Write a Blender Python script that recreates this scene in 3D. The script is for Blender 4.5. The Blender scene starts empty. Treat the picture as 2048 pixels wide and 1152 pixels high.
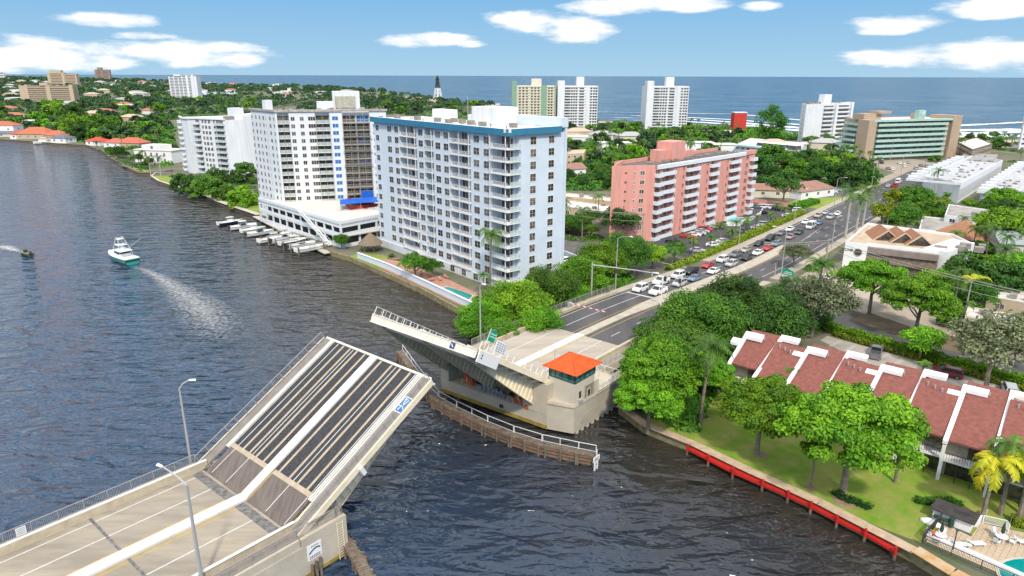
import bpy, math, random
import numpy as np
from mathutils import Matrix, Vector
R = math.radians
rnd = random.Random(7)
C = bpy.context.scene.collection
S = bpy.context.scene

# ---------------------------------------------------------------- camera
FPX, CAMH = 1366.0, 50.0
PIT = math.atan(425/FPX); ROLL = math.atan(.0032)
cam = bpy.data.cameras.new('camera'); cam.sensor_width = 36; cam.lens = FPX/2048*36
cam.clip_start = .5; cam.clip_end = 120000
co = bpy.data.objects.new('camera', cam); C.objects.link(co)
co.matrix_world = Matrix.Translation((0, 0, CAMH)) @ Matrix.Rotation(math.pi/2-PIT, 4, 'X') @ Matrix.Rotation(ROLL, 4, 'Z')
S.camera = co

# ---------------------------------------------------------------- light
SUN_EL, SUN_AZ = R(47), R(172)      # azimuth measured clockwise from +Y
w = bpy.data.worlds.new('World'); S.world = w; w.use_nodes = True
nt = w.node_tree; nt.nodes.clear()
def N(t, **k):
    n = nt.nodes.new(t)
    for a, b in k.items(): setattr(n, a, b)
    return n
L = nt.links.new
out = N('ShaderNodeOutputWorld'); bg = N('ShaderNodeBackground'); bg.inputs[1].default_value = .13
sky = N('ShaderNodeTexSky', sky_type='NISHITA'); sky.sun_disc = False
sky.sun_elevation = SUN_EL; sky.sun_rotation = SUN_AZ; sky.altitude = 50; sky.air_density = 1.0; sky.dust_density = .25; sky.ozone_density = 2.2
tc = N('ShaderNodeTexCoord')
sep = N('ShaderNodeSeparateXYZ'); L(tc.outputs['Generated'], sep.inputs[0])
def MT(op, a, b=None, c=None):
    n = N('ShaderNodeMath', operation=op)
    for i, v in enumerate((a, b, c)):
        if v is None: continue
        if isinstance(v, (int, float)): n.inputs[i].default_value = v
        else: L(v, n.inputs[i])
    return n.outputs[0]
az = MT('ARCTAN2', sep.outputs[0], sep.outputs[1]); el = MT('ARCSINE', sep.outputs[2])
cmb = N('ShaderNodeCombineXYZ'); L(MT('MULTIPLY', az, 9), cmb.inputs[0]); L(MT('MULTIPLY', el, 30), cmb.inputs[1])
nz = N('ShaderNodeTexNoise'); nz.inputs['Scale'].default_value = 1.6; nz.inputs['Detail'].default_value = 7; nz.inputs['Roughness'].default_value = .58
L(cmb.outputs[0], nz.inputs['Vector'])
cn = N('ShaderNodeTexNoise'); cn.inputs['Scale'].default_value = .55; cn.inputs['Detail'].default_value = 6; L(cmb.outputs[0], cn.inputs['Vector'])
# cloud banks: centre azimuth, elevation (deg), half widths (deg), strength
def pxdir(x, y):
    dx, dy = x-1024, 576-y
    cp, sp = math.cos(PIT), math.sin(PIT)
    X, Y, Z = dx, FPX*cp+dy*sp, -FPX*sp+dy*cp
    return math.atan2(X, Y), math.atan2(Z, math.hypot(X, Y))
banks = [(60,112,190,30),(-60,120,120,34),(380,108,150,26),(470,118,60,18),(215,42,92,15),(290,74,60,8),(860,80,110,15),(940,88,40,9),(1060,42,110,24),(1150,60,95,28),
         (1240,12,130,20),(1360,8,110,16),(1520,10,45,10),(1800,42,95,17),(1770,58,50,9),(1975,12,90,20),(1900,108,200,22),(1990,104,110,26),(1750,108,70,12),(230,128,60,12),
         (2200,100,150,40),(-250,60,120,30),(2300,20,150,30)]
acc = None
for bx, by, bw, bh in banks:
    a0, e0 = pxdir(bx, by)
    da = MT('DIVIDE', MT('SUBTRACT', az, a0), bw/FPX*.92); de = MT('DIVIDE', MT('SUBTRACT', el, e0), bh/FPX*.95)
    r = MT('SUBTRACT', 1, MT('ADD', MT('MULTIPLY', da, da), MT('MULTIPLY', de, de)))
    acc = r if acc is None else MT('MAXIMUM', acc, r)
# general high clouds outside the frame, for reflections and soft light
lefty = MT('MAXIMUM', MT('MINIMUM', MT('MULTIPLY', MT('SUBTRACT', -.05, az), 1.6), .14), .05)
gen = MT('MULTIPLY', MT('ADD', MT('SUBTRACT', cn.outputs[0], .45), lefty), 7.0)
gate_ = MT('MULTIPLY', MT('SUBTRACT', el, .17), 9.0)
gen = MT('MINIMUM', MT('ADD', gen, 0.0), MT('SUBTRACT', gate_, 1.2)); gen = MT('MINIMUM', gen, 1.0)
acc = MT('MAXIMUM', acc, gen)
fld = MT('ADD', acc, MT('MULTIPLY', MT('SUBTRACT', nz.outputs[0], .5), 3.0))
mr = N('ShaderNodeMapRange'); mr.interpolation_type = 'SMOOTHSTEP'; mr.inputs[1].default_value = -.05; mr.inputs[2].default_value = 1.1
L(fld, mr.inputs[0])
cl = MT('MULTIPLY', mr.outputs[0], MT('GREATER_THAN', acc, -1.0))
tint = N('ShaderNodeMix', data_type='RGBA', blend_type='MULTIPLY'); tint.inputs[0].default_value = 1
L(sky.outputs[0], tint.inputs[6]); tint.inputs[7].default_value = (.80, .95, 1.15, 1)
cr = N('ShaderNodeMix', data_type='RGBA')
g1_ = N('ShaderNodeMapRange'); g1_.inputs[1].default_value = 0; g1_.inputs[2].default_value = .135; L(el, g1_.inputs[0])
low = N('ShaderNodeMix', data_type='RGBA'); L(g1_.outputs[0], low.inputs[0]); low.inputs[6].default_value = (2.15, 3.35, 4.3, 1); low.inputs[7].default_value = (.85, 2.35, 4.15, 1)
g2_ = N('ShaderNodeMapRange'); g2_.interpolation_type = 'SMOOTHSTEP'; g2_.inputs[1].default_value = .14; g2_.inputs[2].default_value = .5; L(el, g2_.inputs[0])
bl = N('ShaderNodeMix', data_type='RGBA'); L(g2_.outputs[0], bl.inputs[0]); L(low.outputs[2], bl.inputs[6]); L(tint.outputs[2], bl.inputs[7])
L(cl, cr.inputs[0]); L(bl.outputs[2], cr.inputs[6])
cc = N('ShaderNodeMix', data_type='RGBA'); L(nz.outputs[0], cc.inputs[0])
cc.inputs[6].default_value = (4.6, 4.8, 5.1, 1); cc.inputs[7].default_value = (7.6, 7.3, 6.9, 1)
gb_ = N('ShaderNodeMapRange'); gb_.inputs[1].default_value = .17; gb_.inputs[2].default_value = .35; gb_.inputs[3].default_value = 1.0; gb_.inputs[4].default_value = 1.55; L(el, gb_.inputs[0])
vs_ = N('ShaderNodeVectorMath', operation='SCALE'); L(cc.outputs[2], vs_.inputs[0]); L(gb_.outputs[0], vs_.inputs['Scale']); L(vs_.outputs[0], cr.inputs[7]); L(cr.outputs[2], bg.inputs[0]); L(bg.outputs[0], out.inputs[0])
sd = bpy.data.lights.new('sun', 'SUN'); sd.energy = 2.5; sd.angle = R(4); sd.color = (1, .90, .76)
so = bpy.data.objects.new('sun', sd); C.objects.link(so)
so.rotation_euler = (math.pi/2-SUN_EL, 0, -SUN_AZ+math.pi)
S.view_settings.view_transform = 'Standard'; S.view_settings.look = 'None'; S.view_settings.gamma = 1
S.view_settings.exposure = .58
S.cycles.max_bounces = 6; S.cycles.diffuse_bounces = 3; S.cycles.glossy_bounces = 3; S.cycles.transparent_max_bounces = 12
S.cycles.transmission_bounces = 3
S.cycles.caustics_reflective = False; S.cycles.caustics_refractive = False
S.cycles.use_denoising = True; S.cycles.sample_clamp_direct = 5; S.cycles.sample_clamp_indirect = 5

# ---------------------------------------------------------------- coordinates
def P(x, y, z=0.0):
    u, v = x-1024, 576-y
    c, s = math.cos(ROLL), math.sin(ROLL); u, v = u*c-v*s, u*s+v*c
    cp, sp = math.cos(PIT), math.sin(PIT)
    dx, dy, dz = u, FPX*cp+v*sp, -FPX*sp+v*cp
    t = (z-CAMH)/dz
    return Vector((dx*t, dy*t, z))
AU = R(40); UX, UY = math.sin(AU), math.cos(AU); VX, VY = UY, -UX
def XY(u, v, z=0.0):
    v -= 65
    return Vector((u*UX+v*VX, u*UY+v*VY, z))
def UVof(p):
    return p.x*UX+p.y*UY, p.x*VX+p.y*VY+65
BRZ = math.atan2(UY, UX)     # rotation of the bridge frame: local x along the road, local y to the left

# ---------------------------------------------------------------- materials
MATS = {}
def mat(name, col, rough=.75, var=0.0, vscale=.5, bump=0.0, bscale=8.0, metal=0.0, alpha=1.0, spec=.4, col2=None, detail=4, rnd_obj=0.0, emit=None, trans=0.0, stretch=None):
    if name in MATS: return MATS[name]
    m = bpy.data.materials.new(name); MATS[name] = m; m.use_nodes = True
    t = m.node_tree; b = t.nodes['Principled BSDF']; k = t.links.new
    b.inputs['Roughness'].default_value = rough; b.inputs['Metallic'].default_value = metal
    b.inputs['Specular IOR Level'].default_value = spec
    col = tuple(col)+(1,) if len(col) == 3 else col
    b.inputs['Base Color'].default_value = col
    g = t.nodes.new('ShaderNodeNewGeometry')
    vec = g.outputs['Position']
    if stretch:
        mp = t.nodes.new('ShaderNodeMapping'); mp.inputs['Scale'].default_value = stretch[:3]
        if len(stretch) > 3: mp.inputs['Rotation'].default_value = (0, 0, stretch[3])
        mp.vector_type = 'POINT'; k(vec, mp.inputs[0]); vec = mp.outputs[0]
    src = None
    if var or col2:
        n = t.nodes.new('ShaderNodeTexNoise'); n.inputs['Scale'].default_value = vscale; n.inputs['Detail'].default_value = detail; n.inputs['Roughness'].default_value = .65
        k(vec, n.inputs['Vector'])
        r = t.nodes.new('ShaderNodeMapRange'); r.inputs[1].default_value = .35; r.inputs[2].default_value = .65; k(n.outputs[0], r.inputs[0])
        mx = t.nodes.new('ShaderNodeMix'); mx.data_type = 'RGBA'; k(r.outputs[0], mx.inputs[0])
        if col2 is None: col2 = tuple(c*(1-var) for c in col[:3])
        mx.inputs[6].default_value = col; mx.inputs[7].default_value = tuple(col2)[:3]+(1,)
        src = mx.outputs[2]
    if rnd_obj:
        oi = t.nodes.new('ShaderNodeObjectInfo'); hs = t.nodes.new('ShaderNodeHueSaturation')
        r2 = t.nodes.new('ShaderNodeMapRange'); r2.inputs[3].default_value = 1-rnd_obj; r2.inputs[4].default_value = 1+rnd_obj; k(oi.outputs['Random'], r2.inputs[0])
        k(r2.outputs[0], hs.inputs['Value'])
        if src is None: hs.inputs['Color'].default_value = col
        else: k(src, hs.inputs['Color'])
        src = hs.outputs[0]
    if src is not None: k(src, b.inputs['Base Color'])
    if bump:
        n2 = t.nodes.new('ShaderNodeTexNoise'); n2.inputs['Scale'].default_value = bscale; n2.inputs['Detail'].default_value = 3; k(vec, n2.inputs['Vector'])
        bp = t.nodes.new('ShaderNodeBump'); bp.inputs['Strength'].default_value = bump; bp.inputs['Distance'].default_value = .1; k(n2.outputs[0], bp.inputs['Height']); k(bp.outputs[0], b.inputs['Normal'])
    if emit: b.inputs['Emission Color'].default_value = tuple(emit)+(1,); b.inputs['Emission Strength'].default_value = 1
    if alpha < 1:
        b.inputs['Alpha'].default_value = alpha
    if trans: b.inputs['Transmission Weight'].default_value = trans
    return m
def h(s):   # sRGB hex -> linear
    v = [int(s[i:i+2], 16)/255 for i in (0, 2, 4)]
    return tuple(c/12.92 if c <= .04045 else ((c+.055)/1.055)**2.4 for c in v)

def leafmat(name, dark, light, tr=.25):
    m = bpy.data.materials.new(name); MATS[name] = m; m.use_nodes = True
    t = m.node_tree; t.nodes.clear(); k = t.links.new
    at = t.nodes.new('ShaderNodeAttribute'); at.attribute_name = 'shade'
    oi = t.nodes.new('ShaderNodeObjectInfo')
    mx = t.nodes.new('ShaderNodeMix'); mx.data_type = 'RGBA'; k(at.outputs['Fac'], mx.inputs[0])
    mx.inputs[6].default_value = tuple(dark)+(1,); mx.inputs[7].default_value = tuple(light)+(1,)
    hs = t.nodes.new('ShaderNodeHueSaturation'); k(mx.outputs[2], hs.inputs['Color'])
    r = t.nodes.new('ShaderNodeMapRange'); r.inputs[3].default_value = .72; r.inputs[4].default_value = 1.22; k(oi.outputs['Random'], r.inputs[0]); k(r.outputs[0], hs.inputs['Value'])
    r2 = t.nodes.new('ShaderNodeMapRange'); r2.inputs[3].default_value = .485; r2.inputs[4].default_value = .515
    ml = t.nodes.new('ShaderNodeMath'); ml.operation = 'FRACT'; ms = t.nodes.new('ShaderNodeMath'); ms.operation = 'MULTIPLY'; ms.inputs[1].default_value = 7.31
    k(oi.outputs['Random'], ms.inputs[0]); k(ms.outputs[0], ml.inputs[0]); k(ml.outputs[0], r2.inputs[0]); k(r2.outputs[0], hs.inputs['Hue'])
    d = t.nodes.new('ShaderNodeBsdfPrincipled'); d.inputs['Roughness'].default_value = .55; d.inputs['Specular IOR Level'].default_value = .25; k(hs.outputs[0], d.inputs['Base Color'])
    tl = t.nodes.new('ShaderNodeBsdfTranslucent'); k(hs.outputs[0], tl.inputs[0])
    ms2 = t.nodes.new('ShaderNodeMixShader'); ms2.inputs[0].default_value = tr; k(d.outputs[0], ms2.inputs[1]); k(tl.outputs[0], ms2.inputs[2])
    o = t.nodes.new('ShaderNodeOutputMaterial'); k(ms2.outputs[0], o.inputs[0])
    return m

# ---------------------------------------------------------------- mesh builder
class M:
    def __init__(s): s.v = []; s.f = []; s.m = []; s.mx = None
    def add(s, vs, fs, m=0):
        n = len(s.v)
        if s.mx is not None: vs = [tuple(s.mx @ Vector(p)) for p in vs]
        s.v += [tuple(p) for p in vs]; s.f += [tuple(i+n for i in f) for f in fs]; s.m += [m]*len(fs)
        return s
    def quad(s, a, b, c, d, m=0): return s.add([a, b, c, d], [(0, 1, 2, 3)], m)
    def poly(s, pts, m=0): return s.add(pts, [tuple(range(len(pts)))], m)
    def hexa(s, p, m=0):   # 8 pts: bottom 4 ccw, top 4 ccw
        return s.add(p, [(3, 2, 1, 0), (4, 5, 6, 7), (0, 1, 5, 4), (1, 2, 6, 5), (2, 3, 7, 6), (3, 0, 4, 7)], m)
    def box(s, x0, y0, z0, x1, y1, z1, m=0):
        x0, x1 = min(x0, x1), max(x0, x1); y0, y1 = min(y0, y1), max(y0, y1); z0, z1 = min(z0, z1), max(z0, z1)
        return s.hexa([(x0, y0, z0), (x1, y0, z0), (x1, y1, z0), (x0, y1, z0), (x0, y0, z1), (x1, y0, z1), (x1, y1, z1), (x0, y1, z1)], m)
    def beam(s, p, q, w=.1, hh=None, m=0, up=(0, 0, 1)):
        p, q = Vector(p), Vector(q); hh = hh or w; d = q-p
        if d.length < 1e-6: return s
        d.normalize(); up = Vector(up)
        if abs(d.dot(up)) > .98: up = Vector((1, 0, 0))
        a = d.cross(up).normalized()*w/2; b = a.cross(d).normalized()*hh/2
        return s.hexa([p-a-b, p+a-b, q+a-b, q-a-b, p-a+b, p+a+b, q+a+b, q-a+b], m)
    def tube(s, pts, r, n=6, m=0, cap=True):
        pts = [Vector(p) for p in pts]; k = len(pts); rr = r if isinstance(r, (list, tuple)) else [r]*k
        vs = []; fs = []
        for i, p in enumerate(pts):
            d = (pts[min(i+1, k-1)]-pts[max(i-1, 0)]).normalized()
            up = Vector((0, 0, 1)) if abs(d.z) < .95 else Vector((1, 0, 0))
            a = d.cross(up).normalized(); b = a.cross(d)
            for j in range(n):
                t = 2*math.pi*j/n; vs.append(p+(a*math.cos(t)+b*math.sin(t))*rr[i])
        for i in range(k-1):
            for j in range(n):
                a0 = i*n+j; b0 = i*n+(j+1) % n; fs.append((a0, b0, b0+n, a0+n))
        if cap: fs.append(tuple(range(n-1, -1, -1))); fs.append(tuple((k-1)*n+j for j in range(n)))
        return s.add(vs, fs, m)
    def prism(s, poly, z0, z1, m=0, mt=None, bottom=True):
        n = len(poly); A = sum(poly[i][0]*poly[(i+1) % n][1]-poly[(i+1) % n][0]*poly[i][1] for i in range(n))
        if A < 0: poly = poly[::-1]
        vs = [(p[0], p[1], z0) for p in poly]+[(p[0], p[1], z1) for p in poly]
        s.add(vs, [(i, (i+1) % n, (i+1) % n+n, i+n) for i in range(n)], m)
        s.add([(p[0], p[1], z1) for p in poly], [tuple(range(n))], m if mt is None else mt)
        if bottom: s.add([(p[0], p[1], z0) for p in poly], [tuple(range(n-1, -1, -1))], m)
        return s
    def lathe(s, prof, n=12, m=0, c=(0, 0)):
        vs = []; fs = []
        for r, z in prof:
            for j in range(n):
                t = 2*math.pi*j/n; vs.append((c[0]+r*math.cos(t), c[1]+r*math.sin(t), z))
        for i in range(len(prof)-1):
            for j in range(n):
                a = i*n+j; b = i*n+(j+1) % n; fs.append((a, b, b+n, a+n))
        fs.append(tuple((len(prof)-1)*n+j for j in range(n)))
        return s.add(vs, fs, m)
    def merge(s, o, mx, mo=0):
        n = len(s.v); s.v += [tuple(mx @ Vector(p)) for p in o.v]; s.f += [tuple(i+n for i in f) for f in o.f]; s.m += [x+mo for x in o.m]
        return s
    def build(s, name, mats, parent=None, loc=None, rz=0, smooth=False):
        me = bpy.data.meshes.new(name); me.from_pydata(s.v, [], s.f)
        mats = mats if isinstance(mats, (list, tuple)) else [mats]
        for x in mats: me.materials.append(x)
        if len(mats) > 1: me.polygons.foreach_set('material_index', s.m)
        if smooth: me.polygons.foreach_set('use_smooth', [True]*len(s.f))
        me.update()
        o = bpy.data.objects.new(name, me); C.objects.link(o)
        if parent is not None: o.parent = parent
        if loc is not None: o.location = loc
        if rz: o.rotation_euler.z = rz
        return o
def tag(o, label=None, cat=None, group=None, kind=None):
    if label: o['label'] = label
    if cat: o['category'] = cat
    if group: o['group'] = group
    if kind: o['kind'] = kind
    return o
def thing(name, label, cat, loc=(0, 0, 0), rz=0, group=None):
    o = bpy.data.objects.new(name, None); C.objects.link(o); o.location = loc; o.rotation_euler.z = rz; o.empty_display_size = .2
    return tag(o, label, cat, group)
KIDS = {}
def kids(o):
    if o.name not in KIDS: KIDS[o.name] = [(c, kids(c)) for c in o.children]
    return KIDS[o.name]
def copy_tree(o, parent=None, ks=None):
    c = o.copy(); C.objects.link(c)
    if parent is not None: c.parent = parent
    for ch, k2 in (kids(o) if ks is None else ks): copy_tree(ch, c, k2)
    return c
def place(proto, used, loc, rz=0, label=None, group=None, sc=1.0):
    o = proto if not used.get(proto.name) else copy_tree(proto)
    used[proto.name] = 1
    o.location = loc; o.rotation_euler.z = rz; o.scale = (sc, sc, sc) if isinstance(sc, (int, float)) else sc
    if label: o['label'] = label
    if group: o['group'] = group
    return o
USED = {}
def build_split(m, name, mats, parent=None):
    """one object per connected piece of the mesh"""
    par = list(range(len(m.v)))
    def fd(a):
        while par[a] != a: par[a] = par[par[a]]; a = par[a]
        return a
    for f in m.f:
        r0 = fd(f[0])
        for i in f[1:]: par[fd(i)] = r0
    grp = {}
    for f, k in zip(m.f, m.m): grp.setdefault(fd(f[0]), []).append((f, k))
    out = []
    for g in grp.values():
        q = M(); ids = {}
        for f, k in g:
            for i in f:
                if i not in ids: ids[i] = len(q.v); q.v.append(m.v[i])
            q.f.append(tuple(ids[i] for i in f)); q.m.append(k)
        out.append(q.build(name, mats, parent))
    return out
def struct(name, m, mats): return tag(m.build(name, mats), kind='structure')
CAMP = Vector((0, 0, CAMH))

# palette
conc = mat('concrete', (.36, .325, .265), .85, .25, .9, .25, 6)
concl = mat('pale concrete', (.50, .465, .39), .8, .18, .7, .15, 6)
asph = mat('asphalt', (.075, .074, .078), .85, .3, .35, .25, 12)
asph2 = mat('worn asphalt', (.14, .135, .13), .9, .35, .3, .2, 12)
white = mat('white paint', (.78, .79, .8), .5, .08, .6)
whited = mat('white stucco', (.72, .75, .79), .8, .16, .9, .08, 10, stretch=(1, 1, .1))
blueW = mat('pale blue stucco', (.60, .68, .765), .8, .09, .25, .08, 10)
glass = mat('dark window glass', (.025, .026, .028), .12, spec=.7, col2=(.17, .14, .105), vscale=.9, rnd_obj=.65)
glassb = mat('blue window glass', (.03, .16, .42), .12, spec=.8)
metalg = mat('galvanised metal', (.42, .43, .43), .45, metal=.3)
metalw = mat('white metal', (.7, .71, .72), .4)
darkm = mat('dark metal', (.05, .05, .052), .5)
panel = mat('balcony panel', (.55, .66, .66), .3, alpha=.45)
tan = mat('tan stucco', (.52, .42, .30), .8, .12, .4)
timber = mat('weathered timber', (.20, .165, .125), .9, .5, 1.2, .5, 5, col2=(.10, .075, .055))
roofw = mat('white roof membrane', (.72, .71, .68), .8, .25, .25, col2=(.48, .45, .40))
roofg = mat('grey gravel roof', (.36, .34, .32), .9, .35, .3, .2, 5, col2=(.24, .22, .20))
yellow = mat('yellow line paint', (.55, .36, .06), .7, .25, 1)
linew = mat('white line paint', (.62, .62, .6), .7, .25, 1)
# ================================================================ SETTING
WAMP0, WAMP1, WAMP2 = 1.5, 1.5, .42
def water_mat(name, deep, deep2, scale, strength, rough=.05, chop=1.0, spec=.95, cs=.012, bank=False):
    m = bpy.data.materials.new(name); m.use_nodes = True; t = m.node_tree; b = t.nodes['Principled BSDF']; k = t.links.new
    g = t.nodes.new('ShaderNodeNewGeometry')
    b.inputs['IOR'].default_value = 1.33; b.inputs['Roughness'].default_value = rough; b.inputs['Specular IOR Level'].default_value = spec
    n0 = t.nodes.new('ShaderNodeTexNoise'); n0.inputs['Scale'].default_value = cs; n0.inputs['Detail'].default_value = 7; n0.inputs['Roughness'].default_value = .65; k(g.outputs['Position'], n0.inputs['Vector'])
    mx = t.nodes.new('ShaderNodeMix'); mx.data_type = 'RGBA'; r = t.nodes.new('ShaderNodeMapRange'); r.inputs[1].default_value = .4; r.inputs[2].default_value = .6; k(n0.outputs[0], r.inputs[0]); 
    if bank:
        dt = t.nodes.new('ShaderNodeVectorMath'); dt.operation = 'DOT_PRODUCT'; k(g.outputs['Position'], dt.inputs[0]); dt.inputs[1].default_value = (-.77, -.64, 0)
        ad = t.nodes.new('ShaderNodeMath'); ad.operation = 'MULTIPLY_ADD'; k(n0.outputs[0], ad.inputs[0]); ad.inputs[1].default_value = 60; k(dt.outputs['Value'], ad.inputs[2])
        r.inputs[1].default_value = 2; r.inputs[2].default_value = -38; k(ad.outputs[0], r.inputs[0])
    k(r.outputs[0], mx.inputs[0])
    mx.inputs[6].default_value = deep+(1,); mx.inputs[7].default_value = deep2+(1,); k(mx.outputs[2], b.inputs['Base Color'])
    hs = []
    for sc, st, am, rot in ((.11*scale, (1, .5, 1), WAMP0, .5), (.33*scale, (1, .42, 1), WAMP1, .2), (.95*scale, (1, .55, 1), WAMP2, -.25)):
        mp = t.nodes.new('ShaderNodeMapping'); mp.inputs['Rotation'].default_value = (0, 0, rot); mp.inputs['Scale'].default_value = (st[1], st[0], 1); k(g.outputs['Position'], mp.inputs[0])
        n = t.nodes.new('ShaderNodeTexNoise'); n.inputs['Scale'].default_value = sc; n.inputs['Detail'].default_value = 1.6; n.inputs['Roughness'].default_value = .5; n.inputs['Distortion'].default_value = .9
        k(mp.outputs[0], n.inputs['Vector'])
        a = t.nodes.new('ShaderNodeMath'); a.operation = 'MULTIPLY'; a.inputs[1].default_value = am*chop; k(n.outputs[0], a.inputs[0]); hs.append(a.outputs[0])
    s1 = t.nodes.new('ShaderNodeMath'); k(hs[0], s1.inputs[0]); k(hs[1], s1.inputs[1])
    s2 = t.nodes.new('ShaderNodeMath'); k(s1.outputs[0], s2.inputs[0]); k(hs[2], s2.inputs[1])
    bp = t.nodes.new('ShaderNodeBump'); bp.inputs['Strength'].default_value = strength; bp.inputs['Distance'].default_value = 1.0; k(s2.outputs[0], bp.inputs['Height']); k(bp.outputs[0], b.inputs['Normal'])
    return m
wriver = water_mat('river water', (.020, .042, .082), (.028, .026, .022), 1.0, 1.0, bank=True, rough=.07)
wocean = water_mat('ocean water', (.008, .045, .085), (.055, .105, .14), .3, 1.0, .25, 1.3, spec=.25, cs=.008)
o = M(); o.poly([(-60000, 200, -.12), (60000, 200, -.12), (60000, 90000, -.12), (-60000, 90000, -.12)])
struct('ocean', o, wocean)
o = M(); o.poly([(-3000, -300, 0), (115, -300, 0), (115, 560, 0), (-3000, 560, 0)])
struct('river', o, wriver)
bed = M(); bed.poly([(-60000, -60000, -6), (60000, -60000, -6), (60000, 90000, -6), (-60000, 90000, -6)]); struct('seabed', bed, mat('seabed silt', (.05, .05, .04)))

ZL = 1.2
def px(*pts, z=ZL): return [P(x, y, z) for x, y in pts]
shore = [Vector((260, -200, 0)), Vector((150, -74, 0)), Vector((82, 11, 0))]+px((1905, 1150), (1830, 1104), (1640, 1006), (1500, 943), (1385, 888), (1290, 850), (1240, 812)) + \
    [XY(93, 14), XY(91, 0), XY(92, -14)]+px((905, 640), (926, 622), (845, 578), (760, 540), (700, 514), (662, 503), (590, 463), (517, 430), (440, 404), (400, 384), (345, 371), (318, 362), (303, 352), (312, 346), (345, 345), (345, 341),
    (300, 347), (280, 346), (262, 338), (240, 325), (222, 316), (205, 301), (175, 291), (120, 288), (75, 284), (0, 279), (-200, 268), (-700, 250), (-2500, 215))
coast = px((-9000, 158), (-2000, 158), (-300, 155), (40, 154.5), (110, 156), (250, 160), (340, 165), (420, 168), (500, 171.5), (600, 172), (680, 178), (750, 181), (800, 188), (860, 195), (905, 204), (960, 206), (1010, 214), (1060, 228),
    (1190, 241), (1290, 244), (1380, 247), (1470, 252), (1560, 262), (1640, 271), (1700, 279), (1800, 284), (1905, 281), (2048, 277), (2600, 285), (4000, 300))
landpoly = [(p.x, p.y) for p in shore+coast+[Vector((3000, -200, 0))]]
grassm = mat('grass ground', (.045, .085, .02), .95, .5, .12, .3, 3, col2=(.12, .115, .06))
lm = M(); lm.prism(landpoly, -5, ZL, bottom=False)
struct('ground', lm, [mat('mixed ground', (.07, .095, .035), .95, .4, .06, .3, 3, col2=(.17, .155, .12))])
# beach
sand = mat('beach sand', (.42, .36, .27), .95, .12, .1)
bp_ = px(*[(x, y) for x, y in [(1060, 229), (1190, 242), (1290, 245), (1380, 248), (1470, 253), (1560, 263), (1640, 272), (1700, 280), (1800, 285), (1905, 283), (2048, 279), (2600, 287), (2600, 305), (2048, 296), (1905, 296), (1800, 299), (1700, 291), (1640, 279), (1560, 269), (1470, 257), (1290, 248), (1190, 245), (1060, 231)]], z=ZL+.03)
b = M(); b.poly([tuple(p) for p in bp_]); struct('beach', b, sand)
b = M(); b.poly([tuple(p) for p in px((850, 195), (905, 203), (1000, 207), (1000, 211), (880, 207), (800, 193), z=ZL+.03)]); struct('beach', b, sand)
# surf: lines of foam off the beach
def foam_mat(name, dens, sc, col=(.75, .78, .8), st=(1, 1, 1), soft=.12, mx=1.0):
    m = bpy.data.materials.new(name); m.use_nodes = True; t = m.node_tree; b = t.nodes['Principled BSDF']; k = t.links.new
    b.inputs['Base Color'].default_value = col+(1,); b.inputs['Roughness'].default_value = .8
    g = t.nodes.new('ShaderNodeNewGeometry'); mp = t.nodes.new('ShaderNodeMapping'); mp.inputs['Scale'].default_value = st; k(g.outputs['Position'], mp.inputs[0])
    n = t.nodes.new('ShaderNodeTexNoise'); n.inputs['Scale'].default_value = sc; n.inputs['Detail'].default_value = 6; n.inputs['Roughness'].default_value = .7; k(mp.outputs[0], n.inputs['Vector'])
    at = t.nodes.new('ShaderNodeAttribute'); at.attribute_name = 'shade'
    a = t.nodes.new('ShaderNodeMath'); a.operation = 'ADD'; k(n.outputs[0], a.inputs[0]); k(at.outputs['Fac'], a.inputs[1])
    r = t.nodes.new('ShaderNodeMapRange'); r.inputs[1].default_value = 1-dens; r.inputs[2].default_value = 1+soft-dens; r.inputs[4].default_value = mx; k(a.outputs[0], r.inputs[0]); k(r.outputs[0], b.inputs['Alpha'])
    return m
def ribbon(name, pts, widths, z, m, fade=.35, kind='stuff', label=None, cat=None):
    """strip along world points, with attribute 'shade' high in the middle and falling to the edges"""
    vs = []; sh = []; fs = []; k = len(pts); rows = (-1, -.5, 0, .5, 1)
    for i, p in enumerate(pts):
        d = (pts[min(i+1, k-1)]-pts[max(i-1, 0)]); d.z = 0; d.normalize(); n = Vector((-d.y, d.x, 0))
        for r in rows:
            q = p+n*r*widths[i]/2; vs.append((q.x, q.y, z)); e = min(i, k-1-i)/max(1, k-1)*4
            sh.append(fade*(1-abs(r))*1.0*min(1, e+.4)-fade*.5*(1-min(1, e+.2)))
    for i in range(k-1):
        for j in range(4): a = i*5+j; fs.append((a, a+1, a+6, a+5))
    mm = M(); mm.add(vs, fs); o = mm.build(name, m)
    at = o.data.attributes.new('shade', 'FLOAT', 'POINT'); at.data.foreach_set('value', sh)
    return tag(o, label, cat, None, kind)
surfm = foam_mat('surf foam', .50, .03, st=(1, .35, 1))
for k_, (dy, wd) in enumerate(((-3, 12), (-8, 12), (-14, 9), (-24, 6))):
    pts = []
    for x, y in [(1180, 240), (1290, 243), (1380, 246), (1470, 251), (1560, 260), (1640, 268), (1700, 275), (1800, 280), (1905, 278), (2048, 274), (2300, 276)]:
        sc = (y-150)/110.0
        pts.append(P(x, y+dy*sc*(1+.15*rnd.uniform(-1, 1)), .05))
    ribbon('surf', pts, [wd*(.6+.25*i) for i in range(len(pts))], .06+.03*k_, surfm, .34, 'stuff', 'line of white surf breaking off the beach', 'surf')
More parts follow.
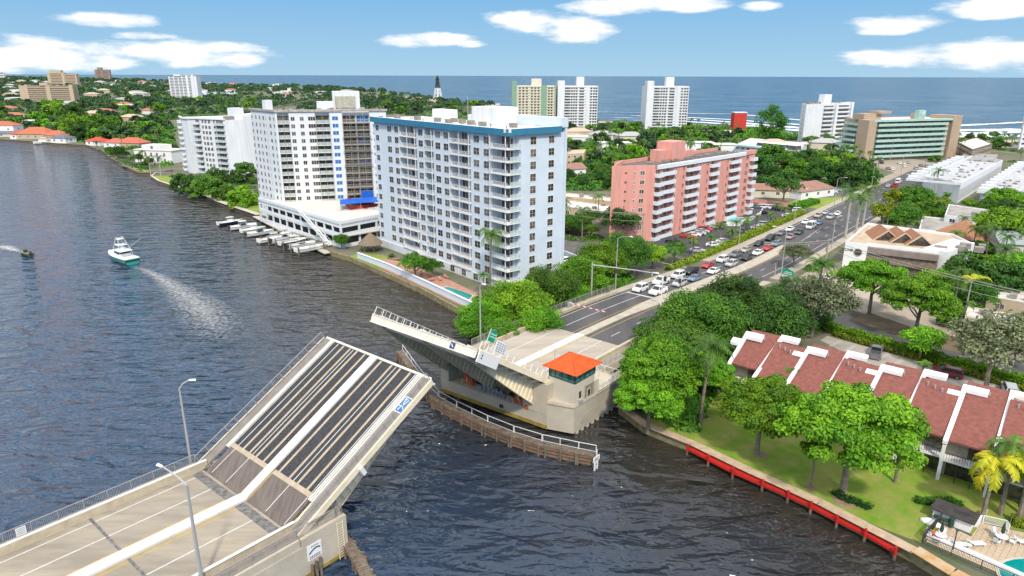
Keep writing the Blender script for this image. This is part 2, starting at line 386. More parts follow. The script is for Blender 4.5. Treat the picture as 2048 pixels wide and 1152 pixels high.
# ---------------- road running over the bridge
def zr(u):
    t = min(1, max(0, (u-97)/95)); t = t*t*(3-2*t); return 5.0+(1.32-5.0)*t
def strip(m, us, v0, v1, dz, mi=0, sides=0.0):
    """ribbon in the bridge frame; v0/v1 numbers or functions of u; sides>0 gives kerb faces"""
    f0 = v0 if callable(v0) else (lambda u: v0); f1 = v1 if callable(v1) else (lambda u: v1)
    for a, b in zip(us[:-1], us[1:]):
        za, zb = zr(a)+dz, zr(b)+dz
        p = [XY(a, f0(a), za), XY(b, f0(b), zb), XY(b, f1(b), zb), XY(a, f1(a), za)]
        m.quad(p[0], p[3], p[2], p[1], mi)
        if sides:
            d = Vector((0, 0, -sides))
            m.quad(p[0], p[1], p[1]+d, p[0]+d, mi); m.quad(p[2], p[3], p[3]+d, p[2]+d, mi)
            if a == us[0]: m.quad(p[3], p[0], p[0]+d, p[3]+d, mi)
            if b == us[-1]: m.quad(p[1], p[2], p[2]+d, p[1]+d, mi)
def rng(a, b, st): n = max(1, int(round((b-a)/st))); return [a+(b-a)*i/n for i in range(n+1)]
r = M(); strip(r, rng(97, 425, 6), -9.3, 9.3, 0, 0, 0)
road = struct('road', r, mat('road asphalt', (.095, .092, .095), .9, .35, .25, .15, 9, col2=(.065, .064, .068), stretch=(1, .12, 1, -BRZ)))
emb = M()      # earth fill under the ramp
for a, b in zip(rng(99, 195, 8)[:-1], rng(99, 195, 8)[1:]):
    za, zb = zr(a)-.05, zr(b)-.05
    emb.hexa([XY(a, 16, 1), XY(b, 16, 1), XY(b, -18, 1), XY(a, -18, 1), XY(a, 11.4, za), XY(b, 11.4, zb), XY(b, -11.4, zb), XY(a, -11.4, za)])
struct('embankment', emb, mat('mixed ground', ()))
sw = M()
strip(sw, rng(97, 150, 5), -11.3, -9.3, .15, 0, .5); strip(sw, rng(150, 158, 4), lambda u: -11.3, -9.3, .15, 0, .3)
strip(sw, rng(172, 352, 8), -12.0, -9.3, .15, 0, .3)
strip(sw, rng(97, 162, 5), 9.3, 11.2, .15, 0, .5); strip(sw, rng(166, 330, 8), 9.3, 11.8, .15, 0, .3)
struct('sidewalk', sw, mat('sidewalk concrete', (.40, .36, .29), .9, .2, .5, .1, 5))
md = M(); strip(md, rng(97, 206, 5), lambda u: -.9-.8*min(1, max(0, (u-112)/12)), lambda u: .9+.7*min(1, max(0, (u-112)/12)), .16, 0, .3)
struct('median', md, mat('median concrete', (.46, .42, .34), .9, .25, .6, .1, 5))
ln = M()
strip(ln, rng(97, 127, 5), -5.0, -4.85, .012); strip(ln, rng(97, 157, 5), -8.5, -8.36, .012); strip(ln, rng(172, 345, 8), -8.5, -8.36, .012)
for u in rng(131, 345, 9): strip(ln, [u, u+3], -5.0, -4.85, .012)
for u in rng(100, 345, 9): strip(ln, [u, u+3], 4.5, 4.65, .012)
strip(ln, rng(97, 162, 5), 7.9, 8.04, .012); strip(ln, rng(166, 300, 5), 7.3, 7.44, .012)
strip(ln, [127, 127.6], -8.4, -1.4, .014); strip(ln, [161, 161.5], -18, -9, .014)
for u in rng(212, 330, 9): strip(ln, [u, u+4], .9, 1.03, .012)
strip(ln, rng(206, 240, 5), lambda u: 1.5-.06*(u-206), lambda u: 1.64-.06*(u-206), .012)
struct('road markings', ln, linew)
yl = M(); strip(yl, rng(97, 206, 5), -1.15-.75, -1.03-.75, .012); strip(yl, rng(97, 206, 5), 1.85, 1.97, .012); struct('road markings', yl, yellow)
ta = M()   # turn arrow
for pts in ([(262, -.1), (266, -.1), (266, .15), (262, .15)], [(265.5, -.9), (267.2, .1), (265.5, 1.1)]): ta.poly([XY(a, b-1.6, zr(a)+.02) for a, b in pts][::-1])
struct('road markings', ta, linew)
# ---------------- flat ground sheets, from the photograph's outlines laid on the ground
SHEETS = []
def sheet(name, pts, m, dz=.02, z=ZL):
    p = px(*pts, z=z+dz)
    if name not in ('lawn', 'verge', 'garden soil'): SHEETS.append([(a.x, a.y) for a in p])
    q = M(); A = sum(p[i].x*p[(i+1) % len(p)].y-p[(i+1) % len(p)].x*p[i].y for i in range(len(p)))
    q.poly(p if A > 0 else p[::-1]); return struct(name, q, m)
sheet('street', [(1120, 478), (1200, 486), (1262, 512), (1330, 530), (1300, 566), (1235, 548), (1120, 522)], asph2, .03)
sheet('parking lot', [(1300, 490), (1330, 505), (1372, 515), (1620, 425), (1590, 405), (1505, 400), (1470, 440), (1330, 470)], asph, .03)
sheet('parking lot', [(1628, 424), (1700, 393), (1720, 362), (1620, 358), (1590, 372), (1640, 395)], asph2, .03)
sheet('street', [(1740, 374), (1960, 352), (1945, 335), (1700, 300), (1660, 310), (1790, 345), (1735, 365)], mat('tan road surface', (.33, .28, .22), .9, .2, .1), .024)
sheet('side street', [(1560, 600), (1590, 575), (1640, 600), (1720, 630), (1960, 700), (2300, 790), (2300, 850), (2048, 768), (1840, 715), (1652, 655)], mat('road asphalt', ()), .028)
sheet('parking lot', [(1690, 520), (1560, 562), (1640, 595), (1720, 625), (1930, 690), (2010, 640), (1880, 600), (1790, 560)], mat('lot concrete', (.42, .36, .28), .9, .3, .15, col2=(.27, .23, .18)), .034)
sheet('parking lot', [(1640, 680), (1655, 672), (1850, 725), (2120, 800), (2080, 870), (1960, 810), (1780, 745), (1700, 712)], mat('bay concrete', (.38, .35, .31), .9, .25, .3), .04)
sheet('lawn', [(1300, 850), (1390, 886), (1500, 940), (1640, 1000), (1760, 1055), (1842, 1086), (1890, 1045), (1945, 1070), (1965, 1045), (2150, 1085), (2150, 1010), (1900, 940), (1700, 850), (1500, 790), (1290, 770)], mat('bright lawn', (.12, .25, .008), .95, .3, .35, .4, 6, col2=(.27, .27, .07), detail=8), .03)
sheet('lawn', [(306, 352), (330, 351), (352, 358), (375, 372), (350, 372), (325, 362)], mat('bright lawn', ()), .03)
sheet('lawn', [(430, 400), (520, 405), (517, 428), (440, 402)], mat('bright lawn', ()), .03)
sheet('lawn', [(1600, 398), (1690, 393), (1640, 418), (1560, 408)], mat('bright lawn', ()), .04)
sheet('lawn', [(1640, 622), (1655, 650), (1640, 668), (1590, 655), (1590, 610)], mat('bright lawn', ()), .04)
sheet('lawn', [(1545, 575), (1690, 535), (1690, 548), (1590, 590)], mat('bright lawn', ()), .045)
sheet('lawn', [(235, 328), (300, 342), (282, 345), (262, 338)], mat('bright lawn', ()), .03)
sheet('lawn', [(720, 505), (775, 512), (770, 540), (700, 512)], mat('bright lawn', ()), .03)
sheet('patio', [(735, 515), (790, 520), (900, 560), (960, 590), (938, 618), (848, 575), (770, 540)], mat('salmon patio paving', (.46, .25, .18), .9, .25, .8), .05)
sheet('street', [(1120, 420), (1225, 440), (1225, 452), (1120, 440)], asph2, .03)
sheet('street', [(1100, 290), (1400, 300), (1400, 308), (1100, 300)], asph2, .03)
sheet('lagoon', [(398, 183), (470, 184), (475, 188), (405, 190)], mat('lagoon water', (.35, .42, .5), .2), .05)
sheet('garden soil', [(1655, 655), (1850, 712), (2048, 768), (2048, 778), (1850, 722), (1650, 662)], mat('garden soil', (.09, .07, .05), .95, .3, .5), .045)
sheet('verge', [(1700, 640), (1800, 672), (1900, 702), (1960, 712), (2000, 690), (1840, 660), (1740, 625)], mat('bare verge', (.20, .13, .085), .95, .4, .25, col2=(.08, .09, .04)), .05)
# stall lines by the red-roofed row
sl = M()
a0, a1 = P(1660, 675, ZL+.06), P(2100, 800, ZL+.06); dv = (a1-a0).normalized(); nv = Vector((-dv.y, dv.x, 0))
for i in range(20):
    q = a0+dv*(2.0+2.86*i)
    for off in (0, .35):
        c_ = q+dv*off; sl.quad(c_-nv*0-dv*.05, c_-dv*.05-nv*4.6, c_+dv*.05-nv*4.6, c_+dv*.05)
struct('parking bay lines', sl, linew)
# river walls and kerbs
def wallpath(name, pts, wd, z0, z1, m, label, cat='seawall', cap=None, group=None):
    q = M()
    for a, b in zip(pts[:-1], pts[1:]):
        d = (b-a); d.z = 0; ln_ = d.length; d.normalize(); n = Vector((-d.y, d.x, 0))*wd/2
        A = [a-n, b-n, b+n, a+n]
        q.hexa([Vector((p.x, p.y, z0)) for p in A]+[Vector((p.x, p.y, z1)) for p in A], 0)
        if cap:
            n2 = n*cap[0]; A = [a-n2-d*.02, b-n2+d*.02, b+n2+d*.02, a+n2-d*.02]
            q.hexa([Vector((p.x, p.y, z1+.003)) for p in A]+[Vector((p.x, p.y, z1+cap[1])) for p in A], 1)
    return tag(q.build(name, m if isinstance(m, list) else [m, m]), label, cat, group)
algae = mat('stained seawall concrete', (.30, .25, .15), .9, .5, .8, .2, 5, col2=(.16, .14, .06))
wallpath('seawall', px((926, 622), (845, 578), (760, 540), (700, 514), (664, 504)), .5, -3, ZL+.15, algae, 'stained ochre seawall below the long pale blue garden wall')
bw = wallpath('garden_wall', px((945, 618), (850, 573), (775, 538), (716, 516)), .35, ZL, ZL+1.5, [blueW, mat('white coping', (.7, .73, .78))], 'long low pale blue wall between the river and the salmon patio', 'wall', (1.8, .1))
wallpath('seawall', px((345, 371), (400, 384), (440, 404), (517, 430)), .8, -3, ZL+.2, [timber, concl], 'grey stone seawall and walkway in front of the dense green shrubs', 'seawall', (2.6, .08))
wallpath('seawall', px((345, 371), (318, 362), (303, 352), (312, 346), (345, 345)), .8, -3, ZL+.2, [timber, concl], 'curved seawall round the small lawn point by the white curved block', 'seawall', (1.5, .08))
wallpath('seawall', px((345, 341), (300, 347), (280, 346), (262, 338), (240, 325), (222, 316), (205, 301), (175, 291), (120, 288), (75, 284), (0, 279), (-200, 268)), .8, -3, ZL+.2, [timber, timber], 'brown weathered seawall running along the far bank houses', 'seawall', (1.8, .1))
wallpath('seawall', [Vector((82, 11, 0))]+px((1905, 1150), (1830, 1104)), .6, -3, ZL+.3, [algae, mat('rust stained coping', (.50, .43, .31), .85, .4, .35, col2=(.42, .22, .07))], 'tan concrete seawall cap with rust stains below the pool patio', 'seawall', (2.6, .1))
wallpath('seawall', px((1830, 1104), (1640, 1006), (1500, 943), (1385, 888), (1290, 850), (1240, 812)), .6, -3, ZL+.12, [algae, mat('tan coping', (.52, .40, .28), .9, .3, 1.0)], 'tan concrete walkway seawall behind the red dock', 'seawall', (2.4, .06))
# ================================================================ BRIDGE (frame: local x = along the road, local y = left, z up)
def bthing(name, label, cat, u=0, v=0, z=0, group=None):
    return thing(name, label, cat, XY(u, v, z), BRZ, group)
deckc = mat('bridge deck concrete', (.34, .30, .235), .9, .3, .5, .2, 8, stretch=(.18, 1, 1, -BRZ), col2=(.23, .205, .165))
barr = mat('barrier concrete', (.50, .43, .31), .85, .25, .8)
medw = mat('white median concrete', (.62, .61, .58), .8, .12, .5)
steelt = mat('tan painted steel', (.84, .74, .54), .6, .2, .4)
grate = mat('steel grating', (.026, .028, .033), .85, .5, 6, col2=(.075, .078, .085), spec=.1)
brown = mat('brown steel deck plate', (.16, .135, .12), .8, .35, .8, .3, 20, stretch=(3, .2, 1, -BRZ))
sidec = mat('leaf sidewalk', (.24, .22, .20), .85, .25, .8)
def picket_rail(m, a, b, hgt=1.15, step=.16, post=2.4, mi=0, up=None, mesh=True):
    """picket railing from a to b (local points); up = direction of the posts"""
    a, b = Vector(a), Vector(b); d = b-a; Ln = d.length; d = d/Ln; up = Vector(up or (0, 0, 1))
    m.beam(a+up*hgt, b+up*hgt, .07, .07, mi, up); m.beam(a+up*.12, b+up*.12, .05, .05, mi, up)
    n = max(1, int(Ln/post))
    for i in range(n+1): p = a+d*Ln*i/n; m.beam(p, p+up*hgt, .08, .08, mi, d)
    if mesh:
        k = int(Ln/step)
        for i in range(k): p = a+d*step*(i+.5); m.beam(p+up*.12, p+up*hgt, .028, .028, mi, d)
rail_m = mat('grey railing metal', (.36, .35, .34), .5, metal=.2)
# ---- near approach span
na = bthing('bridge_approach', 'pale concrete bridge deck with a white median in the lower left corner', 'bridge', 0, 0, 0)
m = M(); m.box(-60, -9.0, 4.0, 31, 9.0, 5.0); m.build('deck', deckc, na)
for y_, x_ in ((9.0, 30.9), (-11.2, 30.9)): m = M(); m.box(-60, y_, 4.2, x_, y_+2.2, 5.1); m.build('side_slab', mat('pier concrete', (.50, .45, .36), .85, .18, .35, .1, 6), na)
m = M(); m.box(-60, -.75, 5.003, 31.2, .75, 5.28); m.build('median', medw, na)
m = M()
for s in (1, -1):
    v0 = 9.0*s; v1 = 9.35*s
    m.hexa([(-60, min(v0, v1)-.0, 5.1), (31.6, min(v0, v1), 5.1), (31.6, max(v0, v1), 5.1), (-60, max(v0, v1), 5.1), (-60, min(v0, v1)+.04, 5.95), (31.6, min(v0, v1)+.04, 5.95), (31.6, max(v0, v1)-.04, 5.95), (-60, max(v0, v1)-.04, 5.95)], 0)
    m.box(-60, v0+.02*s, 5.953, 31.6, v1+.08*s, 6.0, 1)
    m.box(-60, v1, 5.103, 31.6, v1+1.5*s, 5.16, 2)
build_split(m, 'barrier', [barr, medw, mat('sidewalk grime', (.27, .24, .2), .9, .3, .8)], na)
for s, nm in ((1, 'left'), (-1, 'right')):
    m = M(); picket_rail(m, (-25, 10.9*s, 5.15), (35.5 if s < 0 else 31, 10.9*s, 5.15), 1.15, .16, 2.4); m.build('railing', rail_m, na)
m = M()
for v in (4.4, -4.4): m.box(-60, v-.07, 5.003, 30, v+.07, 5.008)
for v in (8.0, -8.0): m.box(-60, v-.07, 5.003, 30, v+.07, 5.008)
m.build('lane_line', linew, na)
m = M()
for v in (1.0, -1.0, 1.25, -1.25): m.box(-60, v-.05, 5.003, 30.5, v+.05, 5.009)
m.build('yellow_line', yellow, na)
m = M(); m.box(18.5, -8.9, 5.004, 18.8, -.76, 5.012); m.box(18.5, .76, 5.004, 18.8, 8.9, 5.012); m.box(29.6, -8.9, 5.004, 30.7, 8.9, 5.016); m.build('expansion_joint', mat('dark joint rubber', (.07, .06, .055), .7, .4, 2, col2=(.2, .2, .2)), na)
sgn = M(); sgn.box(12.6, 10.80, 5.3, 13.5, 10.84, 6.2, 0)
for k_ in range(4): sgn.box(12.7, 10.793, 6.02-.18*k_, 13.4, 10.797, 6.08-.18*k_, 1)
sgn.build('sign_panel', [white, mat('faded sign print', (.25, .3, .35))], na)
# ---- near pier
np_ = bthing('bridge_pier', 'big tan concrete pier holding the near raised leaf', 'bridge pier')
m = M(); m.box(19, -11.3, .4, 36.5, -8.6, 4.18); m.box(19, 8.6, .4, 36.5, 11.3, 4.18); m.box(34.6, -8.6, .4, 36.5, 8.6, 4.0); m.box(19, -8.6, .4, 20, 8.6, 3.9); m.box(19, -8.6, .4, 34.6, 8.6, 1.0)
m.box(31.02, -11.3, 4.183, 36.5, -8.6, 5.1)
m.box(31.6, -11.28, 5.103, 36.5, -9.0, 5.14)
m.box(31.5, -9.35, 5.143, 35.6, -9.0, 5.95)
m.build('pier_wall', mat('pier concrete', (.50, .45, .36), .85, .18, .35, .1, 6), np_)
m = M()
for k_ in range(7): m.box(19.2+k_*2.5, -11.1, -4, 20.0+k_*2.5, -10.3, .4)
for k_ in range(7): m.box(35.4, -10.5+k_*3.3, -4, 36.2, -9.7+k_*3.3, .4)
m.build('pile', algae, np_)
m = M(); m.box(19, -11.34, .38, 36.54, -11.3, .8); m.build('algae_band', mat('ochre algae', (.38, .28, .06), .9, .4, 1), np_)
sg = M(); sg.box(31.5, -11.36, 2.2, 33.2, -11.31, 4.0, 0); 
arc = [(31.7+1.3*t, 3.0+.42*math.sin(t*2.4)) for t in (0, .2, .4, .6, .8, 1)]
for a, b in zip(arc[:-1], arc[1:]): sg.beam((a[0], -11.375, a[1]), (b[0]+.03, -11.375, b[1]), .03, .13, 1)
for k_ in range(2):
    for j in range(6): sg.box(31.75+j*.22, -11.37, 2.34+.2*k_, 31.9+j*.22, -11.365, 2.46+.2*k_, 1)
for j in range(5): sg.box(32.0+j*.18, -11.37, 3.66, 32.1+j*.18, -11.365, 3.78, 1)
sg.build('notice_board', [white, mat('black print', (.02, .02, .02))], np_)
m = M()
for k_ in range(3): m.tube([(31.6+.55*k_, -11.75, -3), (31.75+.5*k_, -11.65, 1.9+.15*k_)], .16, 7)
m.build('fender_pile', timber, np_)
m = M()
for x in (35.2, 35.9): m.beam((x, -11.5, .3), (x, -11.42, 4.9), .07)
for k_ in range(14): m.beam((35.2, -11.46, .5+.32*k_), (35.9, -11.46, .5+.32*k_), .04)
m.build('ladder', mat('tan painted steel', ()), np_)
picket = M(); picket_rail(picket, (35.5, -10.9, 5.15), (36.3, -10.9, 5.15), 1.15, .16, .8); picket_rail(picket, (36.3, -10.9, 5.15), (36.3, -9.4, 5.15), 1.15, .16, .8); picket.build('railing', rail_m, np_)

# ---- movable leaves
def leaf(label, u0, sgn_, ang, far=False):
    """hinged leaf; local x from hinge to tip in the leaf's own plane, y across (left of the road), z up from the deck"""
    t = thing('bascule_leaf', label, 'bridge leaf', XY(u0, 0, 5.0), 0)
    base = Matrix.Rotation(BRZ, 4, 'Z')
    if sgn_ < 0: base = base @ Matrix.Scale(-1, 4, (1, 0, 0))     # far leaf points back to the near one
    mx = base @ Matrix.Rotation(-ang, 4, 'Y')
    LN = 22.0
    def B(): q = M(); q.mx = mx; return q
    br = 4.2
    # roadway
    q = B(); q.box(br, -8.3, -.25, LN, 8.3, 0); q.build('grating', grate, t)
    q = B()
    for v in (6.2, 4.8, 3.4, 1.8, -1.5, -3.5, -5.1, -6.9): q.box(br+.02, v-.16, -.02, LN-.05, v+.16, .035)
    for k_ in range(2): q.box(br-.35+.001, .8 if k_ else -8.25, -.02, br+.22, 8.25 if k_ else -.8, .05)
    q.build('wheel_strip', mat('tan deck strip', (.42, .35, .26), .8, .2, 1), t)
    q = B()
    for v in (4.15, -4.3, 7.35, -7.8): q.box(.3, v-.045, -.02, LN-.05, v+.045, .045)
    q.build('lane_line', linew, t)
    q = B(); q.box(.0, -.62, -.2, LN+.02, .62, .22); q.build('median', medw, t)
    q = B(); q.box(0, -8.3, -.25, br-.02, -.63, .03); q.box(0, .63, -.25, br-.02, 8.3, .03)
    q.build('deck_plate', brown, t)
    q = B()
    for v in (.8, -.8): q.box(.2, v-.05, .03, br-.1, v+.05, .045)
    q.build('yellow_line', yellow, t)
    q = B()
    for s in (1, -1):
        for k_, v in enumerate((8.35, 8.62, 8.9)):
            q.box(br-.6, v*s-.09, -.1, LN, v*s+.09, .28-.05*k_, 0)
    q.build('kerb_rail', mat('cream kerb steel', (.62, .60, .55), .6, .15, 1), t)
    for s in (1, -1):
        q = B(); q.box(.3, 9.0*s, -.1, LN, 10.4*s, .12); q.build('sidewalk', sidec, t)
        q = B(); q.box(.2, 10.42*s, -.55, LN+.02, 10.62*s, .2)
        for k_ in range(8): x = 1.2+k_*2.7; q.beam((x, 8.4*s, -1.3), (x, 10.5*s, -.4), .18, .3)
        q.build('fascia', steelt, t)
        q = B(); picket_rail(q, (.5, 10.35*s, .12), (LN, 10.35*s, .12), 1.15, .2 if not far else .9, 1.5, 0, mesh=not far or s > 0)
        q.build('railing', rail_m if not far else metalw, t)
    # girders with stiffeners, deeper towards the hinge
    for v in (8.5, 0.0, -8.5):
        q = B(); n = 12; pts = [(-4.5+(LN+4.2)*i/n) for i in range(n+1)]
        def dep(x):
            s_ = min(1, max(0, (LN-x)/LN)); return 1.0+3.4*s_**.8 if x > 0 else 4.4+(x/4.5)*1.2
        for a, b in zip(pts[:-1], pts[1:]):
            q.hexa([(a, v-.12, -dep(a)), (b, v-.12, -dep(b)), (b, v+.12, -dep(b)), (a, v+.12, -dep(a)), (a, v-.12, -.26), (b, v-.12, -.26), (b, v+.12, -.26), (a, v+.12, -.26)])
            q.hexa([(a, v-.35, -dep(a)-.1), (b, v-.35, -dep(b)-.1), (b, v+.35, -dep(b)-.1), (a, v+.35, -dep(a)-.1), (a, v-.35, -dep(a)), (b, v-.35, -dep(b)), (b, v+.35, -dep(b)), (a, v+.35, -dep(a))])
        for k_ in range(22):
            x = .4+k_*1.0; q.box(x-.03, v-.26, -dep(x)+.02, x+.03, v+.26, -.28)
        q.build('girder', steelt, t)
    q = B()
    for k_ in range(7):
        x = 1.5+k_*3.2; dz = -.3-.5*(LN-x)/LN
        q.box(x-.1, -8.3, dz-.9, x+.1, 8.3, -.26)
    for k_ in range(6):
        x = 1.5+k_*3.2
        for a, b in ((8.2, 0), (0, -8.2)): q.beam((x, a, -1.3), (x+3.2, b, -1.3), .16, .16); q.beam((x, b, -1.25), (x+3.2, a, -1.25), .16, .16)
    q.build('floor_beam', steelt, t)
    # end face: ribbed fascia at the tip
    q = B(); q.box(LN+.05, -10.3, -1.05, LN+.2, 10.3, .05)
    for k_ in range(17): v = -10+k_*1.25; q.box(LN+.2, v-.05, -1.0, LN+.32, v+.05, .0)
    q.box(LN+.2, -10.3, -1.12, LN+.34, 10.3, -1.0); q.box(LN+.2, -10.3, -.02, LN+.34, 10.3, .09)
    q.build('tip_fascia', mat('cream painted steel', (.66, .63, .55), .6, .15, .5), t)
    return t, B, LN
nl, B, LN = leaf('raised near bridge leaf with dark grating strips and a white median', 31.0, 1, R(29.0))
# blue emblem plate on the sidewalk of the near leaf
q = B(); q.box(16.6, -9.05, .125, 18.9, -10.35, .16, 1); q.box(16.75, -9.15, .162, 18.75, -10.25, .17, 0)
for a, b in (((16.9, -9.5), (17.6, -9.75)), ((17.6, -9.75), (18.7, -9.45)), ((17.6, -9.75), (17.4, -9.15)), ((17.6, -9.75), (18.5, -10.0)), ((17.6, -9.75), (17.2, -10.2)), ((18.3, -9.5), (18.6, -9.8))):
    q.beam((a[0], a[1], .178), (b[0], b[1], .178), .13, .01, 1)
q.build('emblem_plate', [mat('sign blue', (.0, .16, .50), .4), white], nl)
q = B(); q.box(9.0, -10.9, -1.3, 9.5, -10.7, -.1); q.build('bracket', metalw, nl)
fl, B, LN = leaf('far raised bridge leaf seen from its ribbed tan underside', 77.2, -1, R(32.5), True)
# side cover box and signs of the far leaf
q = B(); q.box(LN-4.4, 10.0*-1-.68, -1.45, LN+.1, 10.0*-1-.55, .1); q.build('side_cover', metalw, fl)
q = B(); q.tube([(LN-.6, -10.70, -.45), (LN-.6, -10.74, -.45)], .12, 8); q.tube([(LN-.6, -10.70, -.8), (LN-.6, -10.74, -.8)], .12, 8); q.tube([(LN-.6, -10.70, -.15), (LN-.6, -10.74, -.15)], .05, 8); q.build('cover_port', darkm, fl)
q = B(); q.beam((LN-.9, -10.3, .5), (LN-.9, -10.3, 3.2), .06); q.beam((LN-2.4, -10.3, .5), (LN-2.4, -10.3, 2.9), .06); q.box(LN-2.35, -10.33, 1.6, LN-.95, -10.27, 3.1, 1)
for k_ in range(2): q.box(LN-2.2, -10.36, 2.2+.35*k_, LN-1.1, -10.34, 2.32+.35*k_, 0)
q.build('green_sign', [metalw, mat('sign green', (.0, .32, .18), .4)], fl)
q = B(); q.box(LN-5.3, -10.36, .6, LN-2.9, -10.30, 2.2, 0)
for k_ in range(5):
    for j in range(4): q.box(LN-5.15+j*.55, -10.38, .78+.28*k_, LN-4.75+j*.55, -10.37, .88+.28*k_, 1)
q.build('white_sign', [white, mat('grey blue print', (.12, .16, .24))], fl)
q = B(); q.box(LN+.33, -6.6, -.9, LN+.36, -5.8, -.1, 0); q.beam((LN+.37, -6.4, -.7), (LN+.37, -6.0, -.3), .03, .1, 1); q.build('plate', [mat('navy plate', (.03, .05, .16)), white], fl)

# ---- far pier with machinery room
pc = mat('pier concrete', ())
fp = bthing('bridge_pier', 'far concrete bridge pier with an open machinery bay above the timber fender', 'bridge pier')
m = M()
zf = .4
m.prism([(72.1, -11.3), (70.9, 9.6), (72.5, 11.2), (96, 11.2), (96, 9), (73.2, 8.8), (73.9, -9.8), (96, -9.8), (96, -15.1), (73.4, -15.1)], zf, 2.6, 0)
m.prism([(71.75, -7.0), (72.09, -11.25), (73.9, -11.25), (73.9, -7.0)], 2.603, 7.4); m.prism([(71.0, 7.9), (70.93, 9.55), (73.2, 9.55), (73.2, 7.9)], 2.603, 5.4)
m.prism([(72.12, -11.26), (73.4, -15.08), (86, -15.08), (86, -10.2), (74.2, -10.2)], 2.603, 4.9, 0)
m.box(73.2, 9.4, 2.603, 86, 11.2, 5.0); m.box(84, -8.8, zf+.002, 85, 8.8, 4.1)
m.build('pier_wall', pc, fp)
m = M(); m.prism([(71.98, -11.3), (73.3, -15.2), (86.1, -15.2), (86.1, -15.1), (73.4, -15.1), (72.1, -11.26)], 4.5, 4.7); m.build('string_course', pc, fp)
m = M(); m.box(73.25, -8.7, .6, 84, 8.7, .9, 0); m.box(82, -8.7, .9, 82.3, 8.7, 4, 0); m.build('machinery_floor', darkm, fp)
m = M()
for v, c_ in ((-6.5, 0), (-5.3, 0), (5.3, 0), (4.1, 0)): m.tube([(72.4, v, 2.62), (72.4, v, 4.5)], .34, 10, 0); m.lathe([(.40, 4.3), (.40, 4.42), (.1, 4.5)], 10, 0, (72.4, v))
m.box(71.7, -8.0, 2.62, 72.8, -7.3, 3.1, 0)
for v in (-5.9, 4.7): m.tube([(72.2+.0, v-.2, 3.0), (72.0, v, 3.5), (72.2, v+.2, 3.9)], .14, 6, 1)
for k_ in range(7): m.box(72.0, -3.2+k_*.8, 2.62, 72.7, -2.6+k_*.8, 3.3+.25*(k_ % 3), 2)
for k_ in range(5): m.tube([(71.9, -2.9+k_*.9, 3.2), (71.9, -2.5+k_*.9, 3.9)], .1, 6, 3)
for v in (-4.4, 5.2): m.beam((71.8, v-.6, 3.4), (71.8, v+.6, 3.4), .08, .08, 1); m.beam((71.8, v-.6, 2.62), (71.8, v-.6, 3.4), .08, .08, 1); m.beam((71.8, v+.6, 2.62), (71.8, v+.6, 3.4), .08, .08, 1)
for v in (-4.9, -.4, 3.9): m.beam((73.0, v, 2.6), (73.0, v, 5.2), .12, .12, 3)
build_split(m, 'machinery', [mat('orange paint', (.62, .09, .015), .5), mat('cream pipe', (.55, .52, .38)), mat('grey machine', (.2, .22, .25)), metalg], fp)
m = M(); m.prism([(72.02, -11.3), (70.82, 9.6), (70.9, 9.6), (72.1, -11.3)], zf-.06, .95); m.build('algae_band', mat('ochre algae', ()), fp)
m = M()
for k_ in range(9): m.tube([(74.6+k_*1.35, -14.75, -.4), (74.6+k_*1.35, -14.75, .41)], .42, 9)
m.build('pile_cap', pc, fp)
m = M()
for k_ in range(9): m.box(76.8+k_*2, -14.9, -4, 77.3+k_*2, -14.4, -.38)
for k_ in range(7): m.box(72.4, -9+k_*3, -4, 73.2, -8.2+k_*3, .41)
m.build('pile', algae, fp)
m = M(); m.box(71.4, -3.2, 1.3, 71.75, -2.6, 1.8); m.build('drain', darkm, fp)
m = M();  m.tube([(75.4, -15.08, 1.6), (75.4, -15.16, 1.6)], .3, 12); m.build('wall_plate', mat('grey plate', (.3, .33, .35)), fp)
m = M(); picket_rail(m, (79.7, -15.2, 4.95), (86, -15.2, 4.95), 1.1, 9, 1.2, 0, mesh=False); picket_rail(m, (86, -15.2, 4.95), (86, -10.6, 4.95), 1.1, 9, 1.2, 0, mesh=False)
picket_rail(m, (79.9, -11.3, 7.2), (79.9, -14.9, 7.2), 1.0, 9, 1.2, 0, mesh=False)
m.build('railing', metalw, fp)
# ---- bridge tender's house
th = bthing('tender_house', "bridge tender's house with an orange tiled hip roof and a band of dark windows", 'house')
hw = mat('cream house wall', (.56, .51, .42), .85, .1, .4)
x0, x1, y0, y1 = 73.55, 78.6, -15.0, -10.5
m = M(); m.box(x0, y0, 4.72, x1, y1, 8.2); m.box(x0+2.6, y0-.0, 4.72, x1+1.2, y0+2.2, 6.9); m.build('wall', hw, th)
m = M(); m.box(x0-.06, y0-.06, 8.2, x1+.06, y1+.06, 8.32); m.box(x0-.05, y0-.05, 9.65, x1+.05, y1+.05, 9.8)
for a in (x0, x1):
    for b in (y0, y1): m.box(a-.08, b-.08, 8.32, a+.08, b+.08, 9.65)
for k_ in range(1, 4): m.box(x0+k_*1.25-.04, y0-.05, 8.32, x0+k_*1.25+.04, y0, 9.65); m.box(x0-.05, y0+k_*1.15-.04, 8.32, x0, y0+k_*1.15+.04, 9.65)
m.build('window_frame', darkm, th)
m = M(); m.box(x0+.02, y0+.02, 8.32, x1-.02, y1-.02, 9.65); m.build('window_band', mat('green tinted glass', (.02, .10, .085), .08, .6, 1.3, spec=.8, col2=(.10, .30, .26)), th)
tile = mat('orange roof tile', (.60, .115, .022), .8, .3, 1.2, col2=(.46, .08, .02))
m = M(); ov = .75; ax, ay = (x0+x1)/2, (y0+y1)/2
cr_ = [(x0-ov, y0-ov, 9.8), (x1+ov, y0-ov, 9.8), (x1+ov, y1+ov, 9.8), (x0-ov, y1+ov, 9.8)]; ap = (ax, ay, 11.5)
for i in range(4): m.poly([cr_[i], cr_[(i+1) % 4], ap])
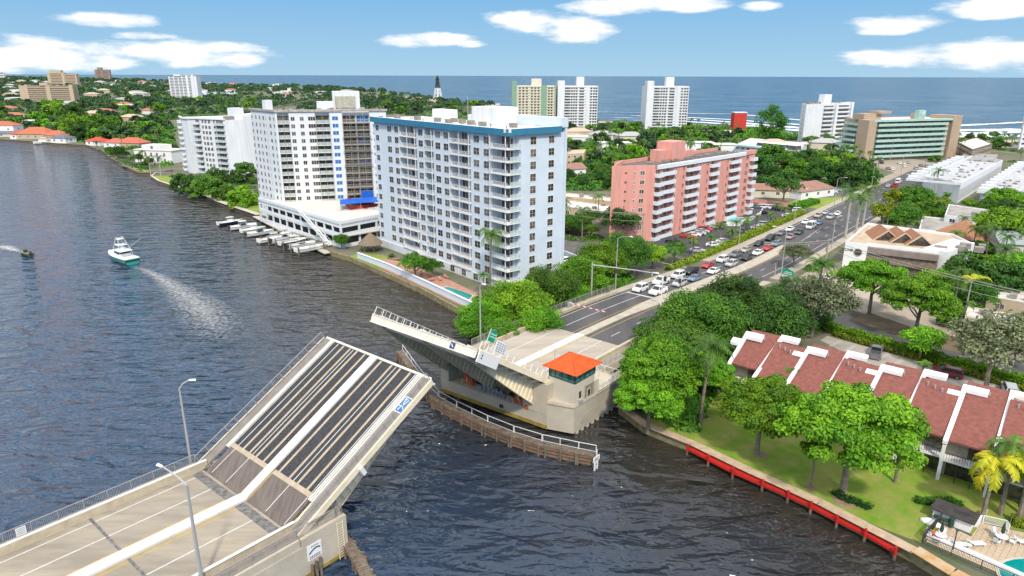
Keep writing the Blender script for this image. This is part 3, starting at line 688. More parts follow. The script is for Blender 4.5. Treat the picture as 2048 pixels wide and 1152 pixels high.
m.poly([(a, b, 9.79) for a, b, c_ in cr_[::-1]]); 
for i in range(4):
    a, b = Vector(cr_[i]), Vector(cr_[(i+1) % 4]); mid = (a+b)/2; A = Vector(ap)
    for k_ in range(21):
        t_ = (k_+.5)/21; p = a.lerp(b, t_); s_ = 1-abs(2*t_-1); q_ = p+(A-mid)*s_
        m.tube([p+Vector((0, 0, .02)), q_+Vector((0, 0, .02))], .085, 5, 0, False)
    m.tube([a+Vector((0, 0, .04)), A+Vector((0, 0, .05))], .13, 6)
m.build('roof', tile, th)
for x, z in ((x0+1.3, 6.1), (x0+3.6, 5.6)):
    wn = M(); wn.box(x-.4, y0-.06, z-.65, x+.4, y0, z+.65, 0); wn.box(x-.3, y0-.075, z-.55, x+.3, y0-.06, z+.55, 1); wn.box(x-.5, y0-.13, z-.75, x+.5, y0, z-.65, 0); wn.build('window', [hw, glass], th)
m = M(); m.box(x0+.95, y0-.35, 4.85, x0+1.75, y0-.0, 5.3); m.build('air_conditioner', mat('grey plate', ()), th)
m = M(); m.tube([(ax-1, ay+2.5, 10.2), (ax-1, ay+2.5, 12.3)], .03, 4); m.build('antenna', darkm, th)
# ---- far deck and approach rails
fa = bthing('bridge_approach', 'concrete bridge deck and rails behind the far raised leaf', 'bridge')
m = M(); m.box(77.6, -9.0, 4.0, 97, 9.0, 5.0); m.box(77.6, 9.0, 4.2, 101, 11.3, 5.1); m.box(86, -11.3, 4.2, 101, -9.0, 5.1); m.build('deck', mat('far deck concrete', (.40, .36, .30), .9, .2, .5, .15, 8, stretch=(.2, 1, 1, -BRZ)), fa)
m = M(); m.box(77.4, -.8, 5.003, 97, .8, 5.2); m.build('median', medw, fa)
m = M()
for v in (4.9, -4.5): m.box(78, v-.07, 5.003, 97, v+.07, 5.009)
for v in (8.3, -8.0): m.box(78, v-.07, 5.003, 97, v+.07, 5.009)
m.build('lane_line', linew, fa)
m = M(); m.box(78, 1.0, 5.003, 97, 1.15, 5.009); m.box(78, -1.15, 5.003, 97, -1.0, 5.009); m.build('yellow_line', yellow, fa)
m = M()
us = rng(80, 124, 4)
for s in (1, -1):
    m = M(); ub = us if s > 0 else rng(86, 112, 4)
    for a, b in zip(ub[:-1], ub[1:]):
        v0, v1 = sorted((9.0*s, 9.35*s))
        m.hexa([(a, v0, zr(a)+.1), (b, v0, zr(b)+.1), (b, v1, zr(b)+.1), (a, v1, zr(a)+.1), (a, v0, zr(a)+.75), (b, v0, zr(b)+.75), (b, v1, zr(b)+.75), (a, v1, zr(a)+.75)])
    m.build('barrier', barr, fa)
for s in (1, -1):
    m = M(); us = rng(80, 126, 11.5) if s > 0 else rng(86, 118, 8)
    for a, b in zip(us[:-1], us[1:]): picket_rail(m, (a, 11.2*s, zr(a)+.15), (b, 11.2*s, zr(b)+.15), 1.25, .22, 1.5)
    m.build('railing', rail_m, fa)
m = M()
for a, b in ((86, 101),): m.box(a, -11.38, 3.6, b, -11.3, 5.1)
for k_ in range(10): m.box(86.2+k_*1.5, -11.46, 3.6, 86.35+k_*1.5, -11.38, 5.1)
m.build('fascia', pc, fa)

# ---- timber fenders
def fender(label, pts, rail=True, gauge=None, group=None):
    t = thing('timber_fender', label, 'fender')
    w3 = [XY(u, v, 0) for u, v in pts]; m1, m2, m3 = M(), M(), M()
    for a, b in zip(w3[:-1], w3[1:]):
        d = b-a; Ln = d.length; d = d/Ln; n = Vector((-d.y, d.x, 0))     # n: left of walking direction
        z = Vector((0, 0, 1))
        for zz in (.35, .85, 1.35): m1.beam(a-d*.1+z*zz, b+d*.1+z*zz, .3, .3, 0)
        m1.beam(a-n*.9+z*1.2, b-n*.9+z*1.2, .25, .25)
        k_ = int(Ln/.32)
        for i in range(k_):
            p = a+d*(i+.5)*Ln/k_; m2.box(0, 0, 0, 0, 0, 0) if False else m2.beam(p-n*1.05+z*(1.62+rnd.uniform(-.02, .02)), p+n*.18+z*(1.62+rnd.uniform(-.02, .02)), .26, .08)
        for i in range(int(Ln/2.2)+1): p = a+d*min(Ln, i*2.2); m3.tube([p+n*.25-z*4, p+n*.22+z*1.75], .17, 7); m3.tube([p-n*1.0-z*4, p-n*.9+z*1.4], .17, 7)
    m1.build('waler', mat('reddish timber', (.25, .15, .10), .9, .5, 1.5, .5, 6, col2=(.12, .09, .07)), t); m2.build('walkway', timber, t); m3.build('pile', timber, t)
    if rail:
        m4 = M()
        for a, b in zip(w3[:-1], w3[1:]):
            d = b-a; Ln = d.length; d = d/Ln; n = Vector((-d.y, d.x, 0)); o_ = -n*1.0
            picket_rail(m4, a+o_+Vector((0, 0, 1.66)), b+o_+Vector((0, 0, 1.66)), 1.05, 9, 2.6, 0, mesh=False)
        m4.build('railing', metalw, t)
    return t
ff = fender('long curved timber fender with a walkway in front of the far pier', [(68.5, 21.9), (67.7, 19.6), (66.1, 14.5), (65.4, 9.8), (65.3, 4.8), (65.7, -2), (66.4, -6.8), (68.0, -10.5), (71.4, -17.6), (75.6, -25.9)])
g = M(); g.mx = Matrix.Translation(XY(68.3, 22.1, 0)) @ Matrix.Rotation(BRZ, 4, 'Z')
g.box(-.65, -.4, -.5, .3, -.34, 1.3, 0); g.box(-.9, -.42, 1.3, .6, -.34, 2.0, 0); g.beam((-.1, -.37, 2.0), (-.1, -.37, 3.0), .12, .12, 0)
for k_ in range(3): g.box(-.6, -.435, 1.45+.17*k_, .3, -.425, 1.51+.17*k_, 1)
def text(parent, s, size, mx, m, name='lettering', ext=.01):
    cu = bpy.data.curves.new('txt', 'FONT'); cu.body = s; cu.size = size; cu.extrude = ext; cu.align_x = 'CENTER'; cu.align_y = 'CENTER'
    to = bpy.data.objects.new('txt', cu); C.objects.link(to)
    dg = bpy.context.evaluated_depsgraph_get(); me = bpy.data.meshes.new_from_object(to.evaluated_get(dg))
    bpy.data.objects.remove(to); me.name = name; me.materials.clear(); me.materials.append(m)
    me.transform(mx)
    o = bpy.data.objects.new(name, me); C.objects.link(o); o.parent = parent; return o
gb = g.build('gauge_board', [white, mat('black print', ())], ff)
text(ff, '6', .62, g.mx @ Matrix.Translation((-.17, -.42, .85)) @ Matrix.Rotation(math.pi/2, 4, 'X'), mat('black print', ()), 'gauge_digit')
text(ff, '5', .62, g.mx @ Matrix.Translation((-.17, -.42, .2)) @ Matrix.Rotation(math.pi/2, 4, 'X'), mat('black print', ()), 'gauge_digit')
fender('short curved timber fender at the foot of the near pier', [(37.9, 4.5), (37.5, 7.7), (36.8, 11.7), (36.0, 14.6), (34.8, 17.5), (32.5, 21)], False)
m = M(); m.mx = Matrix.Rotation(0, 4, 'Z')
# ================================================================ BUILDINGS
def win_mesh(w, hgt, mats, style='grid', key={}):
    """window: origin at the middle of its foot on the wall, local -y points out of the wall"""
    kk = (round(w, 2), round(hgt, 2), tuple(x.name for x in mats), style)
    if kk in key: return key[kk]
    m = M(); f = .09; o = -.05
    if style != 'bare':
        m.box(-w/2-f, o, -f, w/2+f, 0, 0, 0); m.box(-w/2-f, o, hgt, w/2+f, 0, hgt+f, 0); m.box(-w/2-f, o, 0, -w/2, 0, hgt, 0); m.box(w/2, o, 0, w/2+f, 0, hgt, 0)
    m.box(-w/2, -.02, 0, w/2, 0, hgt, 1)
    if style == 'grid': m.box(-.02, o+.02, .001, .02, -.021, hgt-.001, 0); m.box(-w/2, o+.022, hgt*.5-.015, -.021, -.021, hgt*.5+.015, 0); m.box(.021, o+.022, hgt*.5-.015, w/2, -.021, hgt*.5+.015, 0)
    elif style == 'slide': m.box(-.035, o+.01, .001, .035, -.021, hgt-.001, 0)
    elif style == 'triple':
        for x in (-w/6, w/6): m.box(x-.04, o+.01, .001, x+.04, -.021, hgt-.001, 0)
    me = m; key[kk] = me; return me
def balc_mesh(w, d, mats, style='bars', slab=.2, rail=1.05, key={}):
    kk = (round(w, 2), round(d, 2), tuple(x.name for x in mats), style, slab)
    if kk in key: return key[kk]
    m = M(); m.box(-w/2, -d, -slab, w/2, -.002, 0, 0)
    if style == 'solid':
        m.box(-w/2, -d, 0, w/2, -d+.12, rail, 1); m.box(-w/2, -d+.121, 0, -w/2+.12, -.01, rail, 1); m.box(w/2-.12, -d+.121, 0, w/2, -.01, rail, 1)
    else:
        m.box(-w/2, -d+.0, rail-.07, w/2, -d+.08, rail, 1)
        for x in (-w/2, w/2-.08): m.box(x, -d+.08, rail-.07, x+.08, -.01, rail, 1)
        n = max(2, int(w/1.1))
        for i in range(n+1): x = -w/2+.04+(w-.08)*i/n; m.box(x-.04, -d+.005, 0, x+.04, -d+.075, rail-.071, 1)
        if style == 'panel': m.box(-w/2+.05, -d+.03, .1, w/2-.05, -d+.05, rail-.09, 2)
        else:
            k_ = int(w/.25)
            for i in range(k_): x = -w/2+(i+.5)*w/k_; m.box(x-.018, -d+.03, .02, x+.018, -d+.055, rail-.071, 1)
        if style == 'panel':
            m.box(-w/2+.03, -d+.1, .1, -w/2+.05, -.02, rail-.09, 2); m.box(w/2-.05, -d+.1, .1, w/2-.03, -.02, rail-.09, 2)
    key[kk] = m; return m
MESHES = {}; FOOT = []
class Bld:
    def __init__(s, name, label, cat, base, group=None):
        s.base = Vector((base[0], base[1], 0)); s.t = thing(name, label, cat, s.base, 0, group); s.items = {}
    def loc(s, pts): return [(p[0]-s.base.x, p[1]-s.base.y) for p in pts]
    def prism(s, name, pts, z0, z1, m, mt=None, parent=None):
        FOOT.append([(p[0], p[1]) for p in pts])
        q = M(); q.prism(s.loc(pts), z0, z1, 0, 1 if mt else 0); return q.build(name, [m, mt] if mt else m, parent or s.t)
    def part(s, name, q, mats, parent=None):
        if name in ('lift_house', 'roof_unit', 'stair_head', 'fin', 'end_wing', 'balcony_post', 'scaffold_post'): return build_split(q, name, mats, parent or s.t)
        return q.build(name, mats, parent or s.t)
    def face(s, a, b):
        return Face(s, Vector((a[0], a[1], 0)), Vector((b[0], b[1], 0)))
    def put(s, kind, mesh, mats, mx, big=1.0):
        s.items.setdefault(kind, []).append((mesh, mats, mx, big))
    def emit(s, maxn=100):
        for kind, lst in s.items.items():
            lst.sort(key=lambda it: ((s.base+it[2].translation)-CAMP).length/it[3])
            for mesh, mats, mx, _ in lst[:maxn]:
                k_ = (id(mesh), tuple(x.name for x in mats))
                if k_ not in MESHES:
                    me = bpy.data.meshes.new(kind); me.from_pydata(mesh.v, [], mesh.f)
                    for x in mats: me.materials.append(x)
                    me.polygons.foreach_set('material_index', mesh.m); MESHES[k_] = me
                o = bpy.data.objects.new(kind, MESHES[k_]); C.objects.link(o); o.parent = s.t; o.matrix_local = mx
            if len(lst) > maxn:
                q = M(); am = []
                for mesh, mats, mx, _ in lst[maxn:]:
                    off = []
                    for x in mats:
                        if x not in am: am.append(x)
                    n = len(q.v); q.v += [tuple(mx @ Vector(p)) for p in mesh.v]; q.f += [tuple(i+n for i in f) for f in mesh.f]; q.m += [am.index(mats[x]) for x in mesh.m]
                tag(q.build(kind, am, s.t), kind='stuff')
        return s.t
class Face:
    """a wall from a to b (outside on the right-hand side when walking a->b)"""
    def __init__(s, b, p, q):
        s.b = b; s.p = p; s.d = (q-p).normalized(); s.L = (q-p).length; s.n = Vector((s.d.y, -s.d.x, 0)); s.rz = math.atan2(s.d.y, s.d.x)
    def mx(s, t, z, out=0): 
        w = s.p-s.b.base+s.d*t+s.n*out; return Matrix.Translation((w.x, w.y, z)) @ Matrix.Rotation(s.rz, 4, 'Z')
    def win(s, t, z, w, hgt, mats, style='grid', out=.002, kind='window'): s.b.put(kind, win_mesh(w, hgt, mats, style), mats, s.mx(t, z, out), w*hgt/2)
    def balc(s, t, z, w, d, mats, style='bars', out=.002, slab=.2): s.b.put('balcony', balc_mesh(w, d, mats, style, slab), mats, s.mx(t, z, out))
    def box(s, q, t0, t1, o0, o1, z0, z1, mi=0):
        a = s.p-s.b.base
        pts = [a+s.d*t0+s.n*o1, a+s.d*t1+s.n*o1, a+s.d*t1+s.n*o0, a+s.d*t0+s.n*o0]
        q.hexa([(p.x, p.y, z0) for p in pts]+[(p.x, p.y, z1) for p in pts], mi)
    def pt(s, t, o=0): v = s.p+s.d*t+s.n*o; return (v.x, v.y)
wf = mat('white window frame', (.72, .72, .72), .5)
bf = mat('bronze window frame', (.06, .045, .035), .5)
sq = Vector((0, 0, 0))
def V2(x, y): return Vector((x, y, 0))
# ---------------- pale blue tower
A, Bc, Cc = V2(-39.5, 199.7), V2(-1.05, 153.6), V2(12.25, 165.2)
D = A+(Cc-Bc)
bt = Bld('apartment_tower', 'tall pale blue tower with a blue roof band and a pool at its foot', 'apartment tower', Bc)
d = (Bc-A).normalized(); n = Vector((d.y, -d.x, 0)); L1 = (Bc-A).length
FA = Face(bt, A, Bc)
assert (CAMP-Bc).dot(FA.n) > 0 or True
FH = 2.8; Z0 = 3.75; NF = 12
rec = 2.6; bays = [(14.2, 22.3), (26.6, 30.2), (37.8, 46.1)]
foot = [FA.pt(0)]
for a, b in bays: foot += [FA.pt(a), FA.pt(a, -rec), FA.pt(b, -rec), FA.pt(b)]
foot += [FA.pt(54.2), FA.pt(54.2, -rec), FA.pt(L1-.0, -rec)]
FB = Face(bt, Bc, Cc)
foot = [FA.pt(0)]
for a, b in bays: foot += [FA.pt(a), FA.pt(a, -rec), FA.pt(b, -rec), FA.pt(b)]
foot += [FA.pt(54.2), FA.pt(54.2, -rec), FA.pt(L1-1.2, -rec), tuple((Bc+FB.d*3.4-FA.d*1.2)[:2]), FB.pt(3.4), tuple(Cc[:2]), tuple(D[:2])]
ztop = 37.3
bt.prism('wall', foot, ZL+1.2, ztop, blueW, roofw)
q = M(); q.prism(bt.loc([FA.pt(-.3, .4), FA.pt(L1+.3, .4), FB.pt(FB.L-1.5, .4), (D+FB.d*-1.5)[:2]]), 37.303, 38.35)
bt.part('roof_slab', q, roofw)
rb = M()
P0 = [FA.pt(-.6, .9), FA.pt(L1+.6, .9), FB.pt(FB.L-1.5, .9)]
fa_ = Face(bt, Vector((*FA.pt(-.6, .9), 0)), Vector((*FA.pt(L1+.9, .9), 0))); fb_ = Face(bt, Vector((*FA.pt(L1+.9, .9), 0)), Vector((*FB.pt(FB.L-1.6, .9), 0)))
bandm = mat('blue roof band', (.035, .20, .34), .6, .12, .5)
fa_.box(rb, 0, fa_.L, -.4, 0, 37.35, 38.75); fb_.box(rb, 0, fb_.L, -.4, 0, 37.35, 38.75)
bt.part('roof_band', rb, bandm)
q = M(); fa_.box(q, 0, fa_.L, -1.2, -.4, 38.0, 38.8, 0); fb_.box(q, 0, fb_.L, -1.2, -.4, 38.0, 38.8, 0); bt.part('parapet', q, white)
q = M(); FB.box(q, FB.L-1.4, FB.L+.8, -16, .5, 38.4, 40.6); FB.box(q, FB.L-1.4, FB.L+.8, -18, -16, 38.4, 39.8); FB.box(q, FB.L-.01, FB.L+.6, -14, .4, ZL, 38.4); bt.part('end_wall', q, blueW)
q = M(); FA.box(q, 34, 44, -16.5, -9.5, 38.4, 42.5); FA.box(q, 31.5, 34, -15, -10, 38.4, 40.4); FA.box(q, 12, 20, -15, -12, 38.4, 41.0); bt.part('lift_house', q, whited)
q = M()
for t_, o_ in ((6, -3), (15, -4), (24, -4.5), (31, -3.2), (33, -6), (44, -4), (52, -7), (38, -5), (28, -7)): FA.box(q, t_, t_+1.6, o_-1.3, o_, 38.36, 39.4)
for t_ in range(14): a = FA.pt(4+t_*3.9, -2.5-(t_ % 3)*1.5); q.tube([(a[0]-bt.base.x, a[1]-bt.base.y, 38.36), (a[0]-bt.base.x, a[1]-bt.base.y, 39.1)], .15, 6)
bt.part('roof_unit', q, mat('rooftop unit', (.30, .28, .25), .7, .4, 2))
q = M(); a = FA.pt(33, -9); q.tube([(a[0]-bt.base.x, a[1]-bt.base.y, 38.4), (a[0]-bt.base.x, a[1]-bt.base.y, 45)], .06, 5); bt.part('antenna', q, metalg)
wm = [wf, glass]; wmb = [whited, glass]
for f in range(NF):
    z = Z0+f*FH-.1
    for t_ in (8.5, 12.4, 32.4, 36.1, 48.5, 52.4): FA.win(t_, z+.6, 2.2, 1.6, [whited if f else wf, glass], 'grid')
    FA.win(24.4, z+.6, 2.1, 1.6, wmb, 'grid'); FA.win(1.8, z+.6, 1.7, 1.5, wmb, 'grid')
    FB.win(7.7, z+.55, 1.75, 1.7, wm); FB.win(13.5, z+.55, 1.75, 1.6, wm); FB.win(2.4, z+.5, 1.2, 1.6, wm, 'grid', -1.19)
    for a, b in bays:
        FA.win((a+b)/2-(b-a)*.2, z+.1, (b-a)*.28, 2.15, [wf, glass], 'slide', -rec+.002, 'balcony_door'); 
        if b-a > 5: FA.win((a+b)/2+(b-a)*.28, z+.1, (b-a)*.24, 2.15, [wf, glass], 'slide', -rec+.002, 'balcony_door')
        FA.balc((a+b)/2, z, b-a-.02, rec+.55, [white, metalw, panel], 'panel' if b-a < 5 else 'bars', out=-rec+.002+.01)
    FA.win(56.2, z+.1, 2.6, 2.1, [bf, glass], 'triple', -rec+.002, 'balcony_door')
    if f < 13:
        # corner balcony that wraps round
        zc = z if f else z
        pass
q_all = []
for f in range(NF):
    z = Z0+f*FH-.1
    q = M(); FA.box(q, 54.3, L1+.9, -rec+.01, .9, z-.2, z, 0); FB.box(q, -.0, 3.4, -1.19, .9, z-.199, z-.001, 0)
    FA.box(q, 54.3, L1+.9, .82, .9, z+.98, z+1.05, 1); FB.box(q, .9-.9, 3.4, .82, .9, z+.98, z+1.049, 1)
    for i in range(6): FA.box(q, 54.35+i*1.3, 54.43+i*1.3, .83, .89, z, z+.98, 1)
    for i in range(4): FB.box(q, .1+i*1.05, .18+i*1.05, .83, .89, z, z+.98, 1)
    for i in range(24): FA.box(q, 54.5+i*.27, 54.535+i*.27, .84, .87, z, z+.98, 1)
    FB.box(q, .0, 3.35, .85, .87, z+.08, z+.95, 2); 
    o = bt.part('balcony', q, [white, metalw, panel])
q = M()
for t_ in (54.2, L1-.1): FA.box(q, t_, t_+.15, .55, .75, ZL, 37.3)
for t_ in (14.2, 18.3, 22.2, 26.6, 30.1, 37.8, 41.9, 46.0): FA.box(q, t_, t_+.14, .45, .6, Z0+2.2, 37.3)
bt.part('balcony_post', q, metalw)
FC = Face(bt, D, A)
for f in range(1, NF): FC.balc(FC.L-3, Z0+f*FH-.1, 5.0, 1.5, [white, metalw, panel], 'bars')
q = M(); FA.box(q, 0, L1, .002, .3, ZL, Z0-.5); bt.part('plinth', q, mat('plinth', (.6, .62, .66), .8, .1, .4))
bt.prism('base', foot, ZL, ZL+1.203, mat('plinth', ()))
for i in range(5): FA.win(33+i*5, 1.5, 1.9, 1.6, wm, 'grid', .302)
bt.emit()
# outside stair beside the blue tower
st = thing('outdoor_stair', 'metal stair running down the blue tower to the salmon patio', 'stair', XY(0, 0, 0))
st.location = Vector((*FA.pt(24, .6), 0)); q = M()
for i in range(12): 
    p = FA.d*(i*.55); q.mx = Matrix.Translation(p) @ Matrix.Rotation(FA.rz, 4, 'Z'); q.box(0, -1.3, 4.2-.24*i, .5, 0, 4.27-.24*i)
q.mx = Matrix.Rotation(FA.rz, 4, 'Z'); 
for y in (-1.35, -.02): q.beam((0, y, 5.2), (6.6, y, 2.3), .06); q.beam((0, y, 4.2), (6.6, y, 1.3), .08, .2)
q.build('flight', metalw, st)

# ---------------- white tower under repair, with its two-storey garage and pool deck
A, Bc, Cc = V2(-91.6, 246.1), V2(-78.3, 231.9), V2(-43.5, 241.7)
s2 = Bld('apartment_tower', 'tall white tower under repair with scaffolding on its wide balconies', 'apartment tower', Bc)
wt = mat('white render', (.68, .72, .75), .8, .08, .3)
FA = Face(s2, A, Bc); FB = Face(s2, Bc, Cc)
D = A+(Cc-Bc)*.9
s2.prism('wall', [tuple(A[:2]), tuple(Bc[:2]), FB.pt(.5), FB.pt(.5, -1.2), FB.pt(4.2, -1.2), FB.pt(4.2), FB.pt(12.6), FB.pt(12.6, -1.3), FB.pt(17.3, -1.3), FB.pt(17.3), FB.pt(21.4), FB.pt(21.4, -1.8), FB.pt(30.5, -1.8), FB.pt(30.5), tuple(Cc[:2]), (Cc+FB.n*-16)[:2], tuple(D[:2])], ZL, 38.2, wt, roofg)
q = M(); FA.box(q, -.5, FA.L+.3, -.8, .4, 38.203, 38.9); FB.box(q, -.3, FB.L+.5, -.8, .4, 38.204, 38.901)
s2.part('parapet', q, mat('weathered parapet', (.45, .42, .38), .9, .4, 1.0))
q = M(); FB.box(q, 19, 28, -14, -6, 38.21, 44.6, 0); FB.box(q, 13.5, 19, -13, -8, 38.21, 41.2, 0); FB.box(q, 19.8, 26.5, -5.95, -5.6, 39.2, 43.0, 1); FA.box(q, 8, 10.5, -3.5, -1, 38.21, 41.8, 0)
for t_ in range(3): FB.box(q, 19.6+t_*2.6, 19.8+t_*2.6, -5.6, -5.4, 38.4, 43.5, 1)
s2.part('lift_house', q, [wt, mat('rooftop pipes', (.48, .46, .38), .7, .3, 1)])
q = M()
for i in range(26): t_ = rnd.uniform(1, 34); o_ = rnd.uniform(-10, -1.5); FB.box(q, t_, t_+rnd.uniform(.5, 1.6), o_-.8, o_, 38.22, 38.22+rnd.uniform(.4, 1.3), i % 2)
for k_ in (12.5, 14.0): 
    a = Vector((*FB.pt(k_, -7), 0))-s2.base; b = Vector((*FA.pt(6, -2), 0))-s2.base; q.beam((a.x, a.y, 42), (b.x, b.y, 38.6), .12, .12, 0)
s2.part('roof_unit', q, [mat('rooftop unit', ()), metalg])
NF = 15; FH = 2.42; Z0 = 8.3-2.42
fr = [wf, glass]; NF2 = 13
for f in range(14):
    z = 37.0-FH*(f)-1.6
    if z < 3: break
    for t_, w_ in ((1.0, 1.1), (4.2, 1.2), (7.1, 1.1), (10.1, 1.2), (12.2, .5), (15.3, 1.3), (18.2, .9)): FA.win(t_, z, w_, 1.25, fr, 'slide')
    if z < 7.5: continue
    for t_, w_ in ((5.4, 1.2), (8.3, 1.2), (11.5, 2.3)): FB.win(t_, z, w_, 1.25, fr, 'slide' if w_ < 2 else 'triple')
    FB.win(19.1, z, 1.9, 1.25, [wf, glassb], 'slide'); FB.win(31.9, z, .8, 1.0, [wf, glassb], 'slide'); FB.win(34.3, z, 1.4, 1.25, [wf, glassb if f % 2 else glass], 'slide')
    FB.win(2.35, z-.8, 3.4, 2.2, [bf, glass], 'triple', -1.2+.003, 'balcony_door'); FB.win(14.9, z-.8, 4.2, 2.2, [bf, glass], 'triple', -1.3+.003, 'balcony_door')
    FB.win(23.7, z-.8, 4.0, 2.2, [wf, glass], 'triple', -1.8+.003, 'balcony_door'); FB.win(28.3, z-.8, 4.0, 2.2, [wf, glassb if f in (0, 3, 6, 10, 12) else glass], 'triple', -1.8+.003, 'balcony_door')
    FB.balc(2.35, z-.9, 3.66, 1.35, [wf, metalw, panel], 'panel', -1.2+.004); FB.balc(14.95, z-.9, 4.66, 1.8, [wf, metalw, panel], 'panel', -1.3+.004)
    FB.balc(25.95, z-.9, 9.06, 2.6, [mat('bare slab concrete', (.42, .39, .34), .9, .3, 1), mat('scaffold steel', (.40, .36, .30), .6)], 'bars', -1.8+.004)
scm = mat('scaffold steel', ())
q = M()
for t_ in (21.5, 23.7, 26, 28.2, 30.3): FB.box(q, t_, t_+.1, .85, .95, 8.6, 38.0)
for t_ in (.5, 2.35, 4.15, 12.7, 14.9, 17.2): FB.box(q, t_, t_+.1, .15 if t_ < 5 else .5, .25 if t_ < 5 else .6, 8.6, 37.5)
for z in rng(9, 37, 2.42): FB.box(q, 21.4, 30.5, .96, 1.02, z+.9, z+.97); FB.box(q, 21.0, 30.8, .8, 1.4, z-.06, z) if int(z) % 5 == 0 else None
s2.part('scaffolding', q, scm)
q = M(); FB.box(q, 26.2, 30.2, 1.0, 1.05, 8.5, 11.2); s2.part('blue_sheeting', q, mat('blue tarpaulin', (.01, .12, .62), .6, .2, 1.5))
s2.emit()
# garage podium
g1, g2, g3 = V2(-88.4, 236.0), V2(-50.2, 195.6), V2(-37.5, 210.5)
gp = Bld('parking_garage', 'two-storey white garage with long openings below the repaired tower', 'garage', g2)
G1, G2 = Face(gp, g1, g2), Face(gp, g2, g3)
zt = 8.4; g4 = g3+(g1-g2)*.62
whp = mat('white render', ())
gp.prism('deck', [tuple(g1[:2]), tuple(g2[:2]), tuple(g3[:2]), tuple(g4[:2]), (-72, 236)], zt-.6, zt, whp, mat('white pool deck', (.66, .62, .56), .8, .2, .3))
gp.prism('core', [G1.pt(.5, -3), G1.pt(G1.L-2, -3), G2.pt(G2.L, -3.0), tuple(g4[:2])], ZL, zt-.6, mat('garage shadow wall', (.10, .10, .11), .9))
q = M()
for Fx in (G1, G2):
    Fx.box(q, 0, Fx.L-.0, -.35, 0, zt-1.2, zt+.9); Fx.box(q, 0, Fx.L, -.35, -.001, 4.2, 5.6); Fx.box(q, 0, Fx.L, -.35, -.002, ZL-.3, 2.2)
    k_ = int(Fx.L/5)
    for i in range(k_+1): t_ = min(Fx.L-.5, i*Fx.L/k_); Fx.box(q, t_, t_+.6, -.36, .02, ZL-.5, zt-1.2)
gp.part('facade', q, whp)
q = M(); G1.box(q, 0, G1.L, -14, 0, 4.4, 4.6); gp.part('floor_slab', q, concl)
q = M(); G2.box(q, 1, G2.L, -2.2, -.6, zt+.005, zt+.5); gp.part('planter', q, mat('terracotta planter', (.42, .13, .07), .9, .2, 1))
for i in range(12): pass
gp.emit()
q = M(); G1.box(q, 30, 31.6, 0.3, 1.7, ZL, ZL+.1)
st2 = thing('outdoor_stair', 'white slanting stair on the river side of the white garage', 'stair', g2)
q = M()
a = Vector((*G1.pt(32, .5), 0))-g2; b = Vector((*G1.pt(52, 1.2), 0))-g2
for o_ in (0, 1.0): q.beam((a.x+G1.n.x*o_, a.y+G1.n.y*o_, 9.6), (b.x+G1.n.x*o_, b.y+G1.n.y*o_, 1.8), .12, .5); q.beam((a.x+G1.n.x*o_, a.y+G1.n.y*o_, 10.7), (b.x+G1.n.x*o_, b.y+G1.n.y*o_, 2.9), .07, .07)
for i in range(26): p = a.lerp(b, (i+.5)/26); zz = 9.5+(1.7-9.5)*(i+.5)/26; q.mx = Matrix.Translation((p.x, p.y, zz)) @ Matrix.Rotation(G1.rz, 4, 'Z'); q.box(-.3, -1.0, 0, .3, 0, .06)
q.mx = None; q.build('flight', white, st2)
# things on the pool deck
def pd(x, y, z=zt+.01): return P(x, y, z)
t = thing('construction_fence', 'red hoarding and barriers on the white pool deck under the blue tarpaulin', 'fence', pd(720, 418)); q = M(); o_ = pd(720, 418)
for a, b in (((690, 408), (765, 414)), ((690, 408), (700, 400)), ((700, 420), (772, 411)), ((690, 409), (702, 420))):
    a, b = pd(*a)-o_, pd(*b)-o_; q.beam(a+Vector((0, 0, .5)), b+Vector((0, 0, .5)), .08, 1.0); 
    for i in range(7): p = a.lerp(b, i/6); q.beam(p, p+Vector((0, 0, 1.6)), .1)
q.build('hoarding', mat('red hoarding', (.55, .06, .04), .7, .3, 1.5), t)
t = thing('tarpaulin_canopy', 'bright blue tarpaulin canopy over the works on the pool deck', 'tarpaulin', pd(722, 405)); q = M(); o_ = pd(722, 405)
pts = []; 
for i in range(9):
    for j in range(4):
        a = pd(680+i*10.3, 404-i*.75+(j-1.5)*3.4, zt+2.2+.25*math.sin(i*2.1+j)); pts.append(a-o_)
q.add(pts, [(i*4+j, i*4+j+4, i*4+j+5, i*4+j+1) for i in range(8) for j in range(3)]); q.add([p-Vector((0, 0, .05)) for p in pts], [(i*4+j, i*4+j+1, i*4+j+5, i*4+j+4) for i in range(8) for j in range(3)])
q.build('sheet', mat('blue tarpaulin', ()), t)
q = M()
for i in (0, 16, 32, 3, 19, 35): p = pts[i]; q.beam((p.x, p.y, 0), (p.x, p.y, p.z-.06), .1)
q.build('pole', scm, t)
q = M()
c0 = pd(770, 420, zt+.02)
q.poly([pd(758, 419, zt+.03), pd(775, 425, zt+.03), pd(790, 422, zt+.03), pd(775, 415, zt+.03)]); poolm = mat('pool water turquoise', (.03, .42, .48), .05, .15, 1.0, .15, 2, spec=.6)
tag(q.build('swimming_pool', poolm), 'small pale turquoise pool on the garage roof beside the blue tower', 'pool')

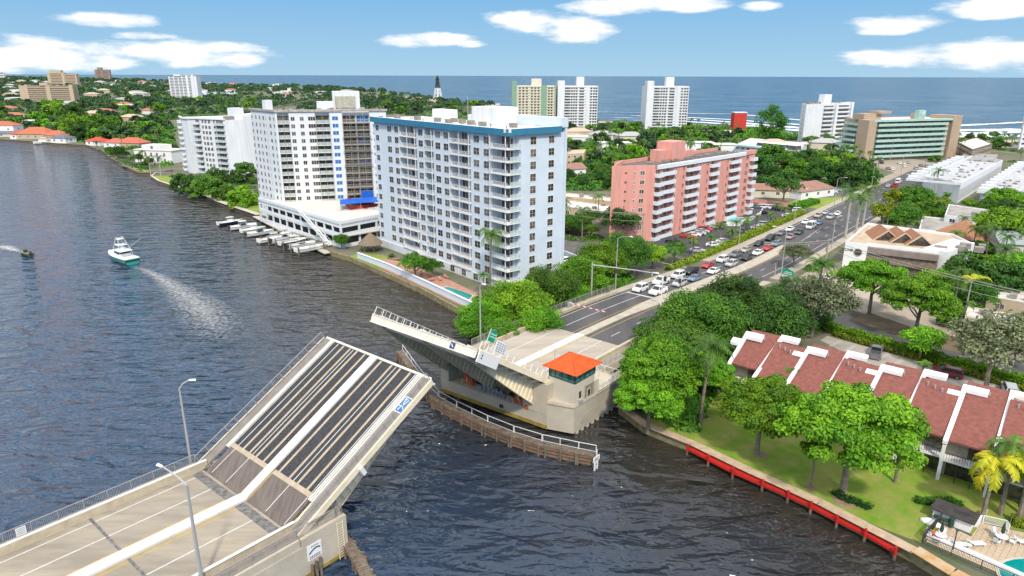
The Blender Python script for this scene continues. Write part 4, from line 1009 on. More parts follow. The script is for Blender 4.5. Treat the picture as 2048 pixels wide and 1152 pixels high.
# ---------------- generic block: footprint from three roof corners at height z, windows by rule
def block(name, label, cat, A, B_, Cn, zt, wallm, roofm, fl=None, group=None, par=.5, z0=ZL, bays=None, wmat=None, style='slide', winw=1.5, winh=1.3, step=4.2, balc=None, faces=(0, 1)):
    A, B_, Cn = [Vector((p[0], p[1], 0)) for p in (A, B_, Cn)]; D = A+Cn-B_
    b = Bld(name, label, cat, B_, group); b.prism('wall', [A[:2], B_[:2], Cn[:2], D[:2]], z0, zt-par, wallm, roofm)
    F = [Face(b, A, B_), Face(b, B_, Cn), Face(b, Cn, D), Face(b, D, A)]
    q = M()
    for i, f in enumerate(F): f.box(q, .0 if i % 2 == 0 else .3, f.L-(.0 if i % 2 == 0 else .3), -.3, .0, zt-par+.002, zt)
    b.part('parapet', q, wallm)
    if fl:
        fh = (zt-par-z0)/fl; wmat = wmat or [wf, glass]
        for fi in faces:
            f = F[fi]; n_ = max(1, int(f.L/step))
            for i in range(n_):
                for k_ in range(fl): f.win((i+.5)*f.L/n_, z0+k_*fh+fh*.33, winw, winh, wmat, style)
    return b, F
def rp(x, y, z): p = P(x, y, z); return (p.x, p.y)

# ---------------- pink block
A, Bc, Cc = V2(29.4, 202.8), V2(42.6, 205.5), V2(87.7, 250.6)
pinkm = mat('pink stucco', (.70, .33, .275), .85, .2, .8, .08, 8, stretch=(1, 1, .12)); pinkd = mat('white balcony front', (.68, .72, .77), .7, .08, .5)
pk = Bld('apartment_block', 'pink eight-storey block with rows of white fronted balconies', 'apartment block', Bc)
FA, FB = Face(pk, A, Bc), Face(pk, Bc, Cc); zt = 24.2
inn = [(2.4, 2.4), (6.5, 2.4)]
D = A+FB.d*FB.L; depth = 15
foot = [A[:2], Bc[:2]]
bays = [(4.2, 13.6, 11.0), (17.8, 28.9, 25.6), (32.6, 41.5, 38.0), (45.9, 55.6, 53.0)]
for a, b, c_ in bays: foot += [FB.pt(a), FB.pt(a, -1.3), FB.pt(c_, -1.3), FB.pt(c_)]
foot += [FB.pt(FB.L+.5), FB.pt(FB.L+.5, -15), FB.pt(4, -15)]
pk.prism('wall', foot, ZL, zt-.9, pinkm, mat('dark flat roof', (.16, .15, .14), .95, .4, .4, .2, 3, col2=(.10, .09, .085)))
q = M(); FB.box(q, 2.0, 56.5, -.5, .45, zt-1.0, zt+.15); pk.part('roof_fascia', q, pinkd)
q = M(); FA.box(q, 0, FA.L, -.4, 0, zt-.897, zt+.4); FB.box(q, 56.5, FB.L+.5, -.8, .3, zt-.897, zt+.5); Face(pk, Vector((*foot[-1], 0)), A).box(q, 0, 14, -.4, 0, zt-.897, zt+.3); FB.box(q, 0, FB.L, -15, -14.6, zt-.897, zt+.2); pk.part('parapet', q, pinkm)
q = M(); FB.box(q, 21.5, 29.5, -14, -8, zt-.89, zt+5.2); FB.box(q, 16.5, 21.5, -13, -9, zt-.89, zt+2.8); FB.box(q, 32, 42, -14, -12, zt-.89, zt+1.2); pk.part('lift_house', q, pinkm)
q = M()
for i in range(16): t_ = rnd.uniform(3, 58); FB.box(q, t_, t_+1, -8-rnd.random()*2, -6.5, zt-.88, zt-.2)
pk.part('roof_unit', q, mat('rooftop unit', ()))
fh = 2.78
for f in range(8):
    z = ZL+.3+f*fh
    for a, b, c_ in bays:
        FB.balc((a+c_)/2, z+.15, c_-a-.04, 2.1, [pinkd, pinkd], 'solid', -1.3+.003, .16)
        FB.win(a+(c_-a)*.30, z+.2, (c_-a)*.42, 2.1, [tan, mat('curtained glass', (.30, .24, .20), .3, .3, .8)], 'slide', -1.3+.003, 'balcony_door')
        FB.win(a+(c_-a)*.72, z+.2, (c_-a)*.24, 2.1, [wf, mat('brown door', (.30, .12, .07), .6, .3, .8)], 'bare', -1.3+.003, 'balcony_door')
        FB.win(c_+.7, z+.9, .75, 1.05, [wf, glass], 'slide'); FB.win(a-1.4, z+.9, .75, 1.05, [pinkm, glass], 'slide')
    FA.win(4.4, z+1.2, .6, .6, [pinkd, glass], 'bare'); FA.win(7.2, z+.9, .5, .9, [wf, glass], 'slide'); FA.win(9.6, z+.8, 1.4, 1.2, [wf, glass], 'slide')
    FB.win(58.5, z+.7, 1.9, 1.4, [pinkm, glass], 'slide'); FB.balc(62.2, z+.1, 3.4, 1.5, [pinkd, pinkd], 'solid', .003, .16)
    FB.balc(1.6, z+.1, 3.0, 1.5, [pinkd, pinkd], 'solid', .003, .16); FB.win(1.6, z+.2, 2.2, 1.9, [pinkm, glass], 'slide')
pk.emit()
# ================================================================ MORE BUILDINGS
def inside(poly, x, y):
    c = False; n = len(poly); j = n-1
    for i in range(n):
        xi, yi = poly[i]; xj, yj = poly[j]
        if (yi > y) != (yj > y) and x < (xj-xi)*(y-yi)/(yj-yi)+xi: c = not c
        j = i
    return c
# curved white block on the point
b0 = P(452, 352, ZL)
cv = Bld('apartment_block', 'white curved-balcony block beside the lawn point, left of the repaired tower', 'apartment block', b0)
A, Bc, Cc = V2(-180, 361), V2(-143, 351), V2(-128, 366)
ctrl = [V2(*rp(326, 236, 29)), V2(*rp(343, 240, 29)), V2(*rp(362, 243, 29)), V2(*rp(400, 244, 29)), V2(*rp(432, 243, 29))]
ctrl = [Vector((-176, 371, 0)), Vector((-168.5, 358, 0)), Vector((-164, 353.5, 0)), Vector((-161.5, 356, 0)), Vector((-150, 350.5, 0)), Vector((-142, 346, 0))]
e1, e2, e3 = Vector((-134.5, 350.5, 0)), Vector((-121, 364.5, 0)), Vector((-150, 392, 0))
cv.prism('wall', [c[:2] for c in ctrl]+[e1[:2], e2[:2], e3[:2]], ZL, 28.5, whited, roofw)
q = M()
for a, b in zip(ctrl[:-1], ctrl[1:]): Face(cv, a, b).box(q, -.2, (b-a).length+.2, -.4, .5, 28.503, 29.2)
Face(cv, e1, e2).box(q, 0, 20, -.4, 0, 28.504, 30.2); Face(cv, e2, e3).box(q, 0, 30, -.4, 0, 28.503, 29.3); cv.part('parapet', q, whited)
q = M(); F_ = Face(cv, e1, e2); F_.box(q, -3, 3, -10, -5, 28.51, 34.0, 0); F_.box(q, 3, 16, -9, -1, 28.51, 31, 0); F_.box(q, -7, -3, -7, -3, 28.51, 30.2, 1); cv.part('lift_house', q, [whited, mat('rooftop unit', ())])
for f in range(10):
    z = ZL+.4+f*2.72
    F0 = Face(cv, ctrl[0], ctrl[1]); F0.balc(F0.L-9, z, 5.2, 1.8, [whited, whited], 'solid'); F0.win(F0.L-3.6, z+.4, 1.4, 1.7, [whited, glass], 'slide'); F0.win(F0.L-1.6, z+.4, 1.3, 1.7, [whited, glass], 'slide')
    F0 = Face(cv, ctrl[3], ctrl[4])
    F0.win(2.0, z+.25, 2.6, 2.0, [whited, glass], 'slide'); F0.balc(2.0, z, 3.6, 1.6, [whited, whited] if f % 2 else [whited, whited, panel], 'solid' if f % 2 else 'panel')
    F0.win(5.7, z+.5, 1.3, 1.6, [whited, glass], 'slide'); F0.win(7.9, z+.5, 1.5, 1.6, [whited, glass], 'slide'); F0.win(10.3, z+.5, 1.5, 1.6, [whited, glass], 'slide')
    F0 = Face(cv, ctrl[4], ctrl[5])
    F0.win(1.2, z+.5, 1.3, 1.6, [whited, glass], 'slide'); F0.win(5.2, z+.25, 5.0, 2.1, [whited, glass], 'triple'); F0.balc(5.4, z, 6.6, 1.5, [whited, metalw, panel], 'panel')
    F0 = Face(cv, e1, e2); F0.win(14.5, z+.4, .5, 1.8, [whited, glass], 'bare'); 
    F0.balc(F0.L+1.5, z, 4.5, 2.2, [whited, whited], 'solid')
cv.emit()

def gbase(x, y): p = P(x, y, ZL); return Vector((p.x, p.y, 0))
def tower(name, label, cat, xl, xr, yb, ytop, dep, wallm, roofm, turn=0.0):
    """block whose front spans two image columns at the ground line, turned by 'turn' degrees"""
    a, b = gbase(xl, yb), gbase(xr, yb); mid = (a+b)/2; w_ = (b-a).length/math.cos(R(turn)); ang = math.atan2(b.y-a.y, b.x-a.x)+R(turn)
    d = Vector((math.cos(ang), math.sin(ang), 0)); n = Vector((d.y, -d.x, 0)); p = mid-d*w_/2; q_ = mid+d*w_/2
    y_ = mid.y; dz = (CAMH-ZL)*0
    pz = P(xl, ytop, 0); zt = CAMH-CAMH*y_/pz.y if pz.y > 0 else 48
    return p, q_, -n*dep, zt
cream = mat('cream stucco', (.62, .59, .48), .8, .1, .2); seag = mat('sea green stucco', (.22, .36, .27), .8, .12, .3)
# beach towers
def beach_tower(label, xl, xr, yb, kind):
    a, b = gbase(xl, yb), gbase(xr, yb); zt = 41.2; dp = 22
    d = (b-a).normalized(); n = Vector((d.y, -d.x, 0))
    B_ = Bld('beach_tower', label, 'apartment tower', a); Lf = (b-a).length
    F = Face(B_, a, b)
    wl = cream if kind == 0 else whited
    B_.prism('wall', [F.pt(0), F.pt(Lf), F.pt(Lf, -dp), F.pt(0, -dp)], ZL, zt, wl, roofw)
    q = M()
    if kind == 0:
        F.box(q, -.4, 4.2, -8, .7, ZL, zt+4, 1); F.box(q, 26.5, 31.5, -3, .6, ZL, zt+.5, 1); F.box(q, 38.8, Lf+.3, -6, .7, ZL, zt+.6, 1); F.box(q, 18, 27, -14, -6, zt, zt+6.2, 0)
        cols = [7, 10.2, 13.4, 18, 21, 24, 33.5, 36]
    else:
        F.box(q, -.4, 5.6, -10, .7, ZL, zt+4.6, 0); F.box(q, Lf*.48, Lf*.66, -12, -5, zt, zt+8, 0); F.box(q, Lf*.72, Lf*.78, -1, .5, ZL, zt+.4, 0)
        cols = [Lf*.28, Lf*.34, Lf*.40, Lf*.46, Lf*.83, Lf*.90, Lf*.96]
    for i in range(16): F.box(q, 5.7, Lf-.1, 0.003, .35, ZL+2+i*2.45, ZL+2.9+i*2.45, 0)
    B_.part('trim', q, [wl, seag])
    if kind:
        for f in range(15): F.balc(Lf*.21, ZL+2.2+f*2.45, Lf*.1, .9, [whited, metalw], 'bars', .002); F.win(Lf*.21, ZL+2.3+f*2.45, Lf*.09, 2.0, [whited, glass], 'bare'); F.win(Lf*.59, ZL+2.5+f*2.45, Lf*.12, 1.7, [whited, glass], 'slide')
    for f in range(15):
        for c_ in cols: F.win(c_, ZL+2.95+f*2.45, 1.7, 1.35, [wl, glass], 'bare')
    return B_.emit()
beach_tower('cream and sea-green beach tower, left one of the joined pair', 1024, 1110, 262, 0)
beach_tower('white beach tower joined to the right side of the cream and green one', 1115, 1193, 263, 1)
beach_tower('free-standing white beach tower with a gap of sea on both sides', 1290, 1372, 264, 1)
# white slab tower near the beach
a, b, c_ = V2(*rp(1597, 208, 30)), V2(*rp(1634, 207, 30)), V2(*rp(1698, 203, 30))
p1 = gbase(1603, 290)
wt_, F = block('apartment_tower', 'white ten-storey slab with a blank wall and banded windows near the beach', 'apartment tower', tuple((p1+p1.normalized()*14+Vector((-3.2, 1, 0)))[:2]), p1, gbase(1692, 284), 30.6, whited, roofw, 9, faces=(0,), step=9)
f = F[1]; 
for k_ in range(9):
    z = ZL+1.2+k_*3.1
    f.win(f.L*.49, z, f.L*.21, 1.9, [whited, glass], 'triple'); f.win(f.L*.81, z, f.L*.27, 1.9, [whited, glass], 'triple')
    f.balc(f.L*.49, z-.2, f.L*.22, 1.3, [whited, whited], 'solid'); f.balc(f.L*.81, z-.2, f.L*.28, 1.3, [whited, whited], 'solid')
q = M(); f.box(q, f.L*.61, f.L*.66, -2, 2.0, ZL, 31); f.box(q, f.L*.5, f.L*.66, -10, -5, 30.2, 37); f.box(q, f.L*.96, f.L+.4, -4, 2, ZL, 31.4)
wt_.part('fin', q, whited); q = M()
for i in range(14): t_ = rnd.uniform(2, f.L-3); f.box(q, t_, t_+1.6, -9, -7.5, 30.11, 31.6)
wt_.part('roof_unit', q, mat('rooftop unit', ())); wt_.emit()
# sea green hotel
teal = mat('teal balcony front', (.38, .56, .50), .7, .12, .4); bro = mat('tan brown stucco', (.42, .32, .23), .85, .12, .3)
p1, p2 = gbase(1727, 322), gbase(1893, 314)
ht, F = block('beach_hotel', 'wide beach hotel with sea-green balcony bands and tan end walls', 'hotel', tuple((p1+p1.normalized()*22+Vector((-13, 6, 0)))[:2]), p1, p2, 25.2, bro, roofw)
f = F[1]
for k_ in range(7):
    z = ZL+2.2+k_*3.1
    f.balc(f.L*.50, z, f.L*.83, 2.0, [teal, teal], 'solid', .002, .5); f.win(f.L*.5, z+.4, f.L*.8, 2.0, [cream, mat('hotel room front', (.30, .29, .24), .5, .5, .25, col2=(.10, .10, .10))], 'triple', kind='window')
    for i in range(8): f.win(f.L*(.14+.1*i)+((k_*7+i*3) % 5)*.6, z+.6, 1.2, 1.5, [cream, glass], 'bare', .03)
    F[0].balc(F[0].L*.45-k_*0, z, F[0].L*.6, 2.2+.9*(6-k_), [teal, teal], 'solid', .002, .5)
q = M(); f.box(q, f.L*.02, f.L*.98, 0.003, 2.4, 24.2, 25.4, 1); f.box(q, f.L*.52, f.L*.60, -.5, 2.5, 24.3, 30.6, 1); f.box(q, f.L*.95, f.L+4, -14, 2.6, ZL, 27.0, 0); f.box(q, -2.5, f.L*.055, -6, 2.3, ZL, 25.3, 0)
f.box(q, f.L*.02, f.L*.22, -14, -6, 25, 28.6, 0); f.box(q, f.L*.6, f.L*.66, -8, -1, 25, 28.4, 0); f.box(q, f.L*.16, f.L*.3, -12, -4, 28.6, 30, 0)
ht.part('end_wall', q, [bro, teal])
q = M()   # pale crest on the roof sign
for a, b in (((.53, 29.6), (.555, 28.2)), ((.555, 28.2), (.59, 29.8)), ((.545, 28.0), (.56, 26.6)), ((.56, 27.8), (.58, 26.8)), ((.535, 29.0), (.545, 27.4))):
    A_ = f.p-ht.base+f.n*2.53; pa = A_+f.d*f.L*a[0]; pb = A_+f.d*f.L*b[0]; q.beam((pa.x, pa.y, a[1]), (pb.x, pb.y, b[1]), .25, .1)
ht.part('sign_emblem', q, white)
ht.emit()
# low brown beach motel and the slice of white tower at the right edge
block('beach_motel', 'low brown two-storey beach motel with a white gravel roof, right of the green hotel', 'motel', rp(1915, 285, 8), rp(1945, 300, 8), rp(1985, 288, 8), 8.4, mat('brown stucco', (.22, .16, .11), .85, .15, .3), roofw, 2, step=3.5, winw=2.2)[0].emit()
bx, F = block('apartment_tower', 'white tower cut by the right edge above the beach', 'apartment tower', gbase(2034, 296), gbase(2036, 302), gbase(2140, 298), 30.5, whited, roofw, 9, step=6, winw=3); bx.emit()
# white stucco row houses
for lab, A_, B2, C2, zt in (('long white row of town houses nearest the road junction', (1848, 352), (1922, 366), (2006, 320), 9.4), ('second long white row of town houses cut by the right edge', (1963, 378), (2032, 388), (2095, 332), 9.4)):
    pa, pb_, pc_ = rp(*A_, zt), rp(*B2, zt), rp(*C2, zt)
    bx, F = block('terraced_houses', lab, 'town houses', pa, pb_, pc_, zt, whited, roofg, par=.9)
    f = F[1]
    for i in range(int(f.L/2.4)): f.win(1.5+i*2.4, 2.2, .7, 4.4, [whited, mat('shaded slot glass', (.10, .12, .14), .3)], 'bare')
    q = M()
    for i in range(int(f.L/5)): f.box(q, 2+i*5, 4.5+i*5, -f.b.base.length*0-F[0].L+.5, -F[0].L+3.6, 8.5, 10.2+.6*(i % 2))
    for i in range(int(f.L/9)): f.box(q, i*9, i*9+.3, -F[0].L+.4, -.3, 8.5, 9.4)
    bx.part('stair_head', q, whited); q = M()
    for i in range(int(f.L/2)): t_ = rnd.uniform(1, f.L-2); o_ = -rnd.uniform(2, F[0].L*.6); f.box(q, t_, t_+.9, o_-.9, o_, 8.51, 9.2)
    bx.part('roof_unit', q, mat('rooftop unit', ())); bx.emit()
# flat roofed buildings behind the commercial block
for lab, A_, B2, C2, zt, wl, rf in (('white flat-roofed building with roof plant, above the cluttered grey roof', (1898, 408), (1890, 430), (1990, 445), 6.5, whited, roofg), ('low white building with a cluttered grey roof and arched windows', (1845, 432), (1838, 458), (1972, 472), 4.6, whited, roofg),
      ('white-roofed low building between the blue tower and the pink block, farther one', (1132, 385), (1128, 392), (1222, 402), 6.0, tan, roofw), ('white-roofed low building between the blue tower and the pink block, nearer one', (1130, 398), (1126, 412), (1222, 426), 5.0, tan, roofw),
      ('beige flat-topped house behind the pink block among the trees', (1138, 300), (1132, 308), (1168, 306), 7.5, tan, tan), ('salmon trimmed low building with a flat white roof left of the feathery pine', (1416, 260), (1412, 266), (1462, 266), 6.5, mat('peach stucco', (.55, .36, .27), .8, .1, .4), roofw),
      ('white modern building with four glass roof pavilions behind the pink block', (1500, 276), (1470, 290), (1596, 302), 7.2, whited, roofw), ('white low building with a long flat roof behind the parking lots', (1030, 268), (1120, 268), (1290, 275), 4.5, whited, roofw),
      ('pale building with brown slab roof by the beach road', (1930, 305), (1918, 318), (1990, 322), 5.0, bro, roofg), ('cream bungalow with a white roof at the right edge by the wires', (1936, 612), (1930, 632), (2030, 650), 4.4, cream, roofw),
      ('white-roofed house at the right edge above the cream bungalow', (1985, 572), (1975, 592), (2090, 612), 4.5, tan, mat('pale weathered roof', (.55, .53, .49), .9, .2, .3))):
    bx, F = block('flat_roof_building', lab, 'building', rp(*A_, zt), rp(*B2, zt), rp(*C2, zt), zt, wl, rf, 1 if zt < 6.2 else 2, step=4, winw=1.6, winh=1.1, par=.4)
    f = F[1]; q = M()
    for i in range(4): t_ = rnd.uniform(1, f.L-2); o_ = -rnd.uniform(1.5, max(2, F[0].L-2)); f.box(q, t_, t_+1.3, o_-1.2, o_, zt-.39, zt+.5)
    bx.part('roof_unit', q, mat('rooftop unit', ()))
    if 'pavilions' in lab:
        q = M(); 
        for i in range(4): t_ = f.L*(.30+.17*i); f.box(q, t_, t_+f.L*.11, -9, -4, zt-.39, zt+2.4, 1); f.box(q, t_-.5, t_+f.L*.12, -9.5, -3.2, zt+2.4, zt+2.8, 0)
        f.box(q, 2, f.L*.8, -3, 1.5, zt-.39, zt+.6, 2)
        bx.part('pavilion', q, [whited, glass, mat('pale blue awning', (.45, .6, .65))])
    bx.emit()
# red mural slab
p = gbase(1479, 262); bx = Bld('mural_building', 'narrow tall building with a bright red wall beside the feathery pine', 'building', p); f = Face(bx, p+V2(-6, 0), p+V2(6, 1)); bx.prism('wall', [f.pt(0), f.pt(12), f.pt(12, -8), f.pt(0, -8)], ZL, 17.5, mat('red wall', (.52, .045, .03), .7, .12, .3), roofg); q = M(); f.box(q, -.2, 12.2, -8.2, .2, 17.503, 18.2); bx.part('parapet', q, whited); bx.emit()
# ---- commercial building with brown peaks
z7 = 9.2
A, Bc, Cc, D2 = V2(*rp(1691, 484, z7)), V2(*rp(1736, 490, z7)), V2(*rp(1892, 505, z7)), V2(*rp(1945, 487, z7))
back1, back2 = V2(*rp(1735, 446, z7)), V2(*rp(1905, 468, z7))
cb = Bld('commercial_building', 'white building with a porthole window and brown zigzag roof peaks', 'building', Bc)
cb.prism('wall', [A[:2], Bc[:2], (Bc+V2(.8, 1.6))[:2], (Cc+V2(-1.0, .9))[:2], Cc[:2], D2[:2], back2[:2], back1[:2]], ZL, 8.7, white, mat('tan roof deck', (.50, .40, .29), .9, .3, .4, col2=(.36, .28, .20)))
q = M(); pts = [A, Bc, Bc+V2(.8, 1.6), Cc+V2(-1, .9), Cc, D2, back2, back1]
for i, a in enumerate(pts):
    b = pts[(i+1) % len(pts)]; fx = Face(cb, a, b); fx.box(q, 0, fx.L, -.3, 0, 8.703+.001*i, 9.3+.001*i)
cb.part('parapet', q, white)
fA, fM, fC = Face(cb, A, Bc), Face(cb, Bc+V2(.8, 1.6), Cc+V2(-1, .9)), Face(cb, Cc, D2)
q = M(); fM.box(q, 0, fM.L, .003, 1.4, 7.0, 8.5, 0); fM.box(q, 0, fM.L, .003, .8, 4.6, 7.0, 1); cb.part('fascia', q, [mat('grey brown fascia', (.25, .21, .19), .8, .25, .8), mat('dark mural panel', (.12, .10, .085), .8, .5, 1.2, col2=(.26, .2, .15))])
q = M(); fM.box(q, .1, fM.L-.1, .003, .1, ZL, 4.6, 0); cb.part('shopfront', q, glass)
q = M(); fC.box(q, -0.3, fC.L+.3, -5, .4, ZL, 9.45); cb.part('end_wing', q, white)
q = M(); c0 = Vector((*fA.pt(fA.L*.62, .05), 0))-cb.base
ring = [(c0+fA.d*math.cos(t_*.3927)*.95+Vector((0, 0, 7.0+math.sin(t_*.3927)*.95))) for t_ in range(16)]
q.poly([p+fA.n*.02 for p in ring], 0)
for i in range(16): q.beam(ring[i]+fA.n*.04, ring[(i+1) % 16]+fA.n*.04, .12, .12, 1)
cb.part('porthole_window', q, [glass, metalg])
text(cb.t, 'CNB', 1.0, Matrix.Translation((Vector((*fA.pt(fA.L*.2, .06), 7.3))-cb.base)) @ Matrix.Rotation(fA.rz, 4, 'Z') @ Matrix.Rotation(math.pi/2, 4, 'X'), mat('black print', ()), 'lettering', .03)
brt = mat('brown shingle roof', (.33, .165, .095), .9, .18, .6, col2=(.27, .13, .075))
def peak(name, parent, base, c, sx, sy, rz, z0, hgt, m, over=.3):
    """gabled peak: ridge along local y"""
    q = M(); q.mx = Matrix.Translation((c[0]-base.x, c[1]-base.y, 0)) @ Matrix.Rotation(rz, 4, 'Z')
    q.add([(-sx, -sy, z0), (sx, -sy, z0), (sx, sy, z0), (-sx, sy, z0), (0, -sy, z0+hgt), (0, sy*.9, z0+hgt)], [(0, 4, 5, 3), (1, 2, 5, 4), (2, 3, 5)], 0)
    q.add([(-sx+.3, -sy+.25, z0), (sx-.3, -sy+.25, z0), (0, -sy+.25, z0+hgt-.3)], [(0, 1, 2)], 1)
    for s in (-1, 1): q.beam((s*sx, -sy, z0), (0, -sy, z0+hgt), .2, .3, 2)
    return q.build(name, [m, glass, tan], parent)
for i, (x, y) in enumerate(((1765, 470), (1798, 475), (1829, 480))):
    peak('roof_peak', cb.t, cb.base, rp(x, y, 9.2), 3.3, 5.0, fM.rz+.3, 8.75, 2.7, brt)
cc_ = P(1932, 470, 6.5); q = M(); q.mx = Matrix.Translation((cc_.x-cb.base.x, cc_.y-cb.base.y, 0)) @ Matrix.Rotation(.35, 4, 'Z')
cs = [(-7, -5, 6.6), (7, -5, 5.0), (7, 5.5, 5.0), (-7, 5.5, 6.6)]
for i in range(4): q.poly([cs[i], cs[(i+1) % 4], (-.5, .5, 11.0)])
q.box(-6, -4.5, ZL, 6, 5, 5.2); cb.part('hip_roof', q, brt)
q = M()
for t_, o_, w_, d_ in ((4, -9, 3, 2), (19, -5, 2.2, 1.6), (20, -9, 2.4, 2), (23, -6, 2, 2), (14.5, -3.2, 2.8, .6), (24, -10, 1.5, 1.5)): fM.box(q, t_, t_+w_, o_-d_, o_, 8.71, 10.0)
cb.part('roof_unit', q, mat('rooftop unit', ())); cb.emit()

# ---- house builder
def house(name, label, cpx, w_, d_, rz, wallh, roofh, wallm, roofm, hip=True, group=None, wins=3, c=None, parts=True, over=.5):
    c = c or P(*cpx, ZL); t = thing(name, label, 'house', (c.x, c.y, ZL), rz, group); FOOT.append([(c.x-w_/2, c.y-d_/2), (c.x+w_/2, c.y-d_/2), (c.x+w_/2, c.y+d_/2), (c.x-w_/2, c.y+d_/2)])
    q = M(); q.box(-w_/2, -d_/2, -.1, w_/2, d_/2, wallh); q.build('wall', wallm, t)
    q = M(); W, Dd = w_/2+over, d_/2+over; k_ = (Dd if W > Dd else W)
    if hip: r0, r1 = ((-W+Dd, 0), (W-Dd, 0)) if W > Dd else ((0, -Dd+W), (0, Dd-W))
    else: r0, r1 = ((-W, 0), (W, 0)) if W > Dd else ((0, -Dd), (0, Dd))
    a, b, c_, e = (-W, -Dd, wallh), (W, -Dd, wallh), (W, Dd, wallh), (-W, Dd, wallh); A, B_ = (*r0, wallh+roofh), (*r1, wallh+roofh)
    if W > Dd: fs = [[a, b, B_, A], [b, c_, B_], [c_, e, A, B_], [e, a, A]]
    else: fs = [[a, b, A], [b, c_, B_, A], [c_, e, B_], [e, a, A, B_]]
    for f in fs: q.poly(f)
    q.poly([e, c_, b, a]); q.build('roof', roofm, t)
    if parts:
        for i in range(wins):
            me = win_mesh(1.4, 1.2, [wf, glass], 'slide'); o = me.build('window', [wf, glass], t); o.location = (-w_/2+(i+.5)*w_/wins, -d_/2-.003, wallh*.4)
        me = win_mesh(1.4, 1.2, [wf, glass], 'slide'); o = me.build('window', [wf, glass], t); o.location = (w_/2+.003, 0, wallh*.4); o.rotation_euler.z = math.pi/2
    return t
orr = mat('orange tile roof', (.46, .15, .08), .9, .2, .8, col2=(.36, .11, .06)); redr = mat('red tile roof', (.55, .07, .045), .8, .2, .8); slate = mat('slate roof', (.13, .15, .18), .8, .2, .5)
house('house', 'brown-roofed bank branch with white walls beside the lawn by the road', (1612, 392), 22, 11, .55, 3.4, 3.0, white, mat('red brown roof', (.30, .17, .13), .9, .2, .5), wins=3)
house('house', 'long brown-roofed annex right of the pink block', (1535, 392), 24, 9, -.12, 3.2, 2.2, cream, mat('red brown roof', ()), wins=4)
house('house', 'grey-roofed cream house at the right edge behind the dark trees', (2050, 520), 18, 12, -.25, 5.5, 2.6, cream, mat('grey green shingles', (.30, .34, .34), .9, .15, .8), hip=False, wins=2)
house('house', 'small white house with a brown gable roof behind the blue tower', (1142, 352), 12, 9, .5, 4, 2.6, white, mat('red brown roof', ()), hip=False, wins=2)
house('house', 'white-walled house with an orange roof at the left edge of the bank', (8, 264), 26, 14, .05, 6, 3.4, white, orr)
house('house', 'grey-roofed house below the one at the left edge', (10, 273), 26, 8, .05, 2.5, 2, cream, slate, wins=3)
house('house', 'red-roofed small house left of the big orange-roofed house', (45, 277), 12, 10, .0, 3.5, 3, white, redr, wins=2)
house('house', 'big orange-roofed house on the far bank', (78, 277), 26, 14, -.1, 4, 5, tan, orr, wins=4)
house('house', 'orange-roofed house right of the big orange one', (118, 279), 16, 12, -.15, 3.5, 3.6, tan, orr, wins=2)
house('house', 'white house with a dark slate roof behind the docks', (128, 285), 13, 10, -.2, 3.6, 2.6, white, slate, wins=2)
house('house', 'white house with a bright red roof beside the big round tree', (198, 290), 13, 10, -.3, 3.2, 2.4, white, mat('scarlet roof', (.62, .05, .03), .7), wins=2)
house('house', 'grey-roofed house directly behind the bright red roof', (184, 278), 12, 9, -.3, 4.4, 2.6, cream, slate, wins=2)
house('house', 'white house with a soft red tile roof among palms', (236, 294), 14, 10, -.3, 3.4, 2.8, white, mat('salmon red tile roof', (.50, .13, .09), .9, .2, .8), wins=2)
house('house', 'long red tile roof house behind the white modern villa', (268, 295), 20, 11, -.3, 3.6, 3.4, tan, mat('salmon red tile roof', ()), wins=3)
c = P(300, 326, ZL); bx = Bld('villa', 'white two-storey modern villa with a boxy upper floor by the shore palms', 'villa', c); f = Face(bx, c+V2(-11, 5), c+V2(14, -2))
bx.prism('wall', [f.pt(0), f.pt(f.L), f.pt(f.L, -12), f.pt(0, -12)], ZL, 8.0, white, roofg); bx.prism('upper_floor', [f.pt(6), f.pt(19), f.pt(19, -9), f.pt(6, -9)], 8.0, 11.2, white, roofw)
q = M(); f.box(q, -.4, f.L+.4, -12.3, .3, 8.003, 8.5); bx.part('cornice', q, cream)
for t_ in (4, 8, 12, 16, 21): f.win(t_, 5, 1.3, 1.9, [wf, glass], 'slide'); f.win(t_, 1.8, 1.3, 2, [wf, glass], 'slide')
f.win(13, 9, 1.6, 1.7, [wf, glass], 'slide'); bx.emit()
# ---- distant blocks
def far_block(label, xl, xr, yb, zt, wallm, glassm, fl, cols, dep=16, group=None, extra=None, turn=0, name='apartment_block'):
    a, b = gbase(xl, yb), gbase(xr, yb); bx = Bld(name, label, 'apartment block', a, group); f = Face(bx, a, b)
    bx.prism('wall', [f.pt(0), f.pt(f.L), f.pt(f.L, -dep), f.pt(0, -dep)], ZL, zt, wallm, roofg)
    for k_ in range(fl):
        z = ZL+2+k_*(zt-ZL-2)/fl; hh = (zt-ZL-2)/fl
        for c0, c1 in cols: f.win(f.L*(c0+c1)/2, z+hh*.45, f.L*(c1-c0), hh*.5, [wallm, glassm], 'bare'); f.balc(f.L*(c0+c1)/2, z, f.L*(c1-c0), 1.4, [wallm, wallm], 'solid', .002, .3)
    q = M()
    for t0, t1, z1 in (extra or [(.45, .55, zt+4)]): f.box(q, f.L*t0, f.L*t1, -dep*.8, 1.7, ZL if t1-t0 < .09 else zt, z1)
    bx.part('fin', q, wallm); return bx.emit()
fgl = mat('far window strip', (.22, .17, .15), .5)
far_block('long tan apartment block with two banks of balcony strips, far left', 44, 152, 209, 31.5, tan, fgl, 9, [(.17, .50), (.58, .93)], 14, None, [(.12, .17, 33), (.5, .58, 32), (.93, 1.0, 33), (.4, .55, 36)])
far_block('tan hotel slab on the skyline above the long tan block', 98, 156, 172, 52, tan, fgl, 8, [(.1, .5), (.6, .95)], 30, None, [(.1, .5, 66), (.5, .58, 56)])
